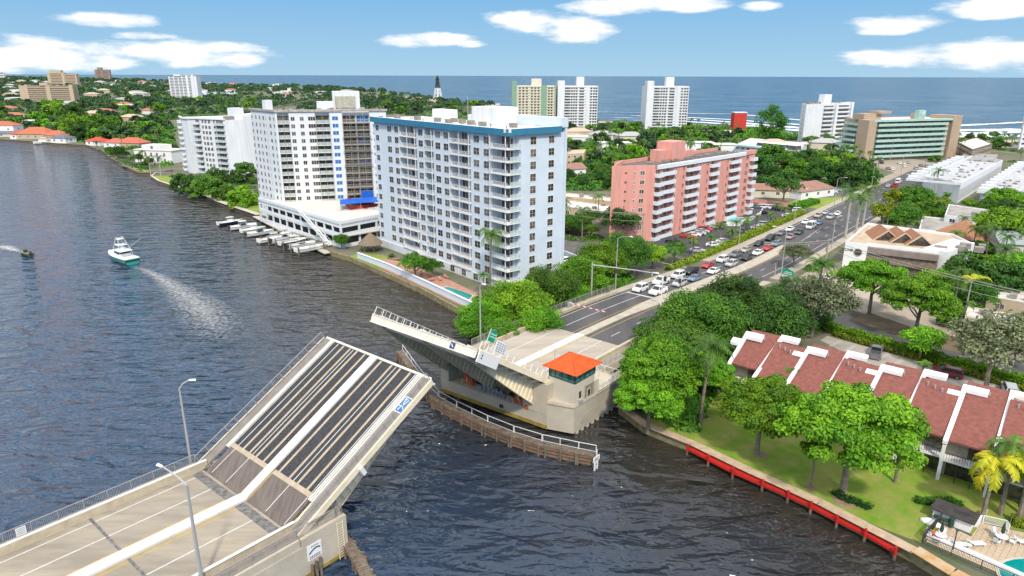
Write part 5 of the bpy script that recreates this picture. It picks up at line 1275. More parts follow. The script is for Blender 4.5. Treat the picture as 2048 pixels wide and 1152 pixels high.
far_block('brown tower on the skyline right of the tan hotel', 192, 222, 163, 80, mat('far brown stucco', (.30, .23, .19), .9), fgl, 9, [(.1, .45), (.55, .9)], 60, None, [(.2, .5, 95), (.45, .53, 82)])
far_block('white stepped tower in the woods, upper left', 343, 398, 200, 46.5, whited, mat('far glass', (.12, .13, .14)), 15, [(.04, .16), (.2, .32), (.36, .46), (.5, .62), (.68, .78)], 24, None, [(.2, .45, 50), (.83, .9, 50), (.62, .7, 49)])
far_block('small white block on the skyline at the left edge', 0, 10, 160, 60, whited, fgl, 3, [(.1, .9)], 60)
# scattered distant houses among the trees
ht0 = [('white', white, roofw, 'small white flat-roofed houses showing among the far trees'), ('tanh', tan, mat('far tan roof', (.45, .36, .27), .9), 'small tan-roofed houses showing among the far trees'), ('gr', cream, mat('far grey roof', (.36, .36, .37), .9), 'small grey-roofed houses showing among the far trees'), ('rd', white, mat('far terracotta roof', (.36, .14, .09), .9), 'small terracotta-roofed houses showing among the far trees')]
protos = [house('small_house', g_, (500, 200), 17, 11, 0, 4.5, 2.2 if i else .6, wl, rf, wins=2, group=g_, parts=False) for i, (k_, wl, rf, g_) in enumerate(ht0)]
HOUSES = []
spots = []
for y, n_ in ((158, 12), (161, 12), (164.5, 12), (169, 12), (174, 12), (180, 12), (187, 13), (195, 12), (205, 10), (217, 9), (231, 7)):
    for i in range(n_):
        x = (i+rnd.uniform(.1, .9))*(980 if y > 172 else 760)/n_
        if y > 190 and 325 < x < 1000: continue
        if 35 < x < 160 and y > 190: continue
        spots.append((x, y+rnd.uniform(-1.5, 1.5)))
spots += [(68, 252), (110, 232), (190, 237), (205, 243), (140, 214), (20, 225), (1205, 282), (1260, 285), (1230, 300), (1155, 276), (1395, 300), (1440, 304), (1545, 300), (1650, 300), (30, 240), (100, 222), (430, 192), (560, 190), (575, 195), (300, 230), (250, 218), (265, 245)]
for i, (x, y) in enumerate(spots):
    p = P(x, y, ZL)
    if p.y > 8000 or not inside(landpoly, p.x, p.y) or not inside(landpoly, p.x, p.y+60): continue
    s_ = 1.0+min(1.6, p.y/2500)*rnd.uniform(.7, 1.2); pr = protos[rnd.choice([0, 0, 0, 1, 2, 3])]
    place(pr, USED, (p.x, p.y, ZL), rnd.uniform(-.6, .6), sc=s_, label='%s house %s, %s' % (('white flat-roofed', 'tan-roofed', 'grey-roofed', 'terracotta-roofed')[protos.index(pr)], 'on the skyline' if y < 163 else 'in the far woods' if y < 182 else 'in the nearer woods' if y < 215 else 'behind the bank gardens', ('right at the left edge' if x < 28 else 'near the left edge' if x < 60 else 'above the long tan block' if x < 160 else 'left of the brown skyline tower' if x < 205 else 'right of the brown skyline tower' if x < 250 else 'left of the white stepped tower' if x < 345 else 'right of the white stepped tower' if x < 450 else 'above the repaired tower' if x < 640 else 'behind the repaired tower lift house' if x < 780 else 'left of the lighthouse' if x < 880 else 'right of the lighthouse' if x < 1010 else 'below the cream beach tower' if x < 1180 else 'behind the pink block roof' if x < 1240 else 'below the free-standing beach tower' if x < 1330 else 'near the glass pavilions'))); HOUSES.append((p.x, p.y, 11*s_))
for pr in protos:
    if not USED.get(pr.name): bpy.data.objects.remove(pr)
# ---- lighthouse: black top, white lower half, on iron legs
p = P(876, 201, ZL); lh = thing('lighthouse', 'skeletal lighthouse with a black upper half and white lower half on the skyline', 'lighthouse', p)
HH = 49.5
def leg(q, z0, z1, m):
    for i in range(8):
        a = i*math.pi/4; r0 = 9*(1-z0/52)+.5; r1 = 9*(1-z1/52)+.5; q.tube([(r0*math.cos(a), r0*math.sin(a), z0), (r1*math.cos(a), r1*math.sin(a), z1)], .5, 5, m)
        b = a+math.pi/4; q.beam((r0*math.cos(a), r0*math.sin(a), z0), (r1*math.cos(b), r1*math.sin(b), z1), .3, .3, m); q.beam((r1*math.cos(a), r1*math.sin(a), z1), (r1*math.cos(b), r1*math.sin(b), z1), .4, .4, m)
q = M(); leg(q, 0, 8, 0); leg(q, 8, 16, 0); leg(q, 16, 24, 0); leg(q, 24, 33, 1); leg(q, 33, 40, 1); q.build('frame', [white, darkm], lh)
q = M(); q.tube([(0, 0, 0), (0, 0, 24)], 2.2, 10, 0); q.tube([(0, 0, 24), (0, 0, 41)], 2.0, 10, 1); q.build('stair_column', [white, darkm], lh)
q = M(); q.lathe([(3, 40), (4.2, 41.5), (4.2, 42.3), (2.6, 42.3), (2.6, 45.5), (3.1, 45.6), (1.2, 48), (.3, 49.5)], 12); q.build('lantern', darkm, lh)

# ---------------- red-shingled row by the dock
shing = mat('dark red shingles', (.25, .088, .072), .95, .35, 1.6, .6, 10, col2=(.16, .06, .045), detail=12)
rowt = Bld('terraced_houses', 'row of dark red shingle roofs split by white fins behind the lawn', 'town houses', XY(90, 50))
def lp(u, v, z): p = XY(u, v, z); return Vector((p.x-rowt.base.x, p.y-rowt.base.y, z))
fins = [27.4, 32.4, 37.2, 42.4, 47.6, 52.7, 57.8, 62.9, 68.0, 73.1, 78.2]
ze, zr2 = 6.8, 10.0
for i in range(len(fins)-1):
    v0, v1 = fins[i]+.02, fins[i+1]-.02; dr = -.45*i*.55; ue = 96.5-.95*i*.62 if i > 0 else 98.5; ur = 105.5+(-1.3 if i % 2 else 1.3)+dr*.35
    q = M(); ang_ = (zr2-ze)/(ur-ue)
    a, b, c_, d_ = lp(ue, v0, ze), lp(ur, v0, zr2), lp(ur, v1, zr2), lp(ue, v1, ze); th_ = Vector((0, 0, .25))
    q.hexa([a-th_, d_-th_, c_-th_, b-th_, a, d_, c_, b]); e_, f_ = lp(ur+6.5, v0, 6.6), lp(ur+6.5, v1, 6.6)
    q.hexa([b-th_, c_-th_, f_-th_, e_-th_, b, c_, f_, e_])
    rowt.part('roof', q, shing)
    q = M(); P4 = [lp(ue+1.6, v0, 0), lp(ue+1.6, v1, 0), lp(ur+6.2, v1, 0), lp(ur+6.2, v0, 0)]
    q.hexa([Vector((p.x, p.y, ZL)) for p in P4]+[Vector((p.x, p.y, 6.35)) for p in P4[:4]]); rowt.part('wall', q, mat('beige siding', (.42, .37, .30), .85, .2, 1.5))
    # verandas facing the water
    q = M(); q.hexa([lp(ue-.2, v0, 3.9), lp(ue-.2, v1, 3.9), lp(ue+1.6, v1, 3.9), lp(ue+1.6, v0, 3.9), lp(ue-.2, v0, 4.1), lp(ue-.2, v1, 4.1), lp(ue+1.6, v1, 4.1), lp(ue+1.6, v0, 4.1)]); rowt.part('veranda_floor', q, white)
    q = M(); q.hexa([lp(ue+1.5, v0+.4, ZL+.1), lp(ue+1.5, v1-.4, ZL+.1), lp(ue+1.59, v1-.4, ZL+.1), lp(ue+1.59, v0+.4, ZL+.1), lp(ue+1.5, v0+.4, 3.6), lp(ue+1.5, v1-.4, 3.6), lp(ue+1.59, v1-.4, 3.6), lp(ue+1.59, v0+.4, 3.6)]); rowt.part('patio_door', q, glass)
    q = M(); q.hexa([lp(ue+1.5, v0+.4+2, 4.3), lp(ue+1.5, v1-.4, 4.3), lp(ue+1.59, v1-.4, 4.3), lp(ue+1.59, v0+2.4, 4.3), lp(ue+1.5, v0+2.4, 6.2), lp(ue+1.5, v1-.4, 6.2), lp(ue+1.59, v1-.4, 6.2), lp(ue+1.59, v0+2.4, 6.2)]); rowt.part('patio_door', q, glass)
    q = M(); q.beam(lp(ue-.15, v0, 5.1), lp(ue-.15, v1, 5.1), .06)
    for k_ in range(18): v = v0+(v1-v0)*(k_+.5)/18; q.beam(lp(ue-.15, v, 4.1), lp(ue-.15, v, 5.1), .03)
    for v in (v0+1.7, v1-1.7): q.beam(lp(ue-.15, v, ZL), lp(ue-.15, v, 3.9), .08)
    rowt.part('veranda_rail', q, darkm)
    q = M()
    for k_ in range(3): c0 = lp(ur-1.5-.3*k_, v0+1+.9*k_, zr2-.42-.1*k_); q.tube([c0, c0+Vector((0, 0, .55))], .12, 6)
    rowt.part('roof_vent', q, mat('grey plate', ()))
for i, v in enumerate(fins):
    dr = -.45*i*.55; ue = 96.5-.95*i*.62 if i > 0 else 98.5; ur = 105.5+(1.6 if i % 2 else -.6)+dr*.35
    q = M(); w_ = .27
    sl_ = (zr2-ze)/(ur-ue)
    def rib(u0, u1, va, vb, dz=0.0):
        z0, z1 = zr2-(ur-u0)*sl_, zr2-max(-.2, (ur-u1))*sl_
        q.hexa([lp(u0, va, z0-.3), lp(u0, vb, z0-.3), lp(u1, vb, z1-.3), lp(u1, va, z1-.3), lp(u0, va, z0+.2+dz), lp(u0, vb, z0+.2+dz), lp(u1, vb, z1+.2+dz), lp(u1, va, z1+.2+dz)])
    rib(ue-.5, ur, v-w_, v+w_); rib(ur-1.0, ur+.02, v+w_+.005, v+2.7, .004)
    if i % 2 == 0: rib(ur-2.7, ur-1.75, v-1.7, v-w_-.005, .006)
    q.hexa([lp(ue-.5, v-.2, ZL), lp(ue-.5, v+.2, ZL), lp(ue-.1, v+.2, ZL), lp(ue-.1, v-.2, ZL), lp(ue-.5, v-.2, ze-.71), lp(ue-.5, v+.2, ze-.71), lp(ue-.1, v+.2, ze-.71), lp(ue-.1, v-.2, ze-.71)])
    rowt.part('party_wall', q, white)
rowt.emit()
# ================================================================ VEGETATION
rs = np.random.RandomState(5)
def quads(name, cen, nor, size, shade, asp=1.35, parent=None, m=None, link=True):
    """many leaf faces at once: centres, normals, half sizes, shade value per leaf"""
    n = len(cen); r = rs.normal(size=(n, 3)); a = np.cross(nor, r); a /= np.linalg.norm(a, axis=1)[:, None]+1e-9; b = np.cross(nor, a)
    s = size[:, None]; v = np.empty((n, 4, 3)); v[:, 0] = cen-a*s*asp; v[:, 1] = cen-b*s*.75; v[:, 2] = cen+a*s*asp; v[:, 3] = cen+b*s*.75
    me = bpy.data.meshes.new(name); me.vertices.add(n*4); me.vertices.foreach_set('co', v.reshape(-1).astype(np.float32)); me.loops.add(n*4); me.loops.foreach_set('vertex_index', np.arange(n*4, dtype=np.int32))
    me.polygons.add(n); me.polygons.foreach_set('loop_start', np.arange(0, n*4, 4, dtype=np.int32)); me.update(calc_edges=True)
    at = me.attributes.new('shade', 'FLOAT', 'FACE'); at.data.foreach_set('value', shade.astype(np.float32)); me.materials.append(m)
    o = bpy.data.objects.new(name, me); C.objects.link(o)
    if parent is not None: o.parent = parent
    return o
def unit(n): d = rs.normal(size=(n, 3)); return d/np.linalg.norm(d, axis=1)[:, None]
def crown_pts(n, clumps, R=1.0, H=.75, zc=0.0, cs=(.2, .34), low=-.35, flat=.75, jitter=.5, gap=0.0, tips=0.0):
    d = unit(clumps*6); d = d[d[:, 2] > low][:clumps]; k = len(d); rad = rs.uniform(.45, .86, k)
    c = d*rad[:, None]*np.array([R, R, H]); cr = rs.uniform(*cs, k)*R; sh = rs.uniform(0, 1, k)
    w_ = cr**2; idx = rs.choice(k, n, p=w_/w_.sum()); e = unit(n); e[:, 2] = np.where(e[:, 2] < -.3, -e[:, 2], e[:, 2])
    rr = rs.uniform(.72, 1.08, n)+tips*np.abs(rs.normal(size=n))*.15
    p = c[idx]+e*(cr[idx]*rr)[:, None]*np.array([1, 1, flat]); nor = e*.8+rs.normal(size=(n, 3))*jitter+np.array([0, 0, .35]); nor /= np.linalg.norm(nor, axis=1)[:, None]
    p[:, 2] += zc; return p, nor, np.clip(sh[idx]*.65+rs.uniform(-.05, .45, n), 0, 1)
bark = mat('pale bark', (.26, .22, .17), .9, .4, 2, .4, 8); barkd = mat('dark bark', (.10, .08, .06), .9, .4, 2)
LM = {'bright': leafmat('bright green foliage', (0.04253, 0.162, 0.00891), (0.2308, 0.4536, 0.01782)), 'mid': leafmat('mid green foliage', (0.02673, 0.108, 0.01188), (0.1336, 0.3024, 0.02376)),
      'dark': leafmat('dark green foliage', (0.01458, 0.0648, 0.01188), (0.08505, 0.2052, 0.02673)), 'olive': leafmat('olive grey foliage', (0.07425, 0.1013, 0.04725), (0.2295, 0.27, 0.135)),
      'yellow': leafmat('yellow green foliage', (0.135, 0.216, 0.0135), (0.405, 0.459, 0.027)), 'palm': leafmat('palm frond green', (0.0297, 0.1013, 0.0162), (0.1485, 0.27, 0.0405), .15),
      'gold': leafmat('golden palm frond', (0.1755, 0.297, 0.0135), (0.621, 0.567, 0.027), .2)}
LM['far'] = leafmat('distant dark foliage', (.016, .048, .018), (.062, .13, .042))
core_m = mat('dark hedge filler', (.014, .035, .008), .95)  # dark fill inside hedges: inner shade as colour, added to stop light leaking through
def tree_proto(name, label, kind, n, clumps, leaf, R=5.0, ratio=1.75, H=.72, cs=(.2, .34), low=-.35, trunk=True, bk=None, flat=.8, tips=0, group=None, cat='tree', seed=1, gap=0):
    global rs
    rs = np.random.RandomState(seed); h_ = R*ratio
    t = thing(name, label, cat, (0, 0, 0), 0, group); zc = h_-R*H*.92
    p, nn, sh = crown_pts(n, clumps, R, R*H, zc, cs, low, flat, tips=tips)
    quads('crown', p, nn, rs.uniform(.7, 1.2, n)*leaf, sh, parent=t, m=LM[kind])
    q = M(); g = random.Random(seed)
    if trunk:
        tr = R*.045; q.tube([(0, 0, -.3), (g.uniform(-.1, .1)*R*.3, 0, zc*.35), (g.uniform(-.1, .1)*R*.5, g.uniform(-.1, .1)*R*.5, zc*.75), (0, 0, zc+R*H*.2)], [tr*1.25, tr, tr*.8, tr*.4], 8)
        for i in range(7):
            a = i*.9+g.random(); rr = R*g.uniform(.45, .75); z0 = zc*g.uniform(.5, .8); q.tube([(0, 0, z0), (rr*.45*math.cos(a), rr*.45*math.sin(a), z0+R*.22), (rr*math.cos(a), rr*math.sin(a), zc+R*H*g.uniform(-.1, .35))], [tr*.55, tr*.38, tr*.15], 5)
    else: q.tube([(0, 0, -.3), (0, 0, zc)], [R*.06, R*.03], 5)
    q.build('trunk', bk or bark, t)
    t['R'] = R; return t
def palm_proto(name, label, kind='palm', hgt=9.0, fl=3.2, nf=18, leaflets=13, droop=1.0, lw=.16, ll=.75, lean=.4, bk=None, group=None, seed=3, royal=False, tr=.17):
    g = random.Random(seed); t = thing(name, label, 'palm tree', (0, 0, 0), 0, group)
    top = Vector((lean, lean*.3, hgt)); q = M(); q.tube([(0, 0, -.3), (lean*.15, 0, hgt*.35), (lean*.55, lean*.15, hgt*.7), top], [tr*1.5, tr*1.05, tr, tr*.8], 7)
    if royal: q.tube([top, top+Vector((0, 0, 1.3))], [tr*1.0, tr*.6], 7, 1); top = top+Vector((0, 0, 1.2))
    q.build('trunk', [bk or bark, LM[kind]], t); q = M(); sh = []
    for i in range(nf):
        a = i*2.39996+g.uniform(-.2, .2); el = g.uniform(-.15, 1.25)*.9; L_ = fl*g.uniform(.85, 1.1); d = Vector((math.cos(a), math.sin(a), 0)); pts = []
        x = z = 0; ang = el
        for k_ in range(7): pts.append(top+d*x+Vector((0, 0, z))); x += math.cos(ang)*L_/6; z += math.sin(ang)*L_/6; ang -= (.28+.12*k_*.3)*droop
        side = Vector((-d.y, d.x, 0)); n0 = len(q.f)
        for k_ in range(6): q.beam(pts[k_], pts[k_+1], .05, .04)
        for j in range(leaflets):
            f = (j+.8)/(leaflets+.5)*6; k_ = min(5, int(f)); fr = f-k_; b = pts[k_].lerp(pts[k_+1], fr); dd = (pts[k_+1]-pts[k_]).normalized(); w2 = ll*(.55+.45*math.sin(math.pi*min(1, f/6+.12)))
            for s in (-1, 1):
                e = b+side*s*w2*.85+dd*w2*.45+Vector((0, 0, -w2*(.25+.25*g.random())))
                q.quad(b-dd*lw*.5, e-dd*lw*.15, e+dd*lw*.15, b+dd*lw*.5)
        v = g.random(); sh += [min(1, max(0, v*.6+g.uniform(0, .4))) for _ in range(len(q.f)-n0)]
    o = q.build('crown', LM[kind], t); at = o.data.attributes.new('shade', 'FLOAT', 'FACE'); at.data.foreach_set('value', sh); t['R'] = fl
    return t
PR = {}
def proto(key, f):
    if key not in PR: PR[key] = f()
    return PR[key]
TREESPOTS = []
def solve(cx, cy, wpx, k, zc_f):
    """crown centre at the pixel and apparent width give the tree's foot, radius and height"""
    zc = 5.0
    for _ in range(6):
        p = P(cx, cy, zc); dist = (p-CAMP).length; r = wpx/2*dist/FPX; zc = gz(p)+r*k*zc_f
    return p, r
def gz(p):
    u, v = UVof(p)
    if 99 < u < 192 and abs(v) < 17: return max(ZL, zr(u)-.4-max(0, abs(v)-11)*.7)
    return ZL
NAMES = {}
def tree(kind, cx, cy, wpx, label, group=None, rot=None, sx=1.0):
    pr = PR[kind]; ratio = pr['ratio'] if 'ratio' in pr else 1.75; H = .72
    p, r = solve(cx, cy, wpx, ratio, 1-H*.9/ratio)
    o = place(pr, USED, (p.x, p.y, gz(p)-.05), rot if rot is not None else rnd.uniform(0, 6.28), label, group, r/pr['R'])
    TREESPOTS.append((p.x, p.y, r)); return o
for key, kind, name, ratio, args in (('bigA', 'bright', 'broadleaf_tree', 1.55, dict(n=34000, clumps=150, leaf=.105, H=.62, cs=(.10, .20), seed=11, flat=.65)),
        ('bigB', 'bright', 'broadleaf_tree', 1.75, dict(n=30000, clumps=120, leaf=.11, H=.74, cs=(.11, .22), seed=12, flat=.65)),
        ('bankA', 'mid', 'bank_tree', 1.45, dict(n=26000, clumps=130, leaf=.11, H=.75, cs=(.13, .26), seed=13, low=-.75, tips=1.2)),
        ('bankB', 'dark', 'bank_tree', 1.35, dict(n=26000, clumps=120, leaf=.11, H=.75, cs=(.14, .28), seed=14, low=-.75, tips=1.0)),
        ('bankC', 'bright', 'bank_tree', 1.4, dict(n=26000, clumps=130, leaf=.11, H=.75, cs=(.13, .26), seed=24, low=-.75, tips=1.2)),
        ('olive', 'olive', 'olive_tree', 1.7, dict(n=8000, clumps=70, leaf=.15, H=.65, cs=(.12, .22), seed=15, tips=2.2)),
        ('midA', 'bright', 'shade_tree', 1.6, dict(n=6000, clumps=50, leaf=.21, H=.7, seed=16)),
        ('midB', 'mid', 'shade_tree', 1.7, dict(n=6000, clumps=48, leaf=.21, H=.75, seed=17)),
        ('midC', 'dark', 'shade_tree', 1.7, dict(n=6000, clumps=46, leaf=.21, H=.72, seed=18)),
        ('yel', 'yellow', 'shade_tree', 1.6, dict(n=3000, clumps=34, leaf=.28, H=.66, seed=19)),
        ('bushA', 'mid', 'shrub', 1.1, dict(n=1800, clumps=26, leaf=.34, H=.85, seed=20, low=-.3, trunk=False)),
        ('bushY', 'yellow', 'shrub', 1.1, dict(n=1500, clumps=24, leaf=.34, H=.85, seed=21, low=-.3, trunk=False)),
        ('lowA', 'bright', 'dense_tree', 1.2, dict(n=5200, clumps=60, leaf=.21, H=.85, cs=(.13, .26), seed=51, low=-.7, flat=.8)),
        ('lowB', 'mid', 'dense_tree', 1.2, dict(n=5200, clumps=56, leaf=.21, H=.85, cs=(.13, .26), seed=52, low=-.7, flat=.8)),
        ('lowC', 'dark', 'dense_tree', 1.25, dict(n=5200, clumps=52, leaf=.21, H=.85, cs=(.13, .26), seed=53, low=-.7, flat=.8)),
        ('farA', 'mid', 'far_tree', 1.45, dict(n=650, clumps=22, leaf=.62, H=.8, seed=22, low=-.2)),
        ('farB', 'far', 'far_tree', 1.45, dict(n=650, clumps=20, leaf=.62, H=.8, seed=23, low=-.2)),
        ('farC', 'bright', 'far_tree', 1.5, dict(n=600, clumps=20, leaf=.6, H=.75, seed=25, low=-.2))):
    PR[key] = tree_proto(name, 'tree', kind, ratio=ratio, cat='shrub' if name == 'shrub' else 'tree', **args); PR[key]['ratio'] = ratio
PR['coco'] = palm_proto('coconut_palm', 'palm', 'palm', 9, 3.4, 18); PR['royal'] = palm_proto('royal_palm', 'palm', 'palm', 11, 4.4, 20, lean=.1, royal=True, seed=4, bk=mat('pale palm trunk', (.42, .40, .36), .8, .2, 1), tr=.26)
PR['date'] = palm_proto('date_palm', 'palm', 'palm', 6, 3.6, 34, 15, .85, .14, .5, .1, seed=6, tr=.3); PR['gold'] = palm_proto('golden_palm', 'palm', 'gold', 5, 3.0, 15, 22, 1.1, .17, .7, .2, seed=8)
PR['green'] = palm_proto('feather_palm', 'palm', 'palm', 5.5, 3.2, 15, 22, 1.1, .15, .7, .3, seed=9); PR['fan'] = palm_proto('cabbage_palm', 'palm', 'palm', 5.5, 1.7, 30, 9, .9, .3, .55, .1, seed=10, tr=.2)
PR['farpalm'] = palm_proto('far_palm', 'palm', 'palm', 9, 3.2, 12, 5, 1.0, .5, .9, .3, seed=31, tr=.25)
def palm(kind, bx_, by_, hgt, label, group=None, rot=None):
    """palm by its foot pixel and height"""
    p = P(bx_, by_, ZL); base = {'coco': 9.6, 'royal': 12.6, 'date': 7, 'gold': 6, 'green': 6.5, 'fan': 6.2, 'farpalm': 9.6}[kind]; s_ = hgt/base
    sxy = max(.8, min(1.25, s_)); TREESPOTS.append((p.x, p.y, 1.2)); return place(PR[kind], USED, (p.x, p.y, gz(p)), rnd.uniform(0, 6.28) if rot is None else rot, label, group, (sxy, sxy, s_))
# --- named trees
for a in (('bigA', 1705, 868, 262, 'largest bright green round tree on the lawn by the red dock'), ('bigB', 1525, 812, 185, 'bright green tree with a mulch ring on the lawn, left of the largest one'),
          ('bigB', 1325, 738, 190, "lobed bright green tree right beside the bridge tender's house"), ('bigA', 1300, 800, 150, "lower bright green tree overhanging the water by the tender's house"), ('bigB', 1410, 742, 120, 'bright green tree behind the palm at the left end of the red roofs'),
          ('bigA', 1748, 566, 128, 'bright green street tree in front of the white porthole building'), ('bigA', 1842, 606, 138, 'flat-topped bright green street tree under the wires'),
          ('midC', 1245, 440, 84, 'dark round tree in front of the left end of the pink block'), ('midC', 1570, 370, 70, 'dark round tree in front of the brown-roofed bank'),
          ('olive', 1632, 600, 140, 'grey olive feathery tree at the corner of the side street'), ('olive', 1992, 690, 150, 'grey olive loose tree beside the side street at the right edge'), ('midA', 1846, 683, 76, 'small clipped green tree between the long hedge and the side street'),
          ('bankB', 1330, 655, 120, 'dark green bank tree right beside the road deck on the land side'), ('bankA', 1400, 650, 190, 'broad green bank tree between the road and the red roofs, second from the deck'), ('bankB', 1480, 610, 170, 'dark green bank tree between the road and the red roofs, third from the deck'),
          ('bankB', 1545, 640, 150, 'dark green bank tree nearest the top corner of the red roofs'), ('bankA', 1350, 700, 170, 'feathery green bank tree right of the orange tiled house'), ('bankA', 1430, 700, 120, 'green bank tree pressed against the first red roof'), ('bankB', 1585, 590, 90, 'dark green bank tree touching the grey olive tree'),
          ('bankC', 965, 640, 120, 'leafy tree at the river end of the bank, beside the pool'), ('bankC', 1035, 612, 150, 'bright leafy tree on the bank below the corner of the blue tower'), ('bankA', 1100, 578, 125, 'leafy tree on the bank halfway along the deck railing'), ('bankC', 1160, 556, 125, 'leafy tree on the bank near the end of the deck railing'),
          ('bankC', 1205, 522, 110, 'leafy tree by the end of the road railing, behind the signal mast'), ('bankA', 1250, 505, 110, 'round leafy tree left of the queue of cars'), ('midA', 1306, 508, 60, 'yellow-green tree at the left end of the long hedge'), ('bankC', 1080, 625, 110, 'leafy tree hanging over the deck railing'), ('bankA', 1000, 668, 90, 'lowest leafy tree by the raised far leaf'),
          ('bankC', 1140, 590, 90, 'leafy tree overhanging the railing below the round leafy one'), ('midB', 1350, 500, 50, 'small green tree at the near corner of the pink block parking'),
          ('midB', 830, 527, 62, 'larger of the two leafy trees on the salmon patio'), ('midB', 864, 532, 44, 'smaller of the two leafy trees on the salmon patio'), ('midB', 682, 480, 34, 'small round tree beside the thatched hut'), ('bushA', 783, 511, 14, 'clipped round shrub at the left end of the salmon patio'),
          ('lowC', 366, 366, 56, 'leftmost dark shrub mass on the lawn point by the curved white block'), ('lowB', 405, 370, 62, 'leafy tree left of the middle on the green point'), ('lowB', 442, 378, 66, 'leafy tree in the middle of the green point'), ('lowA', 484, 392, 66, 'bright round tree at the quay nearest the garage'), ('lowC', 492, 345, 62, 'dark tree at the foot of the repaired tower'), ('lowC', 432, 356, 56, 'dark tree against the foot of the curved white block'),
          ('lowC', 158, 264, 44, 'tall round dark tree among the orange roofs on the far bank'), ('lowA', 150, 250, 56, 'wide bright green tree behind the orange roofs'), ('lowB', 205, 256, 70, 'wide green tree crown behind the bright red roof'), ('lowA', 112, 220, 50, 'bright green crowns in front of the long tan block'), ('lowC', 142, 224, 50, 'dark crown right in front of the long tan block'),
          ('lowC', 1522, 336, 84, 'large dark tree right of the pink block, front one'), ('lowB', 1556, 318, 90, 'large green tree right of the pink block, rear one'), ('lowC', 1640, 345, 74, 'dark dense tree at the bend of the bank drive'), ('lowC', 1690, 348, 74, 'dark dense tree left of the far road lamps'), ('lowB', 1730, 346, 66, 'green dense tree by the far end of the road'), ('lowA', 1602, 338, 60, 'bright crown between the two dark dense trees'),
          ('yel', 1790, 400, 52, 'yellow-green tree left of the white town house row'), ('midB', 1832, 395, 60, 'green tree against the end of the white town house row'), ('yel', 1765, 425, 50, 'yellow-green tree nearest the tall palms'), ('midB', 1815, 432, 55, 'green tree above the cluttered grey roof'), ('midA', 2012, 400, 60, 'bright tree at the corner of the second town house row'),
          ('lowC', 1932, 545, 100, 'dark broad tree right of the white porthole building'), ('lowC', 2004, 560, 104, 'dark broad tree below the grey-roofed cream house'), ('midA', 2015, 455, 95, 'bright crown at the right edge above the grey-roofed house'), ('midB', 1955, 590, 70, 'green crown beside the leaning palms under the wires'), ('olive', 1590, 505, 60, 'grey olive tree beside the tall palms at the road'), ('midA', 1870, 560, 60, 'small tree against the white wing of the porthole building'),
          ('bushA', 1905, 640, 50, 'green shrub below the street tree under the wires'), ('midC', 2035, 690, 70, 'dark tree at the right edge by the side street')):
    tree(*a)
# feathery pine
PR['pine'] = tree_proto('feathery_pine', 'tall feathery pine standing against the sea behind the pavilions', 'mid', 6500, 80, .27, R=8, ratio=1.98, H=1.05, cs=(.10, .22), seed=40, tips=3, low=-.9)
PR['pine']['ratio'] = 1.98
pp_ = P(1536, 289, ZL); place(PR['pine'], USED, pp_, 1.0, 'tall feathery pine standing against the sea behind the pavilions', None, (1.6, 1.6, 1.8)); TREESPOTS.append((pp_.x, pp_.y, 10))
# --- named palms
for a in (('royal', 1705, 505, 16, 'tallest pale-trunked palm at the roadside'), ('royal', 1690, 478, 15.5, 'pale-trunked roadside palm left of the tallest'), ('royal', 1722, 470, 15, 'pale-trunked roadside palm right of the tallest'), ('date', 1636, 590, 8.5, 'bushy date palm beside the green road sign'), ('date', 1768, 548, 6.5, 'date palm in front of the porthole building'),
          ('coco', 1400, 850, 13, 'leaning coconut palm at the left end of the red roofs'), ('green', 1552, 820, 7, 'feathery green palm in front of the second red roof'), ('fan', 1790, 965, 5.5, 'pale fan palm against the verandas'), ('gold', 1963, 1040, 9, 'golden palm in front of the veranda posts'), ('green', 2000, 1030, 10, 'green palm right behind the golden one'), ('gold', 2035, 1050, 9, 'yellowing palm at the bottom right edge'), ('green', 2044, 1030, 8, 'green palm cut by the right edge'),
          ('coco', 980, 590, 15, 'tall thin palm at the near corner of the blue tower'), ('coco', 966, 588, 5, 'short palm by the turquoise pool'), ('coco', 1164, 480, 10, 'palm beside the white-roofed low building, left one'), ('coco', 1196, 440, 9, 'palm beside the white-roofed low building, right one'),
          ('royal', 302, 352, 9.5, 'left palm of the pair on the lawn point'), ('royal', 322, 352, 9.5, 'right palm of the pair on the lawn point'), ('royal', 1868, 398, 12, 'palm against the white end wall of the town houses'), ('fan', 1890, 420, 7, 'fan palm right of the town house end wall'), ('fan', 1876, 432, 6, 'fan palm below the town house end wall'), ('coco', 1920, 470, 6, 'small palm beside the arched windows'),
          ('coco', 1900, 640, 9, 'leaning yellowish palm under the wires, left one'), ('gold', 1935, 620, 8, 'leaning yellowish palm under the wires, right one'), ('green', 1918, 660, 6.5, 'low bright palm clump beside the side street'), ('date', 195, 300, 6, 'low palm between the red roofs on the far bank'), ('coco', 245, 300, 10, 'palm in front of the long red tile roof'), ('date', 270, 330, 5, 'low palm in front of the white villa'), ('coco', 1918, 310, 11, 'lone palm on the beach right of the green hotel'), ('fan', 1843, 757, 3.2, 'small palm at the edge of the parking bays')):
    palm(*a)
for i, (x, y) in enumerate(((1343, 536), (1385, 512), (1418, 508), (1440, 480), (1468, 480), (1490, 468), (1510, 462), (1540, 452), (1565, 446), (1462, 492), (1550, 438))):
    palm('green' if i % 2 else 'coco', x, y, rnd.uniform(4.5, 6), '%s young palm in the row between the pink block parking and the hedge' % ('leftmost', 'second', 'third', 'fourth', 'fifth', 'sixth', 'seventh', 'eighth', 'rightmost', 'second-row left', 'second-row right')[i], 'young palms along the hedge')
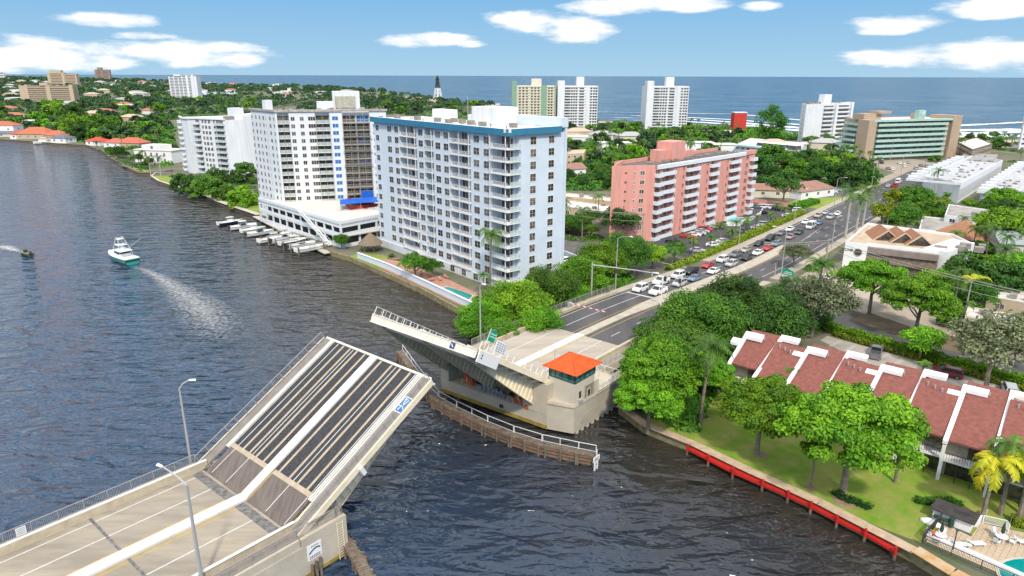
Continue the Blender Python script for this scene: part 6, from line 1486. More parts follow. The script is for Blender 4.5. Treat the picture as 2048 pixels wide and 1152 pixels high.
# --- woods by scatter
FB_ = [(min(p[0] for p in f), max(p[0] for p in f), min(p[1] for p in f), max(p[1] for p in f), f) for f in FOOT]
def clear(x, y, r, sheets=True):
    if not inside(landpoly, x, y): return False
    for x0, x1, y0, y1, f in FB_:
        if x0-r < x < x1+r and y0-r < y < y1+r: return False
    for x0, y0, r0 in HOUSES:
        if (x-x0)**2+(y-y0)**2 < (r0*.6+r*.5)**2: return False
    u, v = UVof(Vector((x, y, 0)))
    if 60 < u < 420 and abs(v) < 13.5+r*.4: return False
    if sheets:
        for s_ in SHEETS:
            if inside(s_, x, y): return False
    return True
LAND = [('the far bank villa', 300, 318), ('the big orange roof', 80, 272), ('the slate-roofed white house', 128, 285), ('the long red tile roof', 268, 286), ('the long tan block', 95, 190), ('the left edge', 5, 230), ('the curved white block', 410, 240), ('the white stepped tower', 370, 190), ('the bright red roof', 196, 290),
    ('the lighthouse', 876, 200), ('the repaired tower roof', 770, 210), ('the cream beach tower', 1066, 250), ('the joined white beach tower', 1150, 255), ('the free-standing beach tower', 1330, 255), ('the pink block lift house', 1375, 290), ('the beige flat-topped house', 1150, 305), ('the salmon trimmed building', 1438, 268), ('the red mural wall', 1479, 245), ('the glass pavilions', 1545, 290), ('the feathery pine', 1535, 260),
    ('the white ten-storey slab', 1640, 280), ('the green hotel', 1815, 300), ('the brown-roofed bank', 1612, 385), ('the long brown annex', 1520, 385), ('the white town house row', 1900, 370), ('the second town house row', 2010, 380), ('the cluttered grey roof', 1900, 450), ('the porthole building', 1730, 500), ('the brown hip roof', 1935, 470), ('the tall roadside palms', 1705, 450), ('the grey-roofed cream house', 2030, 510), ('the cream bungalow', 1980, 635), ('the beach motel', 1945, 290), ('the far junction', 1820, 350), ('the kiosk', 1880, 335),
    ('the tender house', 1230, 770), ('the signal mast', 1240, 580), ('the deck railing end', 1213, 590), ('the far leaf signs', 990, 680), ('the grey olive tree', 1632, 620), ('the first red roof', 1480, 690), ('the white-roofed low building', 1180, 400), ('the side lane', 1180, 500), ('the blue tower end wall', 1125, 350), ('the median post', 1325, 640)]
TONE = {'lowA': 'bright dense', 'lowB': 'green dense', 'lowC': 'dark dense', 'farA': 'mid green', 'farB': 'dark green', 'farC': 'bright green', 'midA': 'bright green', 'midB': 'mid green', 'midC': 'dark green', 'yel': 'yellow-green', 'bushA': 'low bushy green', 'bankA': 'feathery green', 'bankB': 'dense dark green', 'bankC': 'bright leafy', 'farpalm': 'thin', 'coco': 'arching coconut', 'fan': 'fan-leaved', 'royal': 'royal', 'date': 'date'}
AL = {}
def autolabel(k_, x, y, r, rr, isp):
    ds = sorted(LAND, key=lambda l: (l[1]-x)**2+((l[2]-y)*1.8)**2)[0]; dx, dy = x-ds[1], (y-ds[2])*1.8
    rel = ('right of' if dx > 0 else 'left of') if abs(dx) > abs(dy) else ('in front of' if dy > 0 else 'behind')
    d_ = math.hypot(dx, dy); far = 'just ' if d_ < 35 else ('well ' if d_ > 90 else '')
    t_ = (r-rr[0])/(rr[1]-rr[0]); sz = 'small' if t_ < .33 else ('large' if t_ > .7 else 'medium')
    lb = '%s %s %s %s%s %s' % (sz if not isp else 'slim', TONE[k_], 'palm' if isp else ('shrub' if k_ == 'bushA' else 'tree'), far, rel, ds[0])
    if lb in AL:
        o2 = sorted(LAND, key=lambda l: (l[1]-x)**2+((l[2]-y)*1.8)**2)
        for q_ in o2[1:6]:
            l2 = lb+', '+q_[0].replace('the ', 'towards ', 1)
            if l2 not in AL and len(l2.split()) <= 16: lb = l2; break
    AL[lb] = 1
    return lb
def scatter(poly, n, kinds, rr, label, group, dens_r=1.3):
    got = 0; xs = [p[0] for p in poly]; ys = [p[1] for p in poly]; tries = 0; mine = []
    while got < n and tries < n*30:
        tries += 1; x, y = rnd.uniform(min(xs), max(xs)), rnd.uniform(min(ys), max(ys))
        if not inside(poly, x, y): continue
        p = P(x, y, ZL); r = rnd.uniform(*rr)
        if not clear(p.x, p.y, r*.7) or any((p.x-a)**2+(p.y-b)**2 < ((r+c)*dens_r/2)**2 for a, b, c in mine+TREESPOTS[-0:]): continue
        k_ = rnd.choice(kinds); mine.append((p.x, p.y, r))
        if k_ in ('farpalm', 'coco', 'fan', 'date', 'royal'):
            s_ = rnd.uniform(.8, 1.2); place(PR[k_], USED, (p.x, p.y, ZL), rnd.uniform(0, 6.28), autolabel(k_, x, y, r, rr, True), group[1], s_)
        else: place(PR[k_], USED, (p.x, p.y, ZL-.1), rnd.uniform(0, 6.28), autolabel(k_, x, y, r, rr, False), group[0], (r/PR[k_]['R'], r/PR[k_]['R'], r/PR[k_]['R']*rnd.uniform(.75, 1.05)))
        got += 1
    TREESPOTS.extend(mine); return got
FK = ['farA', 'farA', 'farB', 'farB', 'farC', 'farpalm']
scatter([(0, 212), (330, 212), (330, 262), (300, 300), (230, 292), (60, 258), (0, 255)], 150, FK, (4.5, 9), ('leafy tree in the wood behind the far bank houses', 'palm in the wood behind the far bank houses'), ('trees behind the far bank houses', 'palms behind the far bank houses'), 1.0)
scatter([(240, 186), (520, 188), (510, 225), (330, 222), (240, 212)], 60, FK, (5, 9), ('leafy tree behind the curved white block', 'palm behind the curved white block'), ('trees behind the curved white block', 'palms behind the curved white block'), 1.0)
scatter([(325, 228), (500, 226), (345, 240), (345, 330), (308, 300), (312, 235)], 22, ['lowB', 'lowC', 'farB', 'farpalm'], (3.5, 6), ('', ''), ('trees left of the curved white block', 'palms left of the curved white block'), .9)
scatter([(200, 300), (300, 325), (300, 335), (235, 318)], 14, ['midB', 'midC', 'coco', 'bushA'], (2.2, 4), ('garden tree on the shore in front of the white villa', 'garden palm on the shore in front of the white villa'), ('garden trees by the villa', 'garden palms by the villa'), .9)
scatter([(760, 192), (900, 205), (1020, 235), (1020, 245), (760, 225)], 36, FK, (5, 9), ('leafy tree between the repaired tower and the lighthouse', 'palm between the repaired tower and the lighthouse'), ('trees below the lighthouse', 'palms below the lighthouse'), 1.0)
scatter([(1130, 258), (1400, 258), (1480, 270), (1470, 305), (1380, 325), (1130, 340)], 150, FK+['coco', 'farpalm', 'lowB', 'lowA'], (3.6, 7), ('leafy tree between the pink block and the beach towers', 'palm between the pink block and the beach towers'), ('trees behind the pink block', 'palms behind the pink block'), 1.0)
scatter([(1130, 340), (1225, 345), (1225, 380), (1130, 378)], 14, ['midB', 'midC', 'fan'], (2.8, 4.5), ('garden tree between the blue tower and the pink block', 'garden palm between the blue tower and the pink block'), ('garden trees between the towers', 'garden palms between the towers'), 1.0)
scatter([(1125, 415), (1225, 440), (1225, 480), (1125, 470)], 12, ['midB', 'midC', 'coco'], (2.5, 4), ('small tree by the street left of the pink block', 'small palm by the street left of the pink block'), ('small trees by the side lane', 'small palms by the side lane'), 1.0)
scatter([(1480, 285), (1720, 290), (1720, 350), (1600, 355), (1510, 340)], 60, ['lowB', 'lowC', 'midB', 'midC', 'midA', 'farpalm', 'fan'], (4, 7), ('leafy tree between the pink block and the green hotel', 'palm between the pink block and the green hotel'), ('trees left of the green hotel', 'palms left of the green hotel'), 1.0)
scatter([(1700, 300), (1960, 300), (1960, 335), (1740, 340)], 26, ['farpalm', 'fan', 'bushA', 'midB'], (2.5, 4.5), ('shrub or small tree in the forecourt of the green hotel', 'palm in the forecourt of the green hotel'), ('small trees before the hotel', 'palms before the hotel'), 1.0)
scatter([(1720, 380), (1850, 395), (1900, 445), (1840, 470), (1730, 450)], 34, ['lowA', 'lowB', 'midB', 'yel', 'midC', 'fan'], (3, 5), ('tree in the garden strip right of the road', 'palm in the garden strip right of the road'), ('garden trees right of the road', 'garden palms right of the road'), .9)
scatter([(1930, 400), (2060, 390), (2060, 520), (1960, 500)], 34, ['lowA', 'lowB', 'midA', 'midB', 'midC', 'fan'], (3, 6), ('tree among the houses at the right edge', 'palm among the houses at the right edge'), ('trees among the right edge houses', 'palms among the right edge houses'), .9)
scatter([(1900, 500), (2060, 540), (2060, 690), (1930, 680), (1880, 600)], 44, ['lowB', 'lowC', 'midA', 'midB', 'midC', 'coco', 'bushA'], (2.8, 5), ('garden tree behind the street wires on the right', 'garden palm behind the street wires on the right'), ('garden trees behind the wires', 'garden palms behind the wires'), .9)
scatter([(1850, 270), (2060, 285), (2060, 330), (1900, 320)], 22, ['farpalm', 'bushA', 'midB', 'midC'], (3, 5), ('tree near the brown beach motel', 'palm near the brown beach motel'), ('trees near the beach motel', 'palms near the beach motel'), .9)
scatter([(1565, 600), (1660, 625), (1650, 660), (1560, 650)], 8, ['bankB', 'bushA'], (2.5, 4), ('dark tree behind the top corner of the red roofs', ''), ('dark trees behind the red roofs', ''), .8)
# under-planting on the banks: low shrubs that close the view to the ground
scatter([(960, 650), (1240, 540), (1300, 560), (1200, 610), (1000, 700)], 30, ['bushA', 'bankC'], (2, 3.4), ('low leafy shrub on the bank left of the deck railing', ''), ('shrubs left of the deck railing', ''), .7)
scatter([(1240, 720), (1330, 620), (1560, 600), (1580, 650), (1460, 720), (1380, 850), (1260, 820)], 40, ['bushA', 'bankB', 'bankA'], (2, 3.4), ('low leafy shrub on the bank right of the road', ''), ('shrubs right of the road', ''), .7)
# far-off canopy as one mass
rs = np.random.RandomState(77); pc_, pn, psz, psh = [], [], [], []
for ys_, n_, rr in (((154.5, 165), 1500, (9, 22)), ((165, 185), 1500, (6, 12)), ((185, 215), 900, (4.5, 8)), ((215, 262), 420, (4, 6.5))):
    for _ in range(n_):
        x = rnd.uniform(-60, 1010 if ys_[0] > 170 else 860); y = rnd.uniform(*ys_)
        if ys_[0] > 200 and x > 340 and y > 232: continue
        p = P(x, y, ZL); r = rnd.uniform(*rr)
        if not clear(p.x, p.y, r*.3, False): continue
        k_ = 42; e = unit(k_); e[:, 2] = np.abs(e[:, 2]); pc_.append(np.array([p.x, p.y, ZL+r*.4])+e*np.array([r, r, r*.75])*rs.uniform(.7, 1.05, (k_, 1)))
        pn.append(e+rs.normal(size=(k_, 3))*.4); psz.append(rs.uniform(.18, .34, k_)*r); psh.append(np.clip(rs.uniform(0, .8)+rs.uniform(-.2, .3, k_), 0, 1))
nn = np.concatenate(pn); nn /= np.linalg.norm(nn, axis=1)[:, None]
o = quads('woodland', np.concatenate(pc_), nn, np.concatenate(psz), np.concatenate(psh), m=LM['far']); tag(o, 'far dark green woodland spreading to the horizon on the left', 'woodland', kind='stuff')
pc_, pn, psz, psh = [], [], [], []
for _ in range(1500):
    a = rnd.random(); x = rnd.uniform(1120, 2048); y = rnd.uniform(243, 262)+(x-1120)*.04
    p = P(x, y, ZL); r = rnd.uniform(1.5, 3.5)
    if not clear(p.x, p.y, 1): continue
    if x > 1560 and inside([(q_.x, q_.y) for q_ in bp_], p.x, p.y): continue
    k_ = 30; e = unit(k_); e[:, 2] = np.abs(e[:, 2]); pc_.append(np.array([p.x, p.y, ZL+.2])+e*np.array([r*1.4, r*1.4, r])); pn.append(e+rs.normal(size=(k_, 3))*.4); psz.append(rs.uniform(.2, .4, k_)*r); psh.append(rs.uniform(.2, 1, k_))
nn = np.concatenate(pn); nn /= np.linalg.norm(nn, axis=1)[:, None]
o = quads('dune_scrub', np.concatenate(pc_), nn, np.concatenate(psz), np.concatenate(psh), m=LM['mid']); tag(o, 'green sea grape scrub along the back of the beach', 'scrub', kind='stuff')
rs = np.random.RandomState(99)
def cover(name, label, regs, n_, rr, kind, dens=26):
    pc_, pn, psz, psh = [], [], [], []
    for reg in regs:
        xs = [p[0] for p in reg]; ys = [p[1] for p in reg]; ar = (max(xs)-min(xs))*(max(ys)-min(ys))
        for _ in range(int(n_*ar/10000)):
            x, y = rnd.uniform(min(xs), max(xs)), rnd.uniform(min(ys), max(ys))
            if not inside(reg, x, y): continue
            p = P(x, y, ZL); r = rnd.uniform(*rr)
            if not clear(p.x, p.y, r*.8): continue
            e = unit(dens); e[:, 2] = np.abs(e[:, 2]); g_ = gz(p); pc_.append(np.array([p.x, p.y, g_])+e*np.array([r*1.2, r*1.2, r*rnd.uniform(.5, 1.0)])*rs.uniform(.75, 1.05, (dens, 1))); pn.append(e+rs.normal(size=(dens, 3))*.5+np.array([0, 0, .3])); psz.append(rs.uniform(.16, .34, dens)*r); psh.append(np.clip(rs.uniform(0, .8)+rs.uniform(-.25, .3, dens), 0, 1))
    nn = np.concatenate(pn); nn /= np.linalg.norm(nn, axis=1)[:, None]
    return tag(quads(name, np.concatenate(pc_), nn, np.concatenate(psz), np.concatenate(psh), m=LM[kind]), label, name.replace('_', ' '), kind='stuff')
cover('undergrowth', 'low garden undergrowth filling the gaps between the trees', [[(0, 212), (330, 205), (330, 300), (230, 300), (60, 262), (0, 258)], [(230, 186), (520, 186), (510, 228), (345, 240), (345, 335), (305, 325), (318, 215)], [(1130, 258), (1480, 262), (1480, 310), (1380, 330), (1130, 345)], [(1130, 340), (1225, 345), (1225, 382), (1130, 380)], [(760, 190), (1020, 232), (1020, 248), (760, 228)]], 620, (1.6, 3.4), 'mid')
cover('undergrowth', 'mixed shrubs and undergrowth among the houses on the right', [[(1480, 280), (1720, 290), (1720, 360), (1500, 350)], [(1720, 375), (1900, 390), (1900, 470), (1720, 460)], [(1930, 380), (2060, 380), (2060, 700), (1900, 640), (1900, 480)], [(1900, 285), (2060, 285), (2060, 330), (1920, 330)], [(1640, 500), (1700, 500), (1700, 540), (1600, 560)]], 420, (1.0, 2.2), 'mid')
cover('undergrowth', 'dense shrubs on the banks either side of the approach road', [[(905, 650), (960, 600), (1130, 545), (1240, 500), (1330, 520), (1230, 590), (1080, 650), (960, 700)], [(1240, 800), (1240, 700), (1330, 620), (1560, 570), (1640, 620), (1580, 660), (1460, 700), (1380, 860)], [(1125, 480), (1225, 470), (1300, 500), (1290, 520)]], 300, (.8, 1.7), 'mid')
cover('undergrowth', 'shrubs along the lawn point and the villa garden', [[(325, 352), (520, 400), (500, 330), (350, 345)], [(205, 300), (310, 335), (280, 345), (225, 318)], [(770, 505), (870, 555), (850, 565), (760, 525)]], 500, (.7, 1.5), 'dark')
# hedges
def hedge(label, pts, w_, hgt, kind, leaf=.16, dens=38, seed=1, z=ZL, group=None):
    global rs
    rs = np.random.RandomState(seed); cs_, ns_ = [], []; q = M()
    for a, b in zip(pts[:-1], pts[1:]):
        d = b-a; d.z = 0; Ln = d.length; d.normalize(); n = Vector((-d.y, d.x, 0)); k_ = int(Ln*(w_+2*hgt)*dens)
        t_ = rs.uniform(0, Ln, k_); s_ = rs.uniform(0, w_+2*hgt, k_); y = np.where(s_ < hgt, -w_/2, np.where(s_ > hgt+w_, w_/2, s_-hgt-w_/2)); zz = np.where(s_ < hgt, s_, np.where(s_ > hgt+w_, s_-hgt-w_, hgt))
        nor = np.where((s_ < hgt)[:, None], -np.array(n)[None], np.where((s_ > hgt+w_)[:, None], np.array(n)[None], np.array([[0, 0, 1.]])))
        p = np.array(a)[None]+t_[:, None]*np.array(d)[None]+y[:, None]*np.array(n)[None]; p[:, 2] = z+zz; p += rs.normal(size=p.shape)*.09; p[:, 2] += .18*np.sin(t_*1.3)+.1*np.sin(t_*3.1); nor = nor+rs.normal(size=p.shape)*.5; nor /= np.linalg.norm(nor, axis=1)[:, None]
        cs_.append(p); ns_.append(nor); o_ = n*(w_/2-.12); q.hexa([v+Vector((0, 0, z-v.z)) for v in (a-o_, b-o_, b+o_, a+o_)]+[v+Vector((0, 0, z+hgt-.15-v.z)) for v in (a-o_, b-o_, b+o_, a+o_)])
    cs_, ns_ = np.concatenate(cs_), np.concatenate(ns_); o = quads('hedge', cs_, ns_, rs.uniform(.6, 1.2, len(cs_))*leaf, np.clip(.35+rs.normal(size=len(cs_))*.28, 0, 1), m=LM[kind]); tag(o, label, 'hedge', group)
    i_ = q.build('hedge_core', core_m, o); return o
hedge('long clipped green hedge beside the side street', px((1652, 660), (1750, 688), (1850, 717), (1950, 744), (2100, 788)), 1.9, 1.5, 'bright', .15, 95, 2)
hedge('low yellow-green shrub row between the long hedge and the parking bays', px((1668, 671), (1760, 698), (1860, 727), (1960, 757), (2100, 798)), 1.3, .7, 'yellow', .14, 45, 3)
hedge('long yellow-green hedge between the road and the pink block parking', px((1335, 548), (1400, 521), (1500, 474), (1560, 448), (1606, 427)), 2.0, 1.6, 'yellow', .2, 24, 4)
hedge('hedge clump in front of the bank lawn', px((1585, 420), (1630, 405)), 4, 1.6, 'bright', .22, 20, 5)
hedge('bright hedge behind the white lattice wall at the bottom right', px((2022, 1048), (2100, 1064)), 1.4, .9, 'yellow', .09, 120, 6)
hedge('green flower bed on the lawn above the covered spa', px((1828, 1003), (1850, 1008), (1885, 1003), (1925, 1014)), .9, .4, 'mid', .09, 120, 7)
hedge('ring of ground plants round the foot of the largest lawn tree', px((1668, 985), (1690, 1002), (1725, 1010), (1738, 1020)), 1.2, .3, 'dark', .09, 90, 8)
# ================================================================ VEHICLES
tyre = mat('tyre rubber', (.015, .015, .015), .8); rim = mat('wheel rim', (.35, .35, .36), .3, metal=.7)
lampm = mat('headlight glass', (.75, .77, .8), .1); tail = mat('tail light', (.35, .01, .01), .2)
cglass = mat('car glass', (.02, .025, .03), .06, spec=.9)
CARP = {k: mat('car paint '+k, c, .22, spec=.6) for k, c in dict(white=(.75, .76, .77), silver=(.42, .44, .46), grey=(.16, .17, .19), black=(.018, .018, .02), red=(.48, .015, .015), blue=(.12, .20, .30), tan=(.42, .38, .30), green=(.05, .08, .07), maroon=(.16, .02, .025), rose=(.34, .25, .25)).items()}
def car_proto(kind):
    t = thing('parked_car' if kind != 'pickup' else 'pickup_truck', 'car', 'car'); q = M()
    # stations: x, z bottom, z shoulder, half width
    L_, W_ = {'sedan': (4.7, 1.82), 'suv': (4.7, 1.9), 'pickup': (5.7, 2.0), 'van': (5.9, 2.05)}[kind]; hx = L_/2; w_ = W_/2
    sh = {'sedan': .92, 'suv': 1.08, 'pickup': 1.12, 'van': 1.2}[kind]; top = {'sedan': 1.42, 'suv': 1.72, 'pickup': 1.85, 'van': 2.3}[kind]
    st_ = [(hx, .42, sh-.34, w_*.74), (hx-.12, .28, sh-.2, w_*.9), (hx-.6, .22, sh-.1, w_), (hx-1.35, .22, sh, w_), (-hx+1.2, .22, sh+.02, w_), (-hx+.35, .24, sh, w_*.98), (-hx+.06, .3, sh-.06, w_*.92), (-hx, .42, sh-.3, w_*.84)]
    vs = []; fs = []
    for x, zb, zs, hw_ in st_: vs += [(x, -hw_*.96, zb), (x, -hw_, (zb+zs)/2), (x, -hw_*.97, zs-.06), (x, -hw_*.88, zs), (x, hw_*.88, zs), (x, hw_*.97, zs-.06), (x, hw_, (zb+zs)/2), (x, hw_*.96, zb)]
    for i in range(len(st_)-1):
        for j in range(8): a = i*8+j; b = i*8+(j+1) % 8; fs.append((a, a+8, b+8, b))
    fs.append(tuple(range(8))); fs.append(tuple((len(st_)-1)*8+j for j in range(7, -1, -1))); q.add(vs, fs)
    if kind == 'pickup': cab = (hx-1.55, hx-2.25, -.75+.3, -.9+.3)
    elif kind == 'suv': cab = (hx-1.15, hx-1.85, -hx+.45, -hx+.12)
    elif kind == 'van': cab = (hx-.75, hx-1.5, -hx+.2, -hx+.08)
    else: cab = (hx-1.35, hx-2.15, -hx+1.35, -hx+.55)
    x0, x1, x2, x3 = cab; wt_ = w_*.74; wb_ = w_*.9
    lo = [(x0, -wb_, sh-.02), (x0, wb_, sh-.02), (x3, wb_, sh-.02), (x3, -wb_, sh-.02)]; hi = [(x1, -wt_, top-.05), (x1, wt_, top-.05), (x2, wt_, top-.05), (x2, -wt_, top-.05)]
    q.add([(x1+.05, -wt_-.02, top-.05), (x1+.05, wt_+.02, top-.05), (x2-.05, wt_+.02, top-.05), (x2-.05, -wt_-.02, top-.05), (x1-.15, -wt_+.1, top), (x1-.15, wt_-.1, top), (x2+.15, wt_-.1, top), (x2+.15, -wt_+.1, top)], [(0, 1, 2, 3), (7, 6, 5, 4), (0, 4, 5, 1), (1, 5, 6, 2), (2, 6, 7, 3), (3, 7, 4, 0)])
    for s in (-1, 1):
        q.beam((x0, s*wb_, sh), (x1, s*wt_, top-.04), .08, .06); q.beam((x3, s*wb_, sh), (x2, s*wt_, top-.04), .12, .08)
        xm = (x1+x2)/2; q.beam((xm, s*(wb_+.0), sh), (xm, s*(wt_+.01), top-.04), .08, .05); q.box(x0-.25, s*(w_+.14), sh-.02, x0-.08, s*(w_-.05), sh+.14)
    if kind == 'van': q.box(x2-.05+.0, -wt_-.1, sh, x1-1.4, wt_+.1, top-.06)
    if kind == 'pickup':
        q.box(-hx+.1, -w_*.9, sh, x3-.1, -w_*.82, sh+.22); q.box(-hx+.1, w_*.82, sh, x3-.1, w_*.9, sh+.22); q.box(-hx+.05, -w_*.82, sh, -hx+.14, w_*.82, sh+.22)
    b = q.build('body', CARP['white'], t); b.material_slots[0].link = 'OBJECT'; b.material_slots[0].material = CARP['white']
    q = M(); q.add(lo+hi, [(0, 3, 2, 1), (4, 5, 6, 7), (0, 1, 5, 4), (1, 2, 6, 5), (2, 3, 7, 6), (3, 0, 4, 7)]); q.build('window', cglass, t)
    if kind == 'pickup': q = M(); q.box(-hx+.15, -w_*.81, sh+.005, x3-.12, w_*.81, sh+.02); q.build('bed', darkm, t)
    for sx in (1, -1):
        for s in (1, -1):
            q = M(); x = sx*hx*.62; pr_ = [(.0, 0), (.34, 0), (.34, .2), (.0, .2)]; n = 12; rr_ = .34 if kind in ('sedan',) else .38
            va = [(x+rr_*math.cos(k_*math.pi/6), s*(w_-.16), rr_+rr_*math.sin(k_*math.pi/6)) for k_ in range(12)]; vb = [(a_, s*(w_+.02), c_) for a_, _, c_ in va]
            q.add(va+vb, [(k_, (k_+1) % 12, (k_+1) % 12+12, k_+12) for k_ in range(12)]+[tuple(range(12)), tuple(range(23, 11, -1))], 0); wo = q.build('wheel', tyre, t); q = M()
            q.add([(x+.6*rr_*math.cos(k_*math.pi/4), s*(w_+.03), rr_+.6*rr_*math.sin(k_*math.pi/4)) for k_ in range(8)], [tuple(range(8))], 0); q.build('rim', rim, wo)
    for s in (1, -1):
        q = M(); q.box(hx-.16, s*w_*.58, sh-.36, hx-.02, s*w_*.86, sh-.24); q.build('headlight', lampm, t)
        q = M(); q.box(-hx-.01, s*w_*.55, sh-.28, -hx+.1, s*w_*.86, sh-.12); q.build('tail_light', tail, t)
    t['R'] = 1; return t
CP = {k: car_proto(k) for k in ('sedan', 'suv', 'pickup', 'van')}
NAMEK = {'sedan': 'car', 'suv': 'suv', 'pickup': 'pickup truck', 'van': 'van'}
KIDS.clear()
def car(kind, colour, loc, rz, label, group=None):
    pr = CP[kind]; o = place(pr, USED, loc, rz, label, group); o['category'] = NAMEK[kind]
    for c_ in (o.children if o is pr else o.children):
        if c_.name.startswith('body'): c_.material_slots[0].link = 'OBJECT'; c_.material_slots[0].material = CARP[colour]
    return o
def on_road(x, y, dz=.7):
    z = 1.5
    for _ in range(5): p = P(x, y, z+dz); u, v = UVof(p); z = zr(u)
    return u, v, z
ORD = 'first second third fourth fifth sixth seventh eighth ninth tenth eleventh twelfth thirteenth fourteenth fifteenth sixteenth seventeenth eighteenth'.split()
def rp4(lst, ox, oy): return [(ox+x/4, oy+y/4, k, c_) for x, y, k, c_ in lst]
outer = rp4([(655, 565, 'suv', 'white'), (800, 503, 'pickup', 'white'), (930, 455, 'suv', 'white'), (1035, 420, 'pickup', 'black'), (1150, 368, 'sedan', 'red'), (1245, 318, 'suv', 'white'), (1340, 275, 'suv', 'grey'), (1440, 240, 'sedan', 'tan'), (1535, 188, 'sedan', 'black'), (1610, 145, 'suv', 'black'), (1712, 103, 'sedan', 'grey'), (1788, 72, 'sedan', 'white')], 1140, 440)+rp4([(955, 455, 'sedan', 'white'), (1045, 405, 'suv', 'tan'), (1128, 383, 'sedan', 'silver')], 1380, 330)
inner = rp4([(770, 580, 'pickup', 'white'), (957, 520, 'suv', 'silver'), (1075, 478, 'sedan', 'blue'), (1192, 412, 'sedan', 'white'), (1305, 350, 'suv', 'silver'), (1415, 300, 'suv', 'black'), (1515, 258, 'sedan', 'white'), (1585, 220, 'sedan', 'red'), (1652, 185, 'sedan', 'blue'), (1765, 130, 'sedan', 'rose'), (1853, 95, 'sedan', 'green')], 1140, 440)+rp4([(965, 488, 'van', 'white'), (1045, 460, 'sedan', 'blue'), (1135, 415, 'suv', 'silver'), (1180, 385, 'sedan', 'white')], 1380, 330)
for lane, lst, v in (('kerbside', outer, -6.9), ('median-side', inner, -3.0)):
    last = 0
    for i, (x, y, k_, c_) in enumerate(lst):
        u, v_, z = on_road(x, y); u = max(u, last+6.2); last = u
        car(k_, c_, XY(u, v+rnd.uniform(-.15, .15), zr(u)+.01), BRZ+math.pi+rnd.uniform(-.02, .02), '%s %s waiting %s in the %s lane of the bridge queue' % (c_, NAMEK[k_], ORD[i], lane), 'cars queueing for the raised bridge').rotation_euler.y = -math.atan((zr(u-2)-zr(u+2))/4)
slope_fix = None
u, v_, z = on_road(1326, 542); car('sedan', 'white', XY(u, -13.5, ZL+.06), BRZ+math.pi+.5, 'white car waiting to turn in from the side lane left of the queue')
for x, y, k_, c_, lb in rp4 and [(1777, 371, 'sedan', 'silver', 'silver car driving ahead on the far road, left of the red truck'), (1790, 371, 'pickup', 'red', 'bright red truck on the far stretch of road'), (1797, 363, 'van', 'white', 'white van just beyond the red truck'), (1823, 350, 'sedan', 'white', 'white car turning at the far junction')]:
    u, v_, z = on_road(x, y); car(k_, c_, XY(u, v_, z+.01), BRZ+(0 if 'junction' not in lb else 1.2), lb)
for i, u in enumerate((318, 326, 334.5, 343, 352, 361, 370, 379)):
    car(('sedan', 'suv', 'sedan')[i % 3], ('white', 'silver', 'white', 'blue')[i % 4], XY(u, 10.3, 1.36), BRZ, '%s pale car of the line along the right kerb near the junction' % ORD[i], 'cars lined up on the right side of the far road')
def lot(lst, ang, where, z=ZL+.06, group=None):
    for i, (x, y, k_, c_, *a) in enumerate(lst):
        p = P(x, y, z+.6); car(k_, c_, (p.x, p.y, z), (a[0] if a else ang)+rnd.uniform(-.03, .03), '%s %s parked %s %s' % (c_, NAMEK[k_], ORD[i], where), group)
A1 = BRZ-math.pi/2
lot([(1347, 481, 'sedan', 'black'), (1376, 472, 'sedan', 'red'), (1388, 469, 'sedan', 'white'), (1398, 466, 'sedan', 'silver'), (1405, 462, 'sedan', 'silver'), (1410, 459, 'suv', 'red'), (1433, 453, 'sedan', 'tan')], A1+.35, 'from the left at the foot of the pink block', group='cars parked by the pink block')
lot([(1516, 413, 'sedan', 'grey'), (1528, 414, 'suv', 'white'), (1541, 415, 'suv', 'white'), (1556, 418, 'suv', 'black'), (1598, 421, 'suv', 'white')], A1+.2, 'from the left in the row behind the pink block pool', group='cars parked behind the pool')
lot([(1525, 425, 'sedan', 'black', A1+1.2), (1396, 500, 'sedan', 'silver'), (1428, 489, 'sedan', 'white'), (1447, 482, 'sedan', 'white'), (1490, 462, 'sedan', 'grey'), (1516, 455, 'sedan', 'white'), (1530, 449, 'suv', 'silver'), (1548, 443, 'sedan', 'grey'), (1577, 431, 'sedan', 'white')], A1+.3, 'from the left along the palms and the long hedge', group='cars parked along the hedge palms')
lot([(1664, 384, 'suv', 'white'), (1672, 380, 'sedan', 'silver'), (1680, 378, 'sedan', 'grey')], A1+.4, 'from the left in the bank drive', group='cars by the bank')
lot([(1133, 521, 'suv', 'white'), (1157, 524, 'sedan', 'white'), (1172, 527, 'sedan', 'silver')], .5, 'from the left beside the blue tower')
lot([(1134, 459, 'suv', 'silver')], .9, 'on the street behind the blue tower')
lot([(1752, 704, 'pickup', 'grey', 1.0), (1894, 745, 'suv', 'maroon', 2.6), (2019, 779, 'suv', 'silver', 1.1)], 1.0, 'from the left in the bays behind the red roofs')
lot([(1650, 554, 'sedan', 'white', .4)], .4, 'on the lot behind the utility pole')
hl = []
for i in range(16): hl.append((1716+i*11.5+rnd.uniform(-3, 3), rnd.choice([325, 331, 337])+rnd.uniform(-1, 1), rnd.choice(['sedan', 'suv']), rnd.choice(['white', 'silver', 'grey', 'black', 'white'])))
lot(hl, 1.2, 'from the left in the forecourt of the green hotel', group='cars before the green hotel')
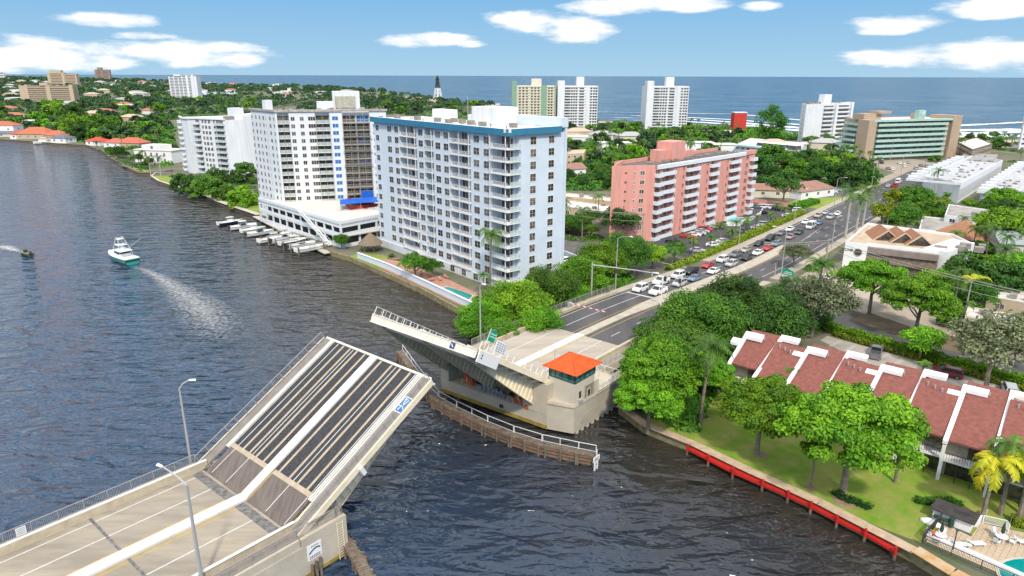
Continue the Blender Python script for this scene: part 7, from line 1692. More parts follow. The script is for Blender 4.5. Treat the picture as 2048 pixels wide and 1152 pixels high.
# ================================================================ BOATS
def hull(q, L_, W_, H_, m0=0, m1=1, flare=1.0, n=9):
    """hull from stern x=-L/2 to bow x=+L/2; m0 side, m1 deck"""
    vs = []
    for i in range(n):
        t_ = i/(n-1); x = -L_/2+L_*t_; w_ = W_/2*(1-max(0, (t_-.45)/.55)**2.2)*(.92+.08*min(1, t_*4)); w_ = max(w_, .04); zz = H_*(1+.35*max(0, t_-.4))
        vs += [(x+(.25*t_ if i == n-1 else 0), 0, -.35+.3*t_**3), (x, -w_*.78, .0+.25*t_**2), (x+.1*t_, -w_, zz), (x+.1*t_, w_, zz), (x, w_*.78, .0+.25*t_**2)]
    for i in range(n-1):
        a = i*5; b = a+5
        q.add([vs[k_] for k_ in (a, a+1, a+2, a+3, a+4, b, b+1, b+2, b+3, b+4)], [(0, 1, 6, 5), (1, 2, 7, 6), (3, 4, 9, 8), (4, 0, 5, 9)], m0)
        q.add([Vector(vs[k_])-Vector((0, 0, .12)) for k_ in (a+2, a+3, b+3, b+2)], [(0, 3, 2, 1)], m1)
        for s in (2, 3): p0, p1 = Vector(vs[a+s]), Vector(vs[b+s]); q.beam(p0, p1, .12, .08, m1)
    q.add(vs[:5], [(0, 4, 3, 2, 1)], m0)
gel = mat('white gelcoat', (.78, .79, .78), .2, spec=.6); teak = mat('teak deck', (.30, .16, .08), .6, .3, 2); turq = mat('turquoise hull', (.02, .34, .30), .2, spec=.6)
p = P(243, 521, 0); st_ = P(262, 529, 0); bw_ = P(219, 514, 0); ra = math.atan2(bw_.y-st_.y, bw_.x-st_.x)
sf = thing('sport_fishing_boat', 'white sport fishing boat with a turquoise hull and a tall tuna tower', 'boat', (p.x, p.y, .15), ra)
q = M(); hull(q, 14, 4.4, 1.5); q.build('hull', [turq, gel], sf)
q = M(); q.box(-6.9, -2.0, .6, -2.8, 2.0, .75); q.build('cockpit', teak, sf)
q = M(); q.hexa([(-2.8, -1.8, 1.4), (4.2, -1.0, 1.6), (4.2, 1.0, 1.6), (-2.8, 1.8, 1.4), (-2.6, -1.6, 2.3), (2.6, -.8, 2.2), (2.6, .8, 2.2), (-2.6, 1.6, 2.3)]); q.build('cabin', gel, sf)
q = M(); q.hexa([(-2.7, -1.62, 2.3), (1.2, -1.2, 2.3), (1.2, 1.2, 2.3), (-2.7, 1.62, 2.3), (-2.6, -1.5, 3.1), (.3, -1.1, 3.1), (.3, 1.1, 3.1), (-2.6, 1.5, 3.1)]); q.build('windscreen', cglass, sf)
q = M(); q.box(-4.0, -1.75, 3.1, .8, 1.75, 3.25); q.box(-2.4, -1.2, 4.60, .2, 1.2, 4.66); q.box(-2.0, -.9, 6.22, -.2, .9, 6.28); q.build('hardtop', gel, sf)
q = M()
for s in (1, -1):
    q.beam((-3.8, s*1.7, .8), (-3.6, s*1.6, 3.1), .08); q.beam((-3.4, s*1.6, 3.2), (-1.9, s*.8, 6.22), .08); q.beam((.4, s*1.5, 3.2), (-.3, s*.8, 6.22), .08); q.beam((-2.8, s*1.1, 5.02), (-.1, s*1.0, 5.02), .07); q.beam((-1.9, s*.8, 6.76), (-.3, s*.8, 6.76), .07); q.beam((-1, s*1.7, 3.2), (-5, s*4.2, 6.34), .05)
q.beam((-1.9, -.8, 6.76), (-1.9, .8, 6.76), .07); q.build('tuna_tower', metalw, sf)
q = M(); q.box(-1.9, -.35, 3.3, -1.2, .35, 4.3); q.box(-4.6, -.4, .75, -4.0, .4, 1.5); q.build('helm', gel, sf)
q = M(); q.box(-7.03, -1.95, .7, -7.0, 1.95, 1.25); q.build('transom_trim', mat('dark transom', (.05, .045, .03), .4), sf)
p = P(52, 509, 0); sk = thing('skiff', 'small dark open skiff speeding away at the left edge', 'boat', (p.x, p.y, .1), ra+.05); q = M(); hull(q, 6.5, 2.2, .7); q.build('hull', [mat('olive hull', (.10, .11, .06), .4), mat('olive deck', (.18, .19, .12), .5)], sk); q = M(); q.box(-.5, -.4, .6, .4, .4, 1.4); q.box(-3.5, -.3, .2, -3.1, .3, 1.3); q.build('console', darkm, sk)
# docked boats, bows to the garage wall
nd = (g2-g1).normalized(); on = Vector((nd.y, -nd.x, 0)); ra = math.atan2(-on.y, -on.x)
for i, (x, y, L_, hc, lb) in enumerate(((462, 449, 8.5, 'navy', 'docked motorboat with a navy hull, farthest from the blue tower'), (487, 457, 9, 'white', 'white docked boat with a hardtop, second from the far end'), (508, 464, 8, 'green', 'pale green white boat moored behind the hardtop boat'), (521, 470, 9, 'white', 'white docked boat moored by a single pile'), (549, 482, 10, 'white', 'long white docked motorboat in the middle of the row'), (572, 487, 9, 'white', 'white motorboat on a lift just right of the long one'), (589, 493, 9, 'navy', 'dark-bottomed motorboat on a lift in the middle of the lifts'), (605, 499, 8.5, 'white', 'white motorboat on a lift, second from the garage stair'), (624, 506, 9.5, 'white', 'white motorboat on the lift nearest the garage stair'))):
    p = P(x, y, 0); t = thing('motorboat', lb, 'boat', (p.x, p.y, .25 if i < 5 else 1.0), ra+rnd.uniform(-.05, .05), 'motorboats docked along the garage')
    hm = {'navy': mat('navy hull', (.02, .03, .08), .3), 'white': gel, 'green': mat('pale green hull', (.35, .55, .45), .3)}[hc]
    q = M(); hull(q, L_, 2.8, .95); q.build('hull', [hm, gel], t); q = M(); q.hexa([(-1, -.7, .8), (1.2, -.5, .8), (1.2, .5, .8), (-1, .7, .8), (-.8, -.6, 1.7), (.5, -.45, 1.7), (.5, .45, 1.7), (-.8, .6, 1.7)]); q.build('console', cglass if i % 2 else gel, t)
    q = M(); q.box(-1.4, -.95, 2.35, 1.0, .95, 2.45)
    for a in (-1.2, .8):
        for b in (-.8, .8): q.beam((a, b, .8), (a, b, 2.35), .06)
    q.build('hardtop', gel if i % 3 else mat('pale canvas', (.5, .5, .48)), t)
    q = M(); 
    for s in (.5, -.5): q.box(-L_/2-.5, s-.2, .2, -L_/2-.05, s+.2, 1.35)
    q.build('outboard', darkm if i % 2 else gel, t); q = M(); q.box(-L_/2+.4, -.9, .86, -L_/2+1.0, .9, 1.15); q.build('seat', mat('cream seat', (.55, .52, .44)), t)
for i in range(6):
    p = P(556+i*15.5, 484+i*5.4, 0); t = thing('boat_lift', '%s boat lift along the garage dock, counted from the far end' % ORD[i], 'boat lift', (p.x, p.y, 0), ra, 'boat lifts along the garage'); q = M()
    for a in (-4.5, 3.5): q.tube([(a, 2.0, -4), (a, 2.0, 2.9)], .18, 6)
    q.build('pile', timber, t); q = M(); q.beam((-5, 2.0, 2.95), (4.5, 2.0, 2.95), .3, .3); q.build('beam', metalg, t)
dk = px((517, 431), (662, 504), z=.9); dkn = M(); a, b = dk; dkn.hexa([a+on*.0+Vector((0, 0, -.3)), b+Vector((0, 0, -.3)), b+on*2.2+Vector((0, 0, -.3)), a+on*2.2+Vector((0, 0, -.3)), a, b, b+on*2.2, a+on*2.2]); tag(dkn.build('boat_dock', concl), 'pale walkway dock between the boats and the garage', 'dock')
for i in range(5):
    x, y = ((300, 250), (75, 284), (150, 290), (40, 281), (215, 309))[i] if i else (100, 286)
p = P(84, 288, 0); t = thing('motorboat', 'white boat moored at the far bank below the big orange roof', 'boat', (p.x, p.y+1, .2), 3.3); q = M(); hull(q, 13, 4, 1.3); q.build('hull', gel, t); q = M(); q.box(-3, -1.3, 1.2, 2, 1.3, 3.0); q.box(-2.5, -1.2, 4.2, 1, 1.2, 4.4); q.beam((-1, 0, 3), (-1, 0, 8), .1); q.build('cabin', gel, t)
# wakes
wk = foam_mat('wake foam', .50, 1.3, (.55, .56, .56), soft=.38, mx=.8)
pts = px((263, 531), (278, 536), (296, 543), (315, 553), (335, 566), (356, 580), (378, 596), (402, 616), (425, 645), (440, 680), z=.06)
ribbon('wake', pts, [1.4, 2.2, 3, 4, 5.5, 7, 9, 11, 12, 12], .06, wk, .17, 'stuff', 'white foam wake behind the sport fishing boat', 'wake')
pts = px((48, 506), (30, 500), (10, 494), (-15, 489), z=.06); ribbon('wake', pts, [1.5, 3, 5, 6], .06, wk, .3, 'stuff', 'foam wake at the left edge behind the skiff', 'wake')
# ================================================================ STREET FURNITURE
def lamp(label, base, hgt, arm, az_, group=None, one=True, thick=.12):
    t = thing('street_lamp', label, 'street lamp', base, az_, group); q = M(); q.tube([(0, 0, -.2), (0, 0, hgt*.5), (0, 0, hgt*.93)], [thick*1.3, thick, thick*.7], 8); q.build('pole', metalg, t)
    q = M(); q.tube([(0, 0, hgt*.93), (arm*.35, 0, hgt*.97), (arm, 0, hgt)], [thick*.6, thick*.5, thick*.4], 6); q.build('arm', metalg, t)
    q = M(); q.hexa([(arm-.05, -.1, hgt-.06), (arm+.75, -.17, hgt-.1), (arm+.75, .17, hgt-.1), (arm-.05, .1, hgt-.06), (arm-.05, -.08, hgt+.06), (arm+.7, -.1, hgt+.05), (arm+.7, .1, hgt+.05), (arm-.05, .08, hgt+.06)]); q.build('lamp_head', white, t); return t
lamp('tall street lamp on the right barrier of the near bridge deck, arm over the road', XY(21.6, 9.6, 5.1), 11.2, 3.4, BRZ+math.pi/2+.15, thick=.16)
lamp('street lamp behind the left railing of the near bridge deck', XY(31.0, -12.2, 1), 14.6, 1.2, BRZ+math.pi/2-2.2, thick=.15)
p = XY(83, -11.9, 4.2); lamp('pale lamp pole standing at the left railing behind the far leaf', p, 11.5, .5, BRZ-1.5)
for x, y, hh_, az_, lb in ((1561, 560, 13.5, BRZ+math.pi/2+.3, 'street lamp on the right kerb beside the green road sign'), (1477, 490, 11.5, BRZ-math.pi/2, 'street lamp in front of the pink block pool'), (1588, 444, 12, BRZ-math.pi/2, 'street lamp at the end of the long hedge'), (1668, 412, 11.5, BRZ-math.pi/2, 'street lamp beside the bank lawn'),
      (1743, 372, 12.5, BRZ-math.pi/2, 'left street lamp of the pair by the far junction'), (1801, 352, 12, BRZ-math.pi/2, 'right street lamp of the pair by the far junction'), (1660, 318, 12, 2, 'street lamp in front of the white ten-storey slab'), (1780, 325, 14, 0, 'pole in front of the middle of the green hotel'), (1887, 338, 12, 3, 'pole at the right end of the green hotel forecourt'), (1220, 292, 12, 0, 'lamp pole behind the pink block, left one'), (1390, 262, 12, 3, 'lamp pole near the salmon trimmed building')):
    p = P(x, y, ZL); lamp(lb, p, hh_, 2.6, az_)
u_, v_, z_ = on_road(1317, 600, 0); lamp('street lamp with a curved arm rising over the front of the queue', XY(128, -11.9, zr(128)), 12.5, 3.0, BRZ-math.pi/2)
# mast arm signal
gm = thing('signal_mast', 'long white signal mast reaching over the stop line of the queue', 'traffic signal', XY(118.5, -12.1, zr(118)), BRZ); q = M(); q.tube([(0, 0, -.5), (0, 0, 7.6)], [.2, .15], 8); q.build('pole', metalg, gm)
q = M(); q.tube([(0, 0, 7.0), (1.5, -10, 7.3), (3, -21, 7.2)], [.15, .11, .06], 7); q.build('arm', metalg, gm)
for yy in (-5.5, -9.5, -16, -19):
    q = M(); x = -yy*.14; q.box(x-.2, yy-.2, 6.0, x+.2, yy+.2, 7.0); q.build('signal_head', darkm, gm)
t = thing('median_post', 'white post standing on the median under the signal mast', 'post', XY(123, 2.2, zr(123)), BRZ); q = M(); q.tube([(0, 0, -.3), (0, 0, 5.5)], .11, 8); q.build('post', white, t); q = M(); q.box(-.15, -.15, 5.5, .15, .15, 5.9); q.build('cap', white, t)
def gate(label, u, v, length, dirn, low=True):
    t = thing('barrier_gate', label, 'barrier gate', XY(u, v, zr(u)+.15), BRZ); q = M(); q.box(-.4, -.35, 0, .4, .35, 1.2); q.build('housing', mat('grey plate', ()), t); q = M(); n = 12
    for i in range(n): q.beam((0, dirn*(.3+length*i/n), 1.05), (0, dirn*(.3+length*(i+1)/n), 1.05), .1, .14, i % 2)
    q.build('arm', [white, mat('gate red', (.5, .04, .03))], t)
gate('lowered red and white gate across the left lanes of the far deck', 108, -10.3, 8.8, -1)
gate('lowered red and white gate across the right lanes beyond the trees', 150, 10.3, 8.0, 1)
# road sign
p = P(1573, 567, ZL); t = thing('road_sign', 'green road sign with a curved top on two posts beside the date palm', 'road sign', p, BRZ+math.pi/2-.2); q = M()
for y in (-.9, .9): q.beam((y, 0, 0), (y, 0, 3.0), .09)
build_split(q, 'post', metalg, t); q = M(); q.prism([(-1.5, -.04), (1.5, -.04), (1.5, .04), (-1.5, .04)], 2.1, 3.4); q.add([(-1.2, -.04, 3.4), (0, -.04, 3.75), (1.2, -.04, 3.4), (-1.2, .04, 3.4), (0, .04, 3.75), (1.2, .04, 3.4)], [(0, 2, 1), (3, 4, 5), (0, 1, 4, 3), (1, 2, 5, 4)]); q.build('panel', mat('sign green', ()), t)
q = M(); 
for s in (-1, 1):
    for k_ in range(2): q.box(-1.1, s*.05, 2.4+.42*k_, 1.1-.4*k_, s*.045, 2.55+.42*k_)
q.build('sign_lettering', white, t)
# utility poles and wires
def upole(label, p, hgt, az_): 
    t = thing('utility_pole', label, 'utility pole', p, az_); q = M(); q.tube([(0, 0, -.3), (0, 0, hgt)], [.24, .16], 8); q.build('pole', mat('weathered pole', (.42, .38, .32), .9, .3, 2), t); q = M(); q.box(-1.3, -.07, hgt-.6, 1.3, .07, hgt-.45); q.build('crossarm', timber, t)
    q = M(); q.tube([(.35, .2, hgt-3.2), (.35, .2, hgt-2.2)], .3, 8); q.build('transformer', metalg, t); return t
pA = P(1645, 569, ZL); pB = P(2110, 720, ZL); pC = P(1283, 500, ZL); pD = P(1075, 470, ZL); pE = P(1968, 512, ZL); pF = P(1520, 560, ZL)
upole('utility pole with a transformer beside the date palm and road sign', pA, 11.5, 1.0); upole('utility pole by the street at the right edge', pB, 11.5, 1.0); upole('utility pole in front of the left end of the pink block', pC, 11.0, .9); upole('utility pole beside the hip roof of the porthole building', pE, 9.5, .8)
for i, (x, y, hh_) in enumerate(((1135, 560, 3), (1662, 500, 9), (1858, 420, 7), (1927, 640, 9), (1548, 560, 4))):
    p = P(x, y, ZL); t = thing('post', ('short post by the street behind the blue tower', 'plain pole between the roadside palms', 'plain pole in the gardens above the cluttered roof', 'plain pole under the wires near the bungalow', 'short post at the corner kerb by the side street')[i], 'post', p); q = M(); q.tube([(0, 0, 0), (0, 0, hh_)], .13, 6); q.build('shaft', metalg, t)
def wire(label, a, b, za, zb, sag=.9, r=.035, off=0):
    q = M(); d = (b-a).normalized(); n = Vector((-d.y, d.x, 0))*off; pts = []
    for i in range(15): t_ = i/14; p = a.lerp(b, t_)+n; p.z = ZL+za+(zb-za)*t_-sag*4*t_*(1-t_); pts.append(p)
    q.tube(pts, r, 4, cap=False); return tag(q.build('wire', mat('wire', (.30, .29, .27), .6)), label, 'power line', None)
for i, (o_, z1) in enumerate(((0, 11.2), (.9, 10.9), (-.9, 10.9), (0, 8.9))):
    wire('%s wire between the transformer pole and the right edge pole' % ('top', 'inner side', 'outer side', 'lowest')[i], pA, pB, z1, z1, .8, .05, o_)
    wire('%s wire running left from the pole at the pink block' % ('top', 'inner side', 'outer side', 'lowest')[i], pC, pD, z1-.4, z1-.4, .7, .05, o_)
    if i < 3: wire('%s wire from the transformer pole back over the road' % ('top', 'inner side', 'outer side')[i], pA, pF, z1, z1-1.5, .4, .05, o_)
# thatched hut, fences at the salmon patio
p = P(742, 502, ZL); t = thing('thatched_hut', 'round thatched hut on the terrace between the garage and the blue tower', 'hut', p); q = M(); q.lathe([(3.6, 2.3), (3.2, 2.7), (1.5, 4.3), (.15, 5.4)], 16); q.lathe([(3.6, 2.3), (3.3, 2.35), (.1, 4.6)], 16); q.build('thatch', mat('thatch', (.24, .19, .14), .95, .4, 3, .6, 9), t); q = M()
for k_ in range(6): a = k_*math.pi/3; q.tube([(2.7*math.cos(a), 2.7*math.sin(a), 0), (2.7*math.cos(a), 2.7*math.sin(a), 2.9)], .1, 6)
q.build('post', timber, t)
q = M(); pp = px((872, 580), (895, 573), (946, 590), (930, 607), z=ZL+.09); cen = sum(pp, Vector())/4
q.poly([cen+(a-cen)*1.12-Vector((0, 0, .01)) for a in pp], 1); 
ringp = []
for i, a in enumerate(pp):
    b = pp[(i+1) % 4]; c_ = pp[i-1]; ringp += [a+(c_-a)*.12, a+((b-a)+(c_-a))*.035, a+(b-a)*.12]
q.poly([a+Vector((0, 0, .01)) for a in ringp], 0)
po = thing('swimming_pool', 'turquoise swimming pool at the river corner of the blue tower', 'pool', (0, 0, 0)); q.build('water', [mat('deep pool turquoise', (.0, .26, .25), .05, .2, .8, .15, 2, spec=.6), concl], po)
def lounger(label, p, rz, m=None, group=None):
    t = thing('sun_lounger', label, 'sun lounger', p, rz, group); q = M(); q.box(-.95, -.32, .28, .35, .32, .36); q.hexa([(.35, -.32, .28), (1.0, -.32, .7), (1.0, .32, .7), (.35, .32, .28), (.35, -.32, .36), (.97, -.32, .78), (.97, .32, .78), (.35, .32, .36)]); q.build('bed', m or white, t); q = M()
    for a in (-.85, .3):
        for b in (-.3, .26): q.box(a, b, 0, a+.05, b+.05, .28)
    q.build('leg', m or white, t); return t
L0 = None
for i, (x, y) in enumerate(((792, 520), (806, 528), (816, 534), (862, 562), (880, 560), (893, 556), (842, 548), (853, 556))):
    p = P(x, y, ZL+.06)
    lg = 'salmon lounge chair on the salmon patio of the blue tower'
    L0 = lounger(lg, p, rnd.uniform(0, 3), mat('salmon resin', (.42, .22, .17)), 'lounge chairs on the salmon patio')
# pink block extras
p = P(1442, 432, ZL); t = thing('entrance_canopy', 'red barrel canopy over the pink block entrance', 'canopy', p, BRZ-math.pi/2); q = M(); n = 9
vs = []
for i in range(n): a = math.pi*i/(n-1); vs += [(-3, -1.5*math.cos(a), 2.6+1.0*math.sin(a)), (3, -1.5*math.cos(a), 2.6+1.0*math.sin(a))]
q.add(vs, [(2*i, 2*i+1, 2*i+3, 2*i+2) for i in range(n-1)]+[tuple(range(0, 2*n, 2)), tuple(range(2*n-1, 0, -2))]); q.build('cover', mat('red canvas', (.50, .02, .02), .7), t); q = M()
for a in (-2.8, 2.8):
    for b in (-1.4, 1.4): q.tube([(a, b, 0), (a, b, 2.6)], .06, 6)
q.build('post', metalw, t)
q = M(); pp = px((1453, 441), (1464, 434), (1496, 437), (1482, 447), z=ZL+.5); q.poly(pp[::-1] if False else pp, 0); q.poly([Vector((0, 0, 0))+a-Vector((0, 0, .02))+(a-sum(pp, Vector())/4)*.35 for a in pp], 1)
po = thing('swimming_pool', 'pale turquoise pool with a white surround in front of the pink block', 'pool', (0, 0, 0)); q.build('water', [poolm, concl], po)
wallpath('garden_wall', px((1452, 452), (1478, 452), (1520, 432), (1524, 424)), .3, ZL, ZL+1.3, [white, white], 'white wall around the pink block pool', 'wall', (1.2, .05))
wallpath('garden_wall', px((1500, 404), (1575, 414)), .3, ZL, ZL+1.6, [pinkm, pinkm], 'pink boundary wall behind the parked row', 'wall', (1.2, .05))
wallpath('garden_wall', px((1128, 508), (1178, 528)), .3, ZL, ZL+1.0, [blueW, white], 'pale blue wall between the street and the blue tower lot', 'wall', (1.2, .05))
# kiosk by the hotel
p = P(1880, 344, ZL); t = thing('gatehouse', 'small teal-roofed kiosk at the far junction', 'kiosk', p); q = M(); q.box(-3, -2, 0, 3, 2, 3); q.build('wall', tan, t); q = M(); q.add([(-5, -3.5, 3), (5, -3.5, 3), (5, 3.5, 3), (-5, 3.5, 3), (-2, 0, 5), (2, 0, 5)], [(0, 1, 5, 4), (1, 2, 5), (2, 3, 4, 5), (3, 0, 4), (3, 2, 1, 0)]); q.build('roof', mat('teal tile roof', (.16, .33, .34), .7), t)
# ================================================================ RED DOCK AND POOL TERRACE (bottom right)
reds = mat('red painted wood', (.50, .025, .02), .55, .2, 2); dpts = px((1383, 893), (1425, 915), (1474, 940), (1533, 964), (1584, 986), (1630, 1008), (1682, 1035), (1738, 1062), (1798, 1098), z=.95)
rd = thing('red_dock', 'long narrow bright red wooden dock along the seawall', 'dock', (0, 0, 0)); q = M(); q2 = M(); k2 = 0
for a, b in zip(dpts[:-1], dpts[1:]):
    d = (b-a); Ln = d.length; d.normalize(); n = Vector((-d.y, d.x, 0)); kk_ = int(Ln/.16)
    for i in range(kk_): p = a+d*(i+.5)*Ln/kk_; q.beam(p-n*.75, p+n*.45, .145, .06)
    q.beam(a-n*.78-Vector((0, 0, .16)), b-n*.78-Vector((0, 0, .16)), .08, .28); q.beam(a+n*.48-Vector((0, 0, .16)), b+n*.48-Vector((0, 0, .16)), .08, .28)
q.build('decking', reds, rd)
for a in dpts:
    q2 = M(); d = (dpts[-1]-dpts[0]).normalized(); n = Vector((-d.y, d.x, 0)); p = a-n*.92
    q2.tube([p+Vector((0, 0, -.4)), p+Vector((0, 0, .75))], .15, 8, 0); q2.tube([p+Vector((0, 0, -4)), p+Vector((0, 0, -.4))], .17, 8, 1); q2.build('pile', [reds, timber], rd)
pav = mat('pool terrace pavers', (.52, .42, .30), .85, .22, 3.5, .2, 8, col2=(.42, .33, .24))
def T(x, y, z=ZL+.09): return P(x, y, z)
q = M(); tp = [T(*a) for a in ((1852, 1083), (1888, 1047), (1942, 1073), (1962, 1045), (2010, 1057), (2200, 1095), (2260, 1240), (2080, 1180), (1960, 1130))]; q.poly(tp[::-1]); struct('pool terrace', q, pav)
# paver joints as narrow darker strips
q = M(); o_ = T(1852, 1083, ZL+.098); d1 = (T(2048, 1165)-T(1852, 1083)).normalized(); n1 = Vector((-d1.y, d1.x, 0))
tp2 = [(a.x, a.y) for a in tp]
for i in range(60):
    for j in range(40):
        c_ = o_+d1*(i*.55-2)+n1*(j*.55-8)
        if inside(tp2, c_.x, c_.y) and inside(tp2, (c_+d1*.55).x, (c_+d1*.55).y) and inside(tp2, (c_+n1*.55).x, (c_+n1*.55).y):
            q.quad(c_, c_+d1*.55, c_+d1*.55+n1*.035, c_+n1*.035); q.quad(c_+Vector((0, 0, .001)), c_+n1*.55+Vector((0, 0, .001)), c_+n1*.55-d1*.035+Vector((0, 0, .001)), c_-d1*.035+Vector((0, 0, .001)))
struct('terrace joints', q, mat('paver joint', (.26, .20, .14), .9))
cp_ = T(2092, 1160, ZL+.12); q = M(); ring = [cp_+Vector((4.2*math.cos(a*.2617), 3.2*math.sin(a*.2617)*1.0, 0)) for a in range(24)]; q.poly([p for p in ring], 0); q.poly([cp_+(p-cp_)*1.09-Vector((0, 0, .012)) for p in ring], 1)
po = thing('swimming_pool', 'rounded turquoise pool cut by the bottom right corner', 'pool', (0, 0, 0)); q.build('water', [mat('deep pool turquoise', ()), concl], po)
wallpath('garden_wall', [T(1843, 1090, 0), T(1960, 1140, 0), T(2100, 1205, 0)], .5, ZL, ZL+.5, [white, white], 'white plinth wall under the dark fence at the bottom right', 'wall', (1.02, .03))
wallpath('garden_wall', [T(1888, 1046, 0), T(1946, 1072, 0), T(1964, 1047, 0)], .4, ZL, ZL+.75, [white, white], 'white V-shaped planter wall beside the covered spa', 'wall', (1.05, .03))
wallpath('garden_wall', [T(2016, 1062, 0), T(2036, 1069, 0), T(2100, 1082, 0)], .4, ZL, ZL+.7, [white, white], 'low white wall behind the right-hand table', 'wall', (1.05, .03))
def fence_(label, a, b, hgt, m, step=.14, post=2.6, z=ZL+.09, thick=.02):
    t = thing('fence', label, 'fence', a); q = M(); picket_rail(q, (0, 0, 0), b-a, hgt, step, post); q.build('rails', m, t); return t
fence_('dark metal fence along the seawall side of the pool terrace', T(1845, 1087, ZL+.5), T(2090, 1196, ZL+.5), 1.1, darkm); fence_('dark mesh fence between the lawn and the pool terrace', T(1844, 1084), T(1884, 1040), 1.2, darkm, .08)
fence_('white lattice fence behind the pool terrace', T(1965, 1046), T(2010, 1056), 1.0, white, .1, 1.3)
fence_('short white lattice gate by the yellow-green hedge', T(2010, 1056), T(2016, 1064), 1.0, white, .1, 1.3)
p = T(1906, 1043); t = thing('covered_spa', 'black flat-topped spa cabin with white walls beside the lawn', 'spa cabin', p, math.atan2(d1.y, d1.x)); q = M(); q.box(-1.9, -1.1, 0, 1.9, 1.1, 1.3); q.build('wall', white, t)
q = M(); q.box(-2.2, -1.4, 1.3, 2.2, 1.4, 1.42); q.build('roof', mat('black roof felt', (.035, .033, .033), .8, .4, 2, col2=(.07, .06, .055)), t)
q = M(); 
for a in (-1.2, .2, 1.0): q.tube([(a, .2*a, 1.421), (a, .2*a, 1.44)], .42, 12)
q.build('roof_hatch', mat('dark hatch', (.025, .022, .024), .4), t); q = M(); q.tube([(-1.7, -1.45, .7), (-.2, -1.45, .7)], .22, 8); q.tube([(.1, -1.5, .2), (.1, -1.5, 1.3)], .28, 10); q.build('rolled_cover', mat('dark green canvas', (.02, .06, .045), .7), t)
def table_set(label, p, rz, nch, umb='closed dark green parasol'):
    t = thing('round_table', label[0], 'table', p, rz); q = M(); q.tube([(0, 0, .70), (0, 0, .74)], .62, 20); q.build('tabletop', white, t)
    for k_ in range(4): a = k_*math.pi/2+.4; q = M(); q.beam((.4*math.cos(a), .4*math.sin(a), 0), (.35*math.cos(a), .35*math.sin(a), .7), .05); q.build('leg', white, t)
    u_ = thing('parasol', label[1], 'parasol', p, rz); q = M(); q.tube([(0, 0, .0), (0, 0, 2.5)], .025, 6); q.build('pole', metalw, u_); q = M(); q.lathe([(.05, 1.0), (.17, 1.15), (.2, 1.5), (.1, 2.2), (.03, 2.5)], 9); q.build('canopy', mat('dark green canvas', ()), u_)
    for i in range(nch):
        a = rz+i*2*math.pi/nch+.5; c_ = thing('patio_chair', label[2], 'chair', (p.x+1.0*math.cos(a), p.y+1.0*math.sin(a), p.z), a+math.pi, label[3]); q = M(); q.box(-.25, -.26, .4, .25, .26, .45); q.build('seat', white, c_)
        q = M(); q.hexa([(-.28, -.26, .45), (-.23, -.26, .45), (-.23, .26, .45), (-.28, .26, .45), (-.40, -.24, .9), (-.35, -.24, .9), (-.35, .24, .9), (-.40, .24, .9)]); q.build('backrest', white, c_)
        for sx in (-.23, .2):
            for sy in (-.24, .21): q = M(); q.box(sx, sy, 0, sx+.04, sy+.04, .4); q.build('leg', white, c_)
        q = M()
        for sy in (-.29, .25): q.box(-.3, sy, .62, .22, sy+.04, .66); q.box(.18, sy, .4, .22, sy+.04, .62)
        q.build('armrest', white, c_)
table_set(('white round table with a closed green parasol next to the dark mesh fence', 'closed dark green parasol next to the dark mesh fence', 'white patio chair at the table next to the dark mesh fence', 'chairs at the left table'), T(1879, 1080), .3, 4)
table_set(('white round table in front of the lattice fence at the right', 'closed dark green parasol in front of the lattice fence', 'white patio chair at the table in front of the lattice fence', 'chairs at the right table'), T(2001, 1083), 1.1, 3)
la = math.atan2(-d1.y, -d1.x)+.75
lounger('left white sun lounger of the pair on the pool terrace', T(1921, 1093), la); lounger('right white sun lounger of the pair on the pool terrace', T(1951, 1091), la+.1); lounger('white sun lounger cut by the right edge', T(2046, 1088), la-.3)
t = thing('side_table', 'small white side table between the two loungers', 'table', T(1937, 1096)); q = M(); q.tube([(0, 0, .4), (0, 0, .44)], .28, 12); q.build('tabletop', white, t); q = M(); q.tube([(0, 0, 0), (0, 0, .4)], .05, 6); q.build('leg', white, t)
t = thing('shower_post', 'black post inside the dark fence, left of the loungers', 'post', T(1906, 1098)); q = M(); q.tube([(0, 0, 0), (0, 0, 2.3)], .06, 6); q.box(-.12, -.12, 2.3, .12, .12, 2.4); q.build('shaft', darkm, t)
t = thing('life_ring', 'orange life ring hung on the dark mesh fence', 'life ring', T(1868, 1066, ZL+.9), .6); q = M()
for k_ in range(12): a, b = k_*math.pi/6, (k_+1)*math.pi/6; q.tube([(.3*math.cos(a), 0, .3*math.sin(a)), (.3*math.cos(b), 0, .3*math.sin(b))], .08, 6)
q.build('ring', mat('orange paint', ()), t)
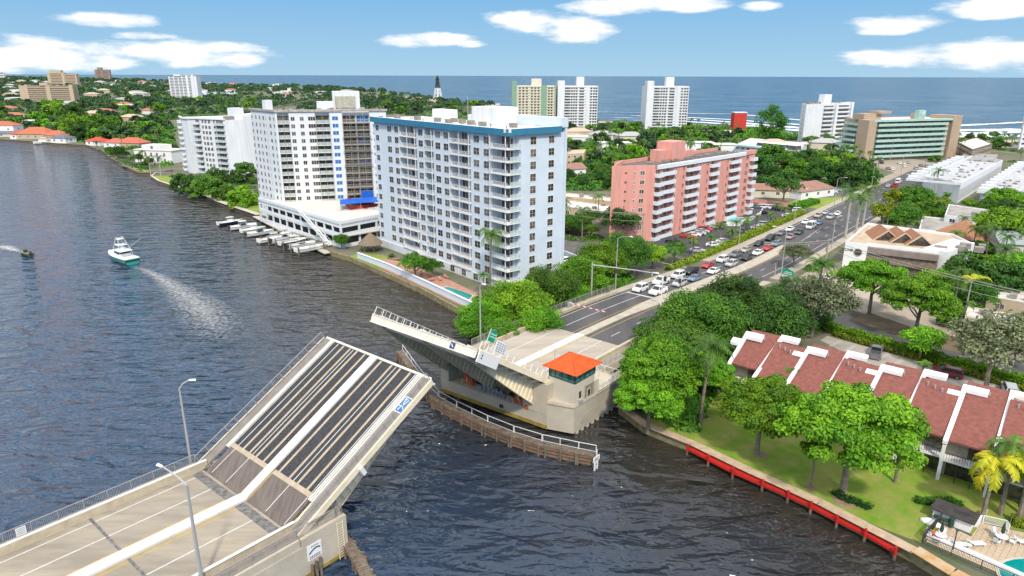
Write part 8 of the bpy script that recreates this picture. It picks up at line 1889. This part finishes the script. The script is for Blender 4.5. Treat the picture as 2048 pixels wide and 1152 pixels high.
t = thing('propane_grill', 'white and black barbecue box beside the flower bed', 'barbecue', T(1874, 1022)); q = M(); q.box(-.5, -.35, 0, .5, .35, .7); q.build('cabinet', white, t); q = M(); q.box(-.4, -.3, .7, .4, .3, 1.0); q.build('lid', darkm, t)
t = thing('rowing_dinghy', 'white upturned dinghy lying on the lawn by the mesh fence', 'dinghy', T(1861, 1046), 2.4); q = M(); q.lathe([(.0, .5), (.4, .45), (.75, .2), (.8, 0)][::-1], 14); q.v = [(a*1.4, b*.75, c_) for a, b, c_ in q.v]; q.build('shell', white, t)
t = thing('blue_tarpaulin', 'bright blue tarpaulin in the yard behind the first red roof', 'tarpaulin', P(1592, 662, ZL), .3); q = M(); q.add([(-1.6, -1.2, .3), (1.6, -1.2, .3), (1.6, 1.2, .3), (-1.6, 1.2, .3), (0, 0, 1.3)], [(0, 1, 4), (1, 2, 4), (2, 3, 4), (3, 0, 4), (3, 2, 1, 0)]); q.build('sheet', mat('blue tarpaulin', ()), t)
# grounds: mulch rings
for x, y, r_ in ((1523, 910, .9), (1620, 975, .7), (1690, 1001, 1.5)):
    p = P(x, y, ZL+.05); q = M(); q.lathe([(r_, p.z-.05), (r_*.8, p.z+.06), (.1, p.z+.07)], 14, 0, (p.x, p.y)); struct('mulch ring', q, mat('pink mulch', (.30, .20, .15), .95, .4, 4))
# slim pale trunks under the lawn trees
for x, y, lb in ((1620, 974, 'slim pale tree trunk rising into the largest lawn tree, left'), ):
    p = P(x, y, ZL); t = thing('young_tree', lb, 'tree', p); q = M(); q.tube([(0, 0, -.2), (.1, .1, 2.5), (.2, .5, 5)], [.16, .13, .09], 7); q.build('trunk', bark, t)
    pp_, nn_, sh_ = crown_pts(1500, 14, 1.6, 1.2, 5.2, (.3, .45)); quads('crown', pp_, nn_, rs.uniform(.1, .2, 1500), sh_, parent=t, m=LM['bright'])
# remove prototypes that were never placed
for pr in list(PR.values())+list(CP.values()):
    if not USED.get(pr.name):
        for c_ in list(pr.children): bpy.data.objects.remove(c_)
        bpy.data.objects.remove(pr)
for o in bpy.data.objects:
    for k_ in ('R', 'ratio'):
        if k_ in o: del o[k_]
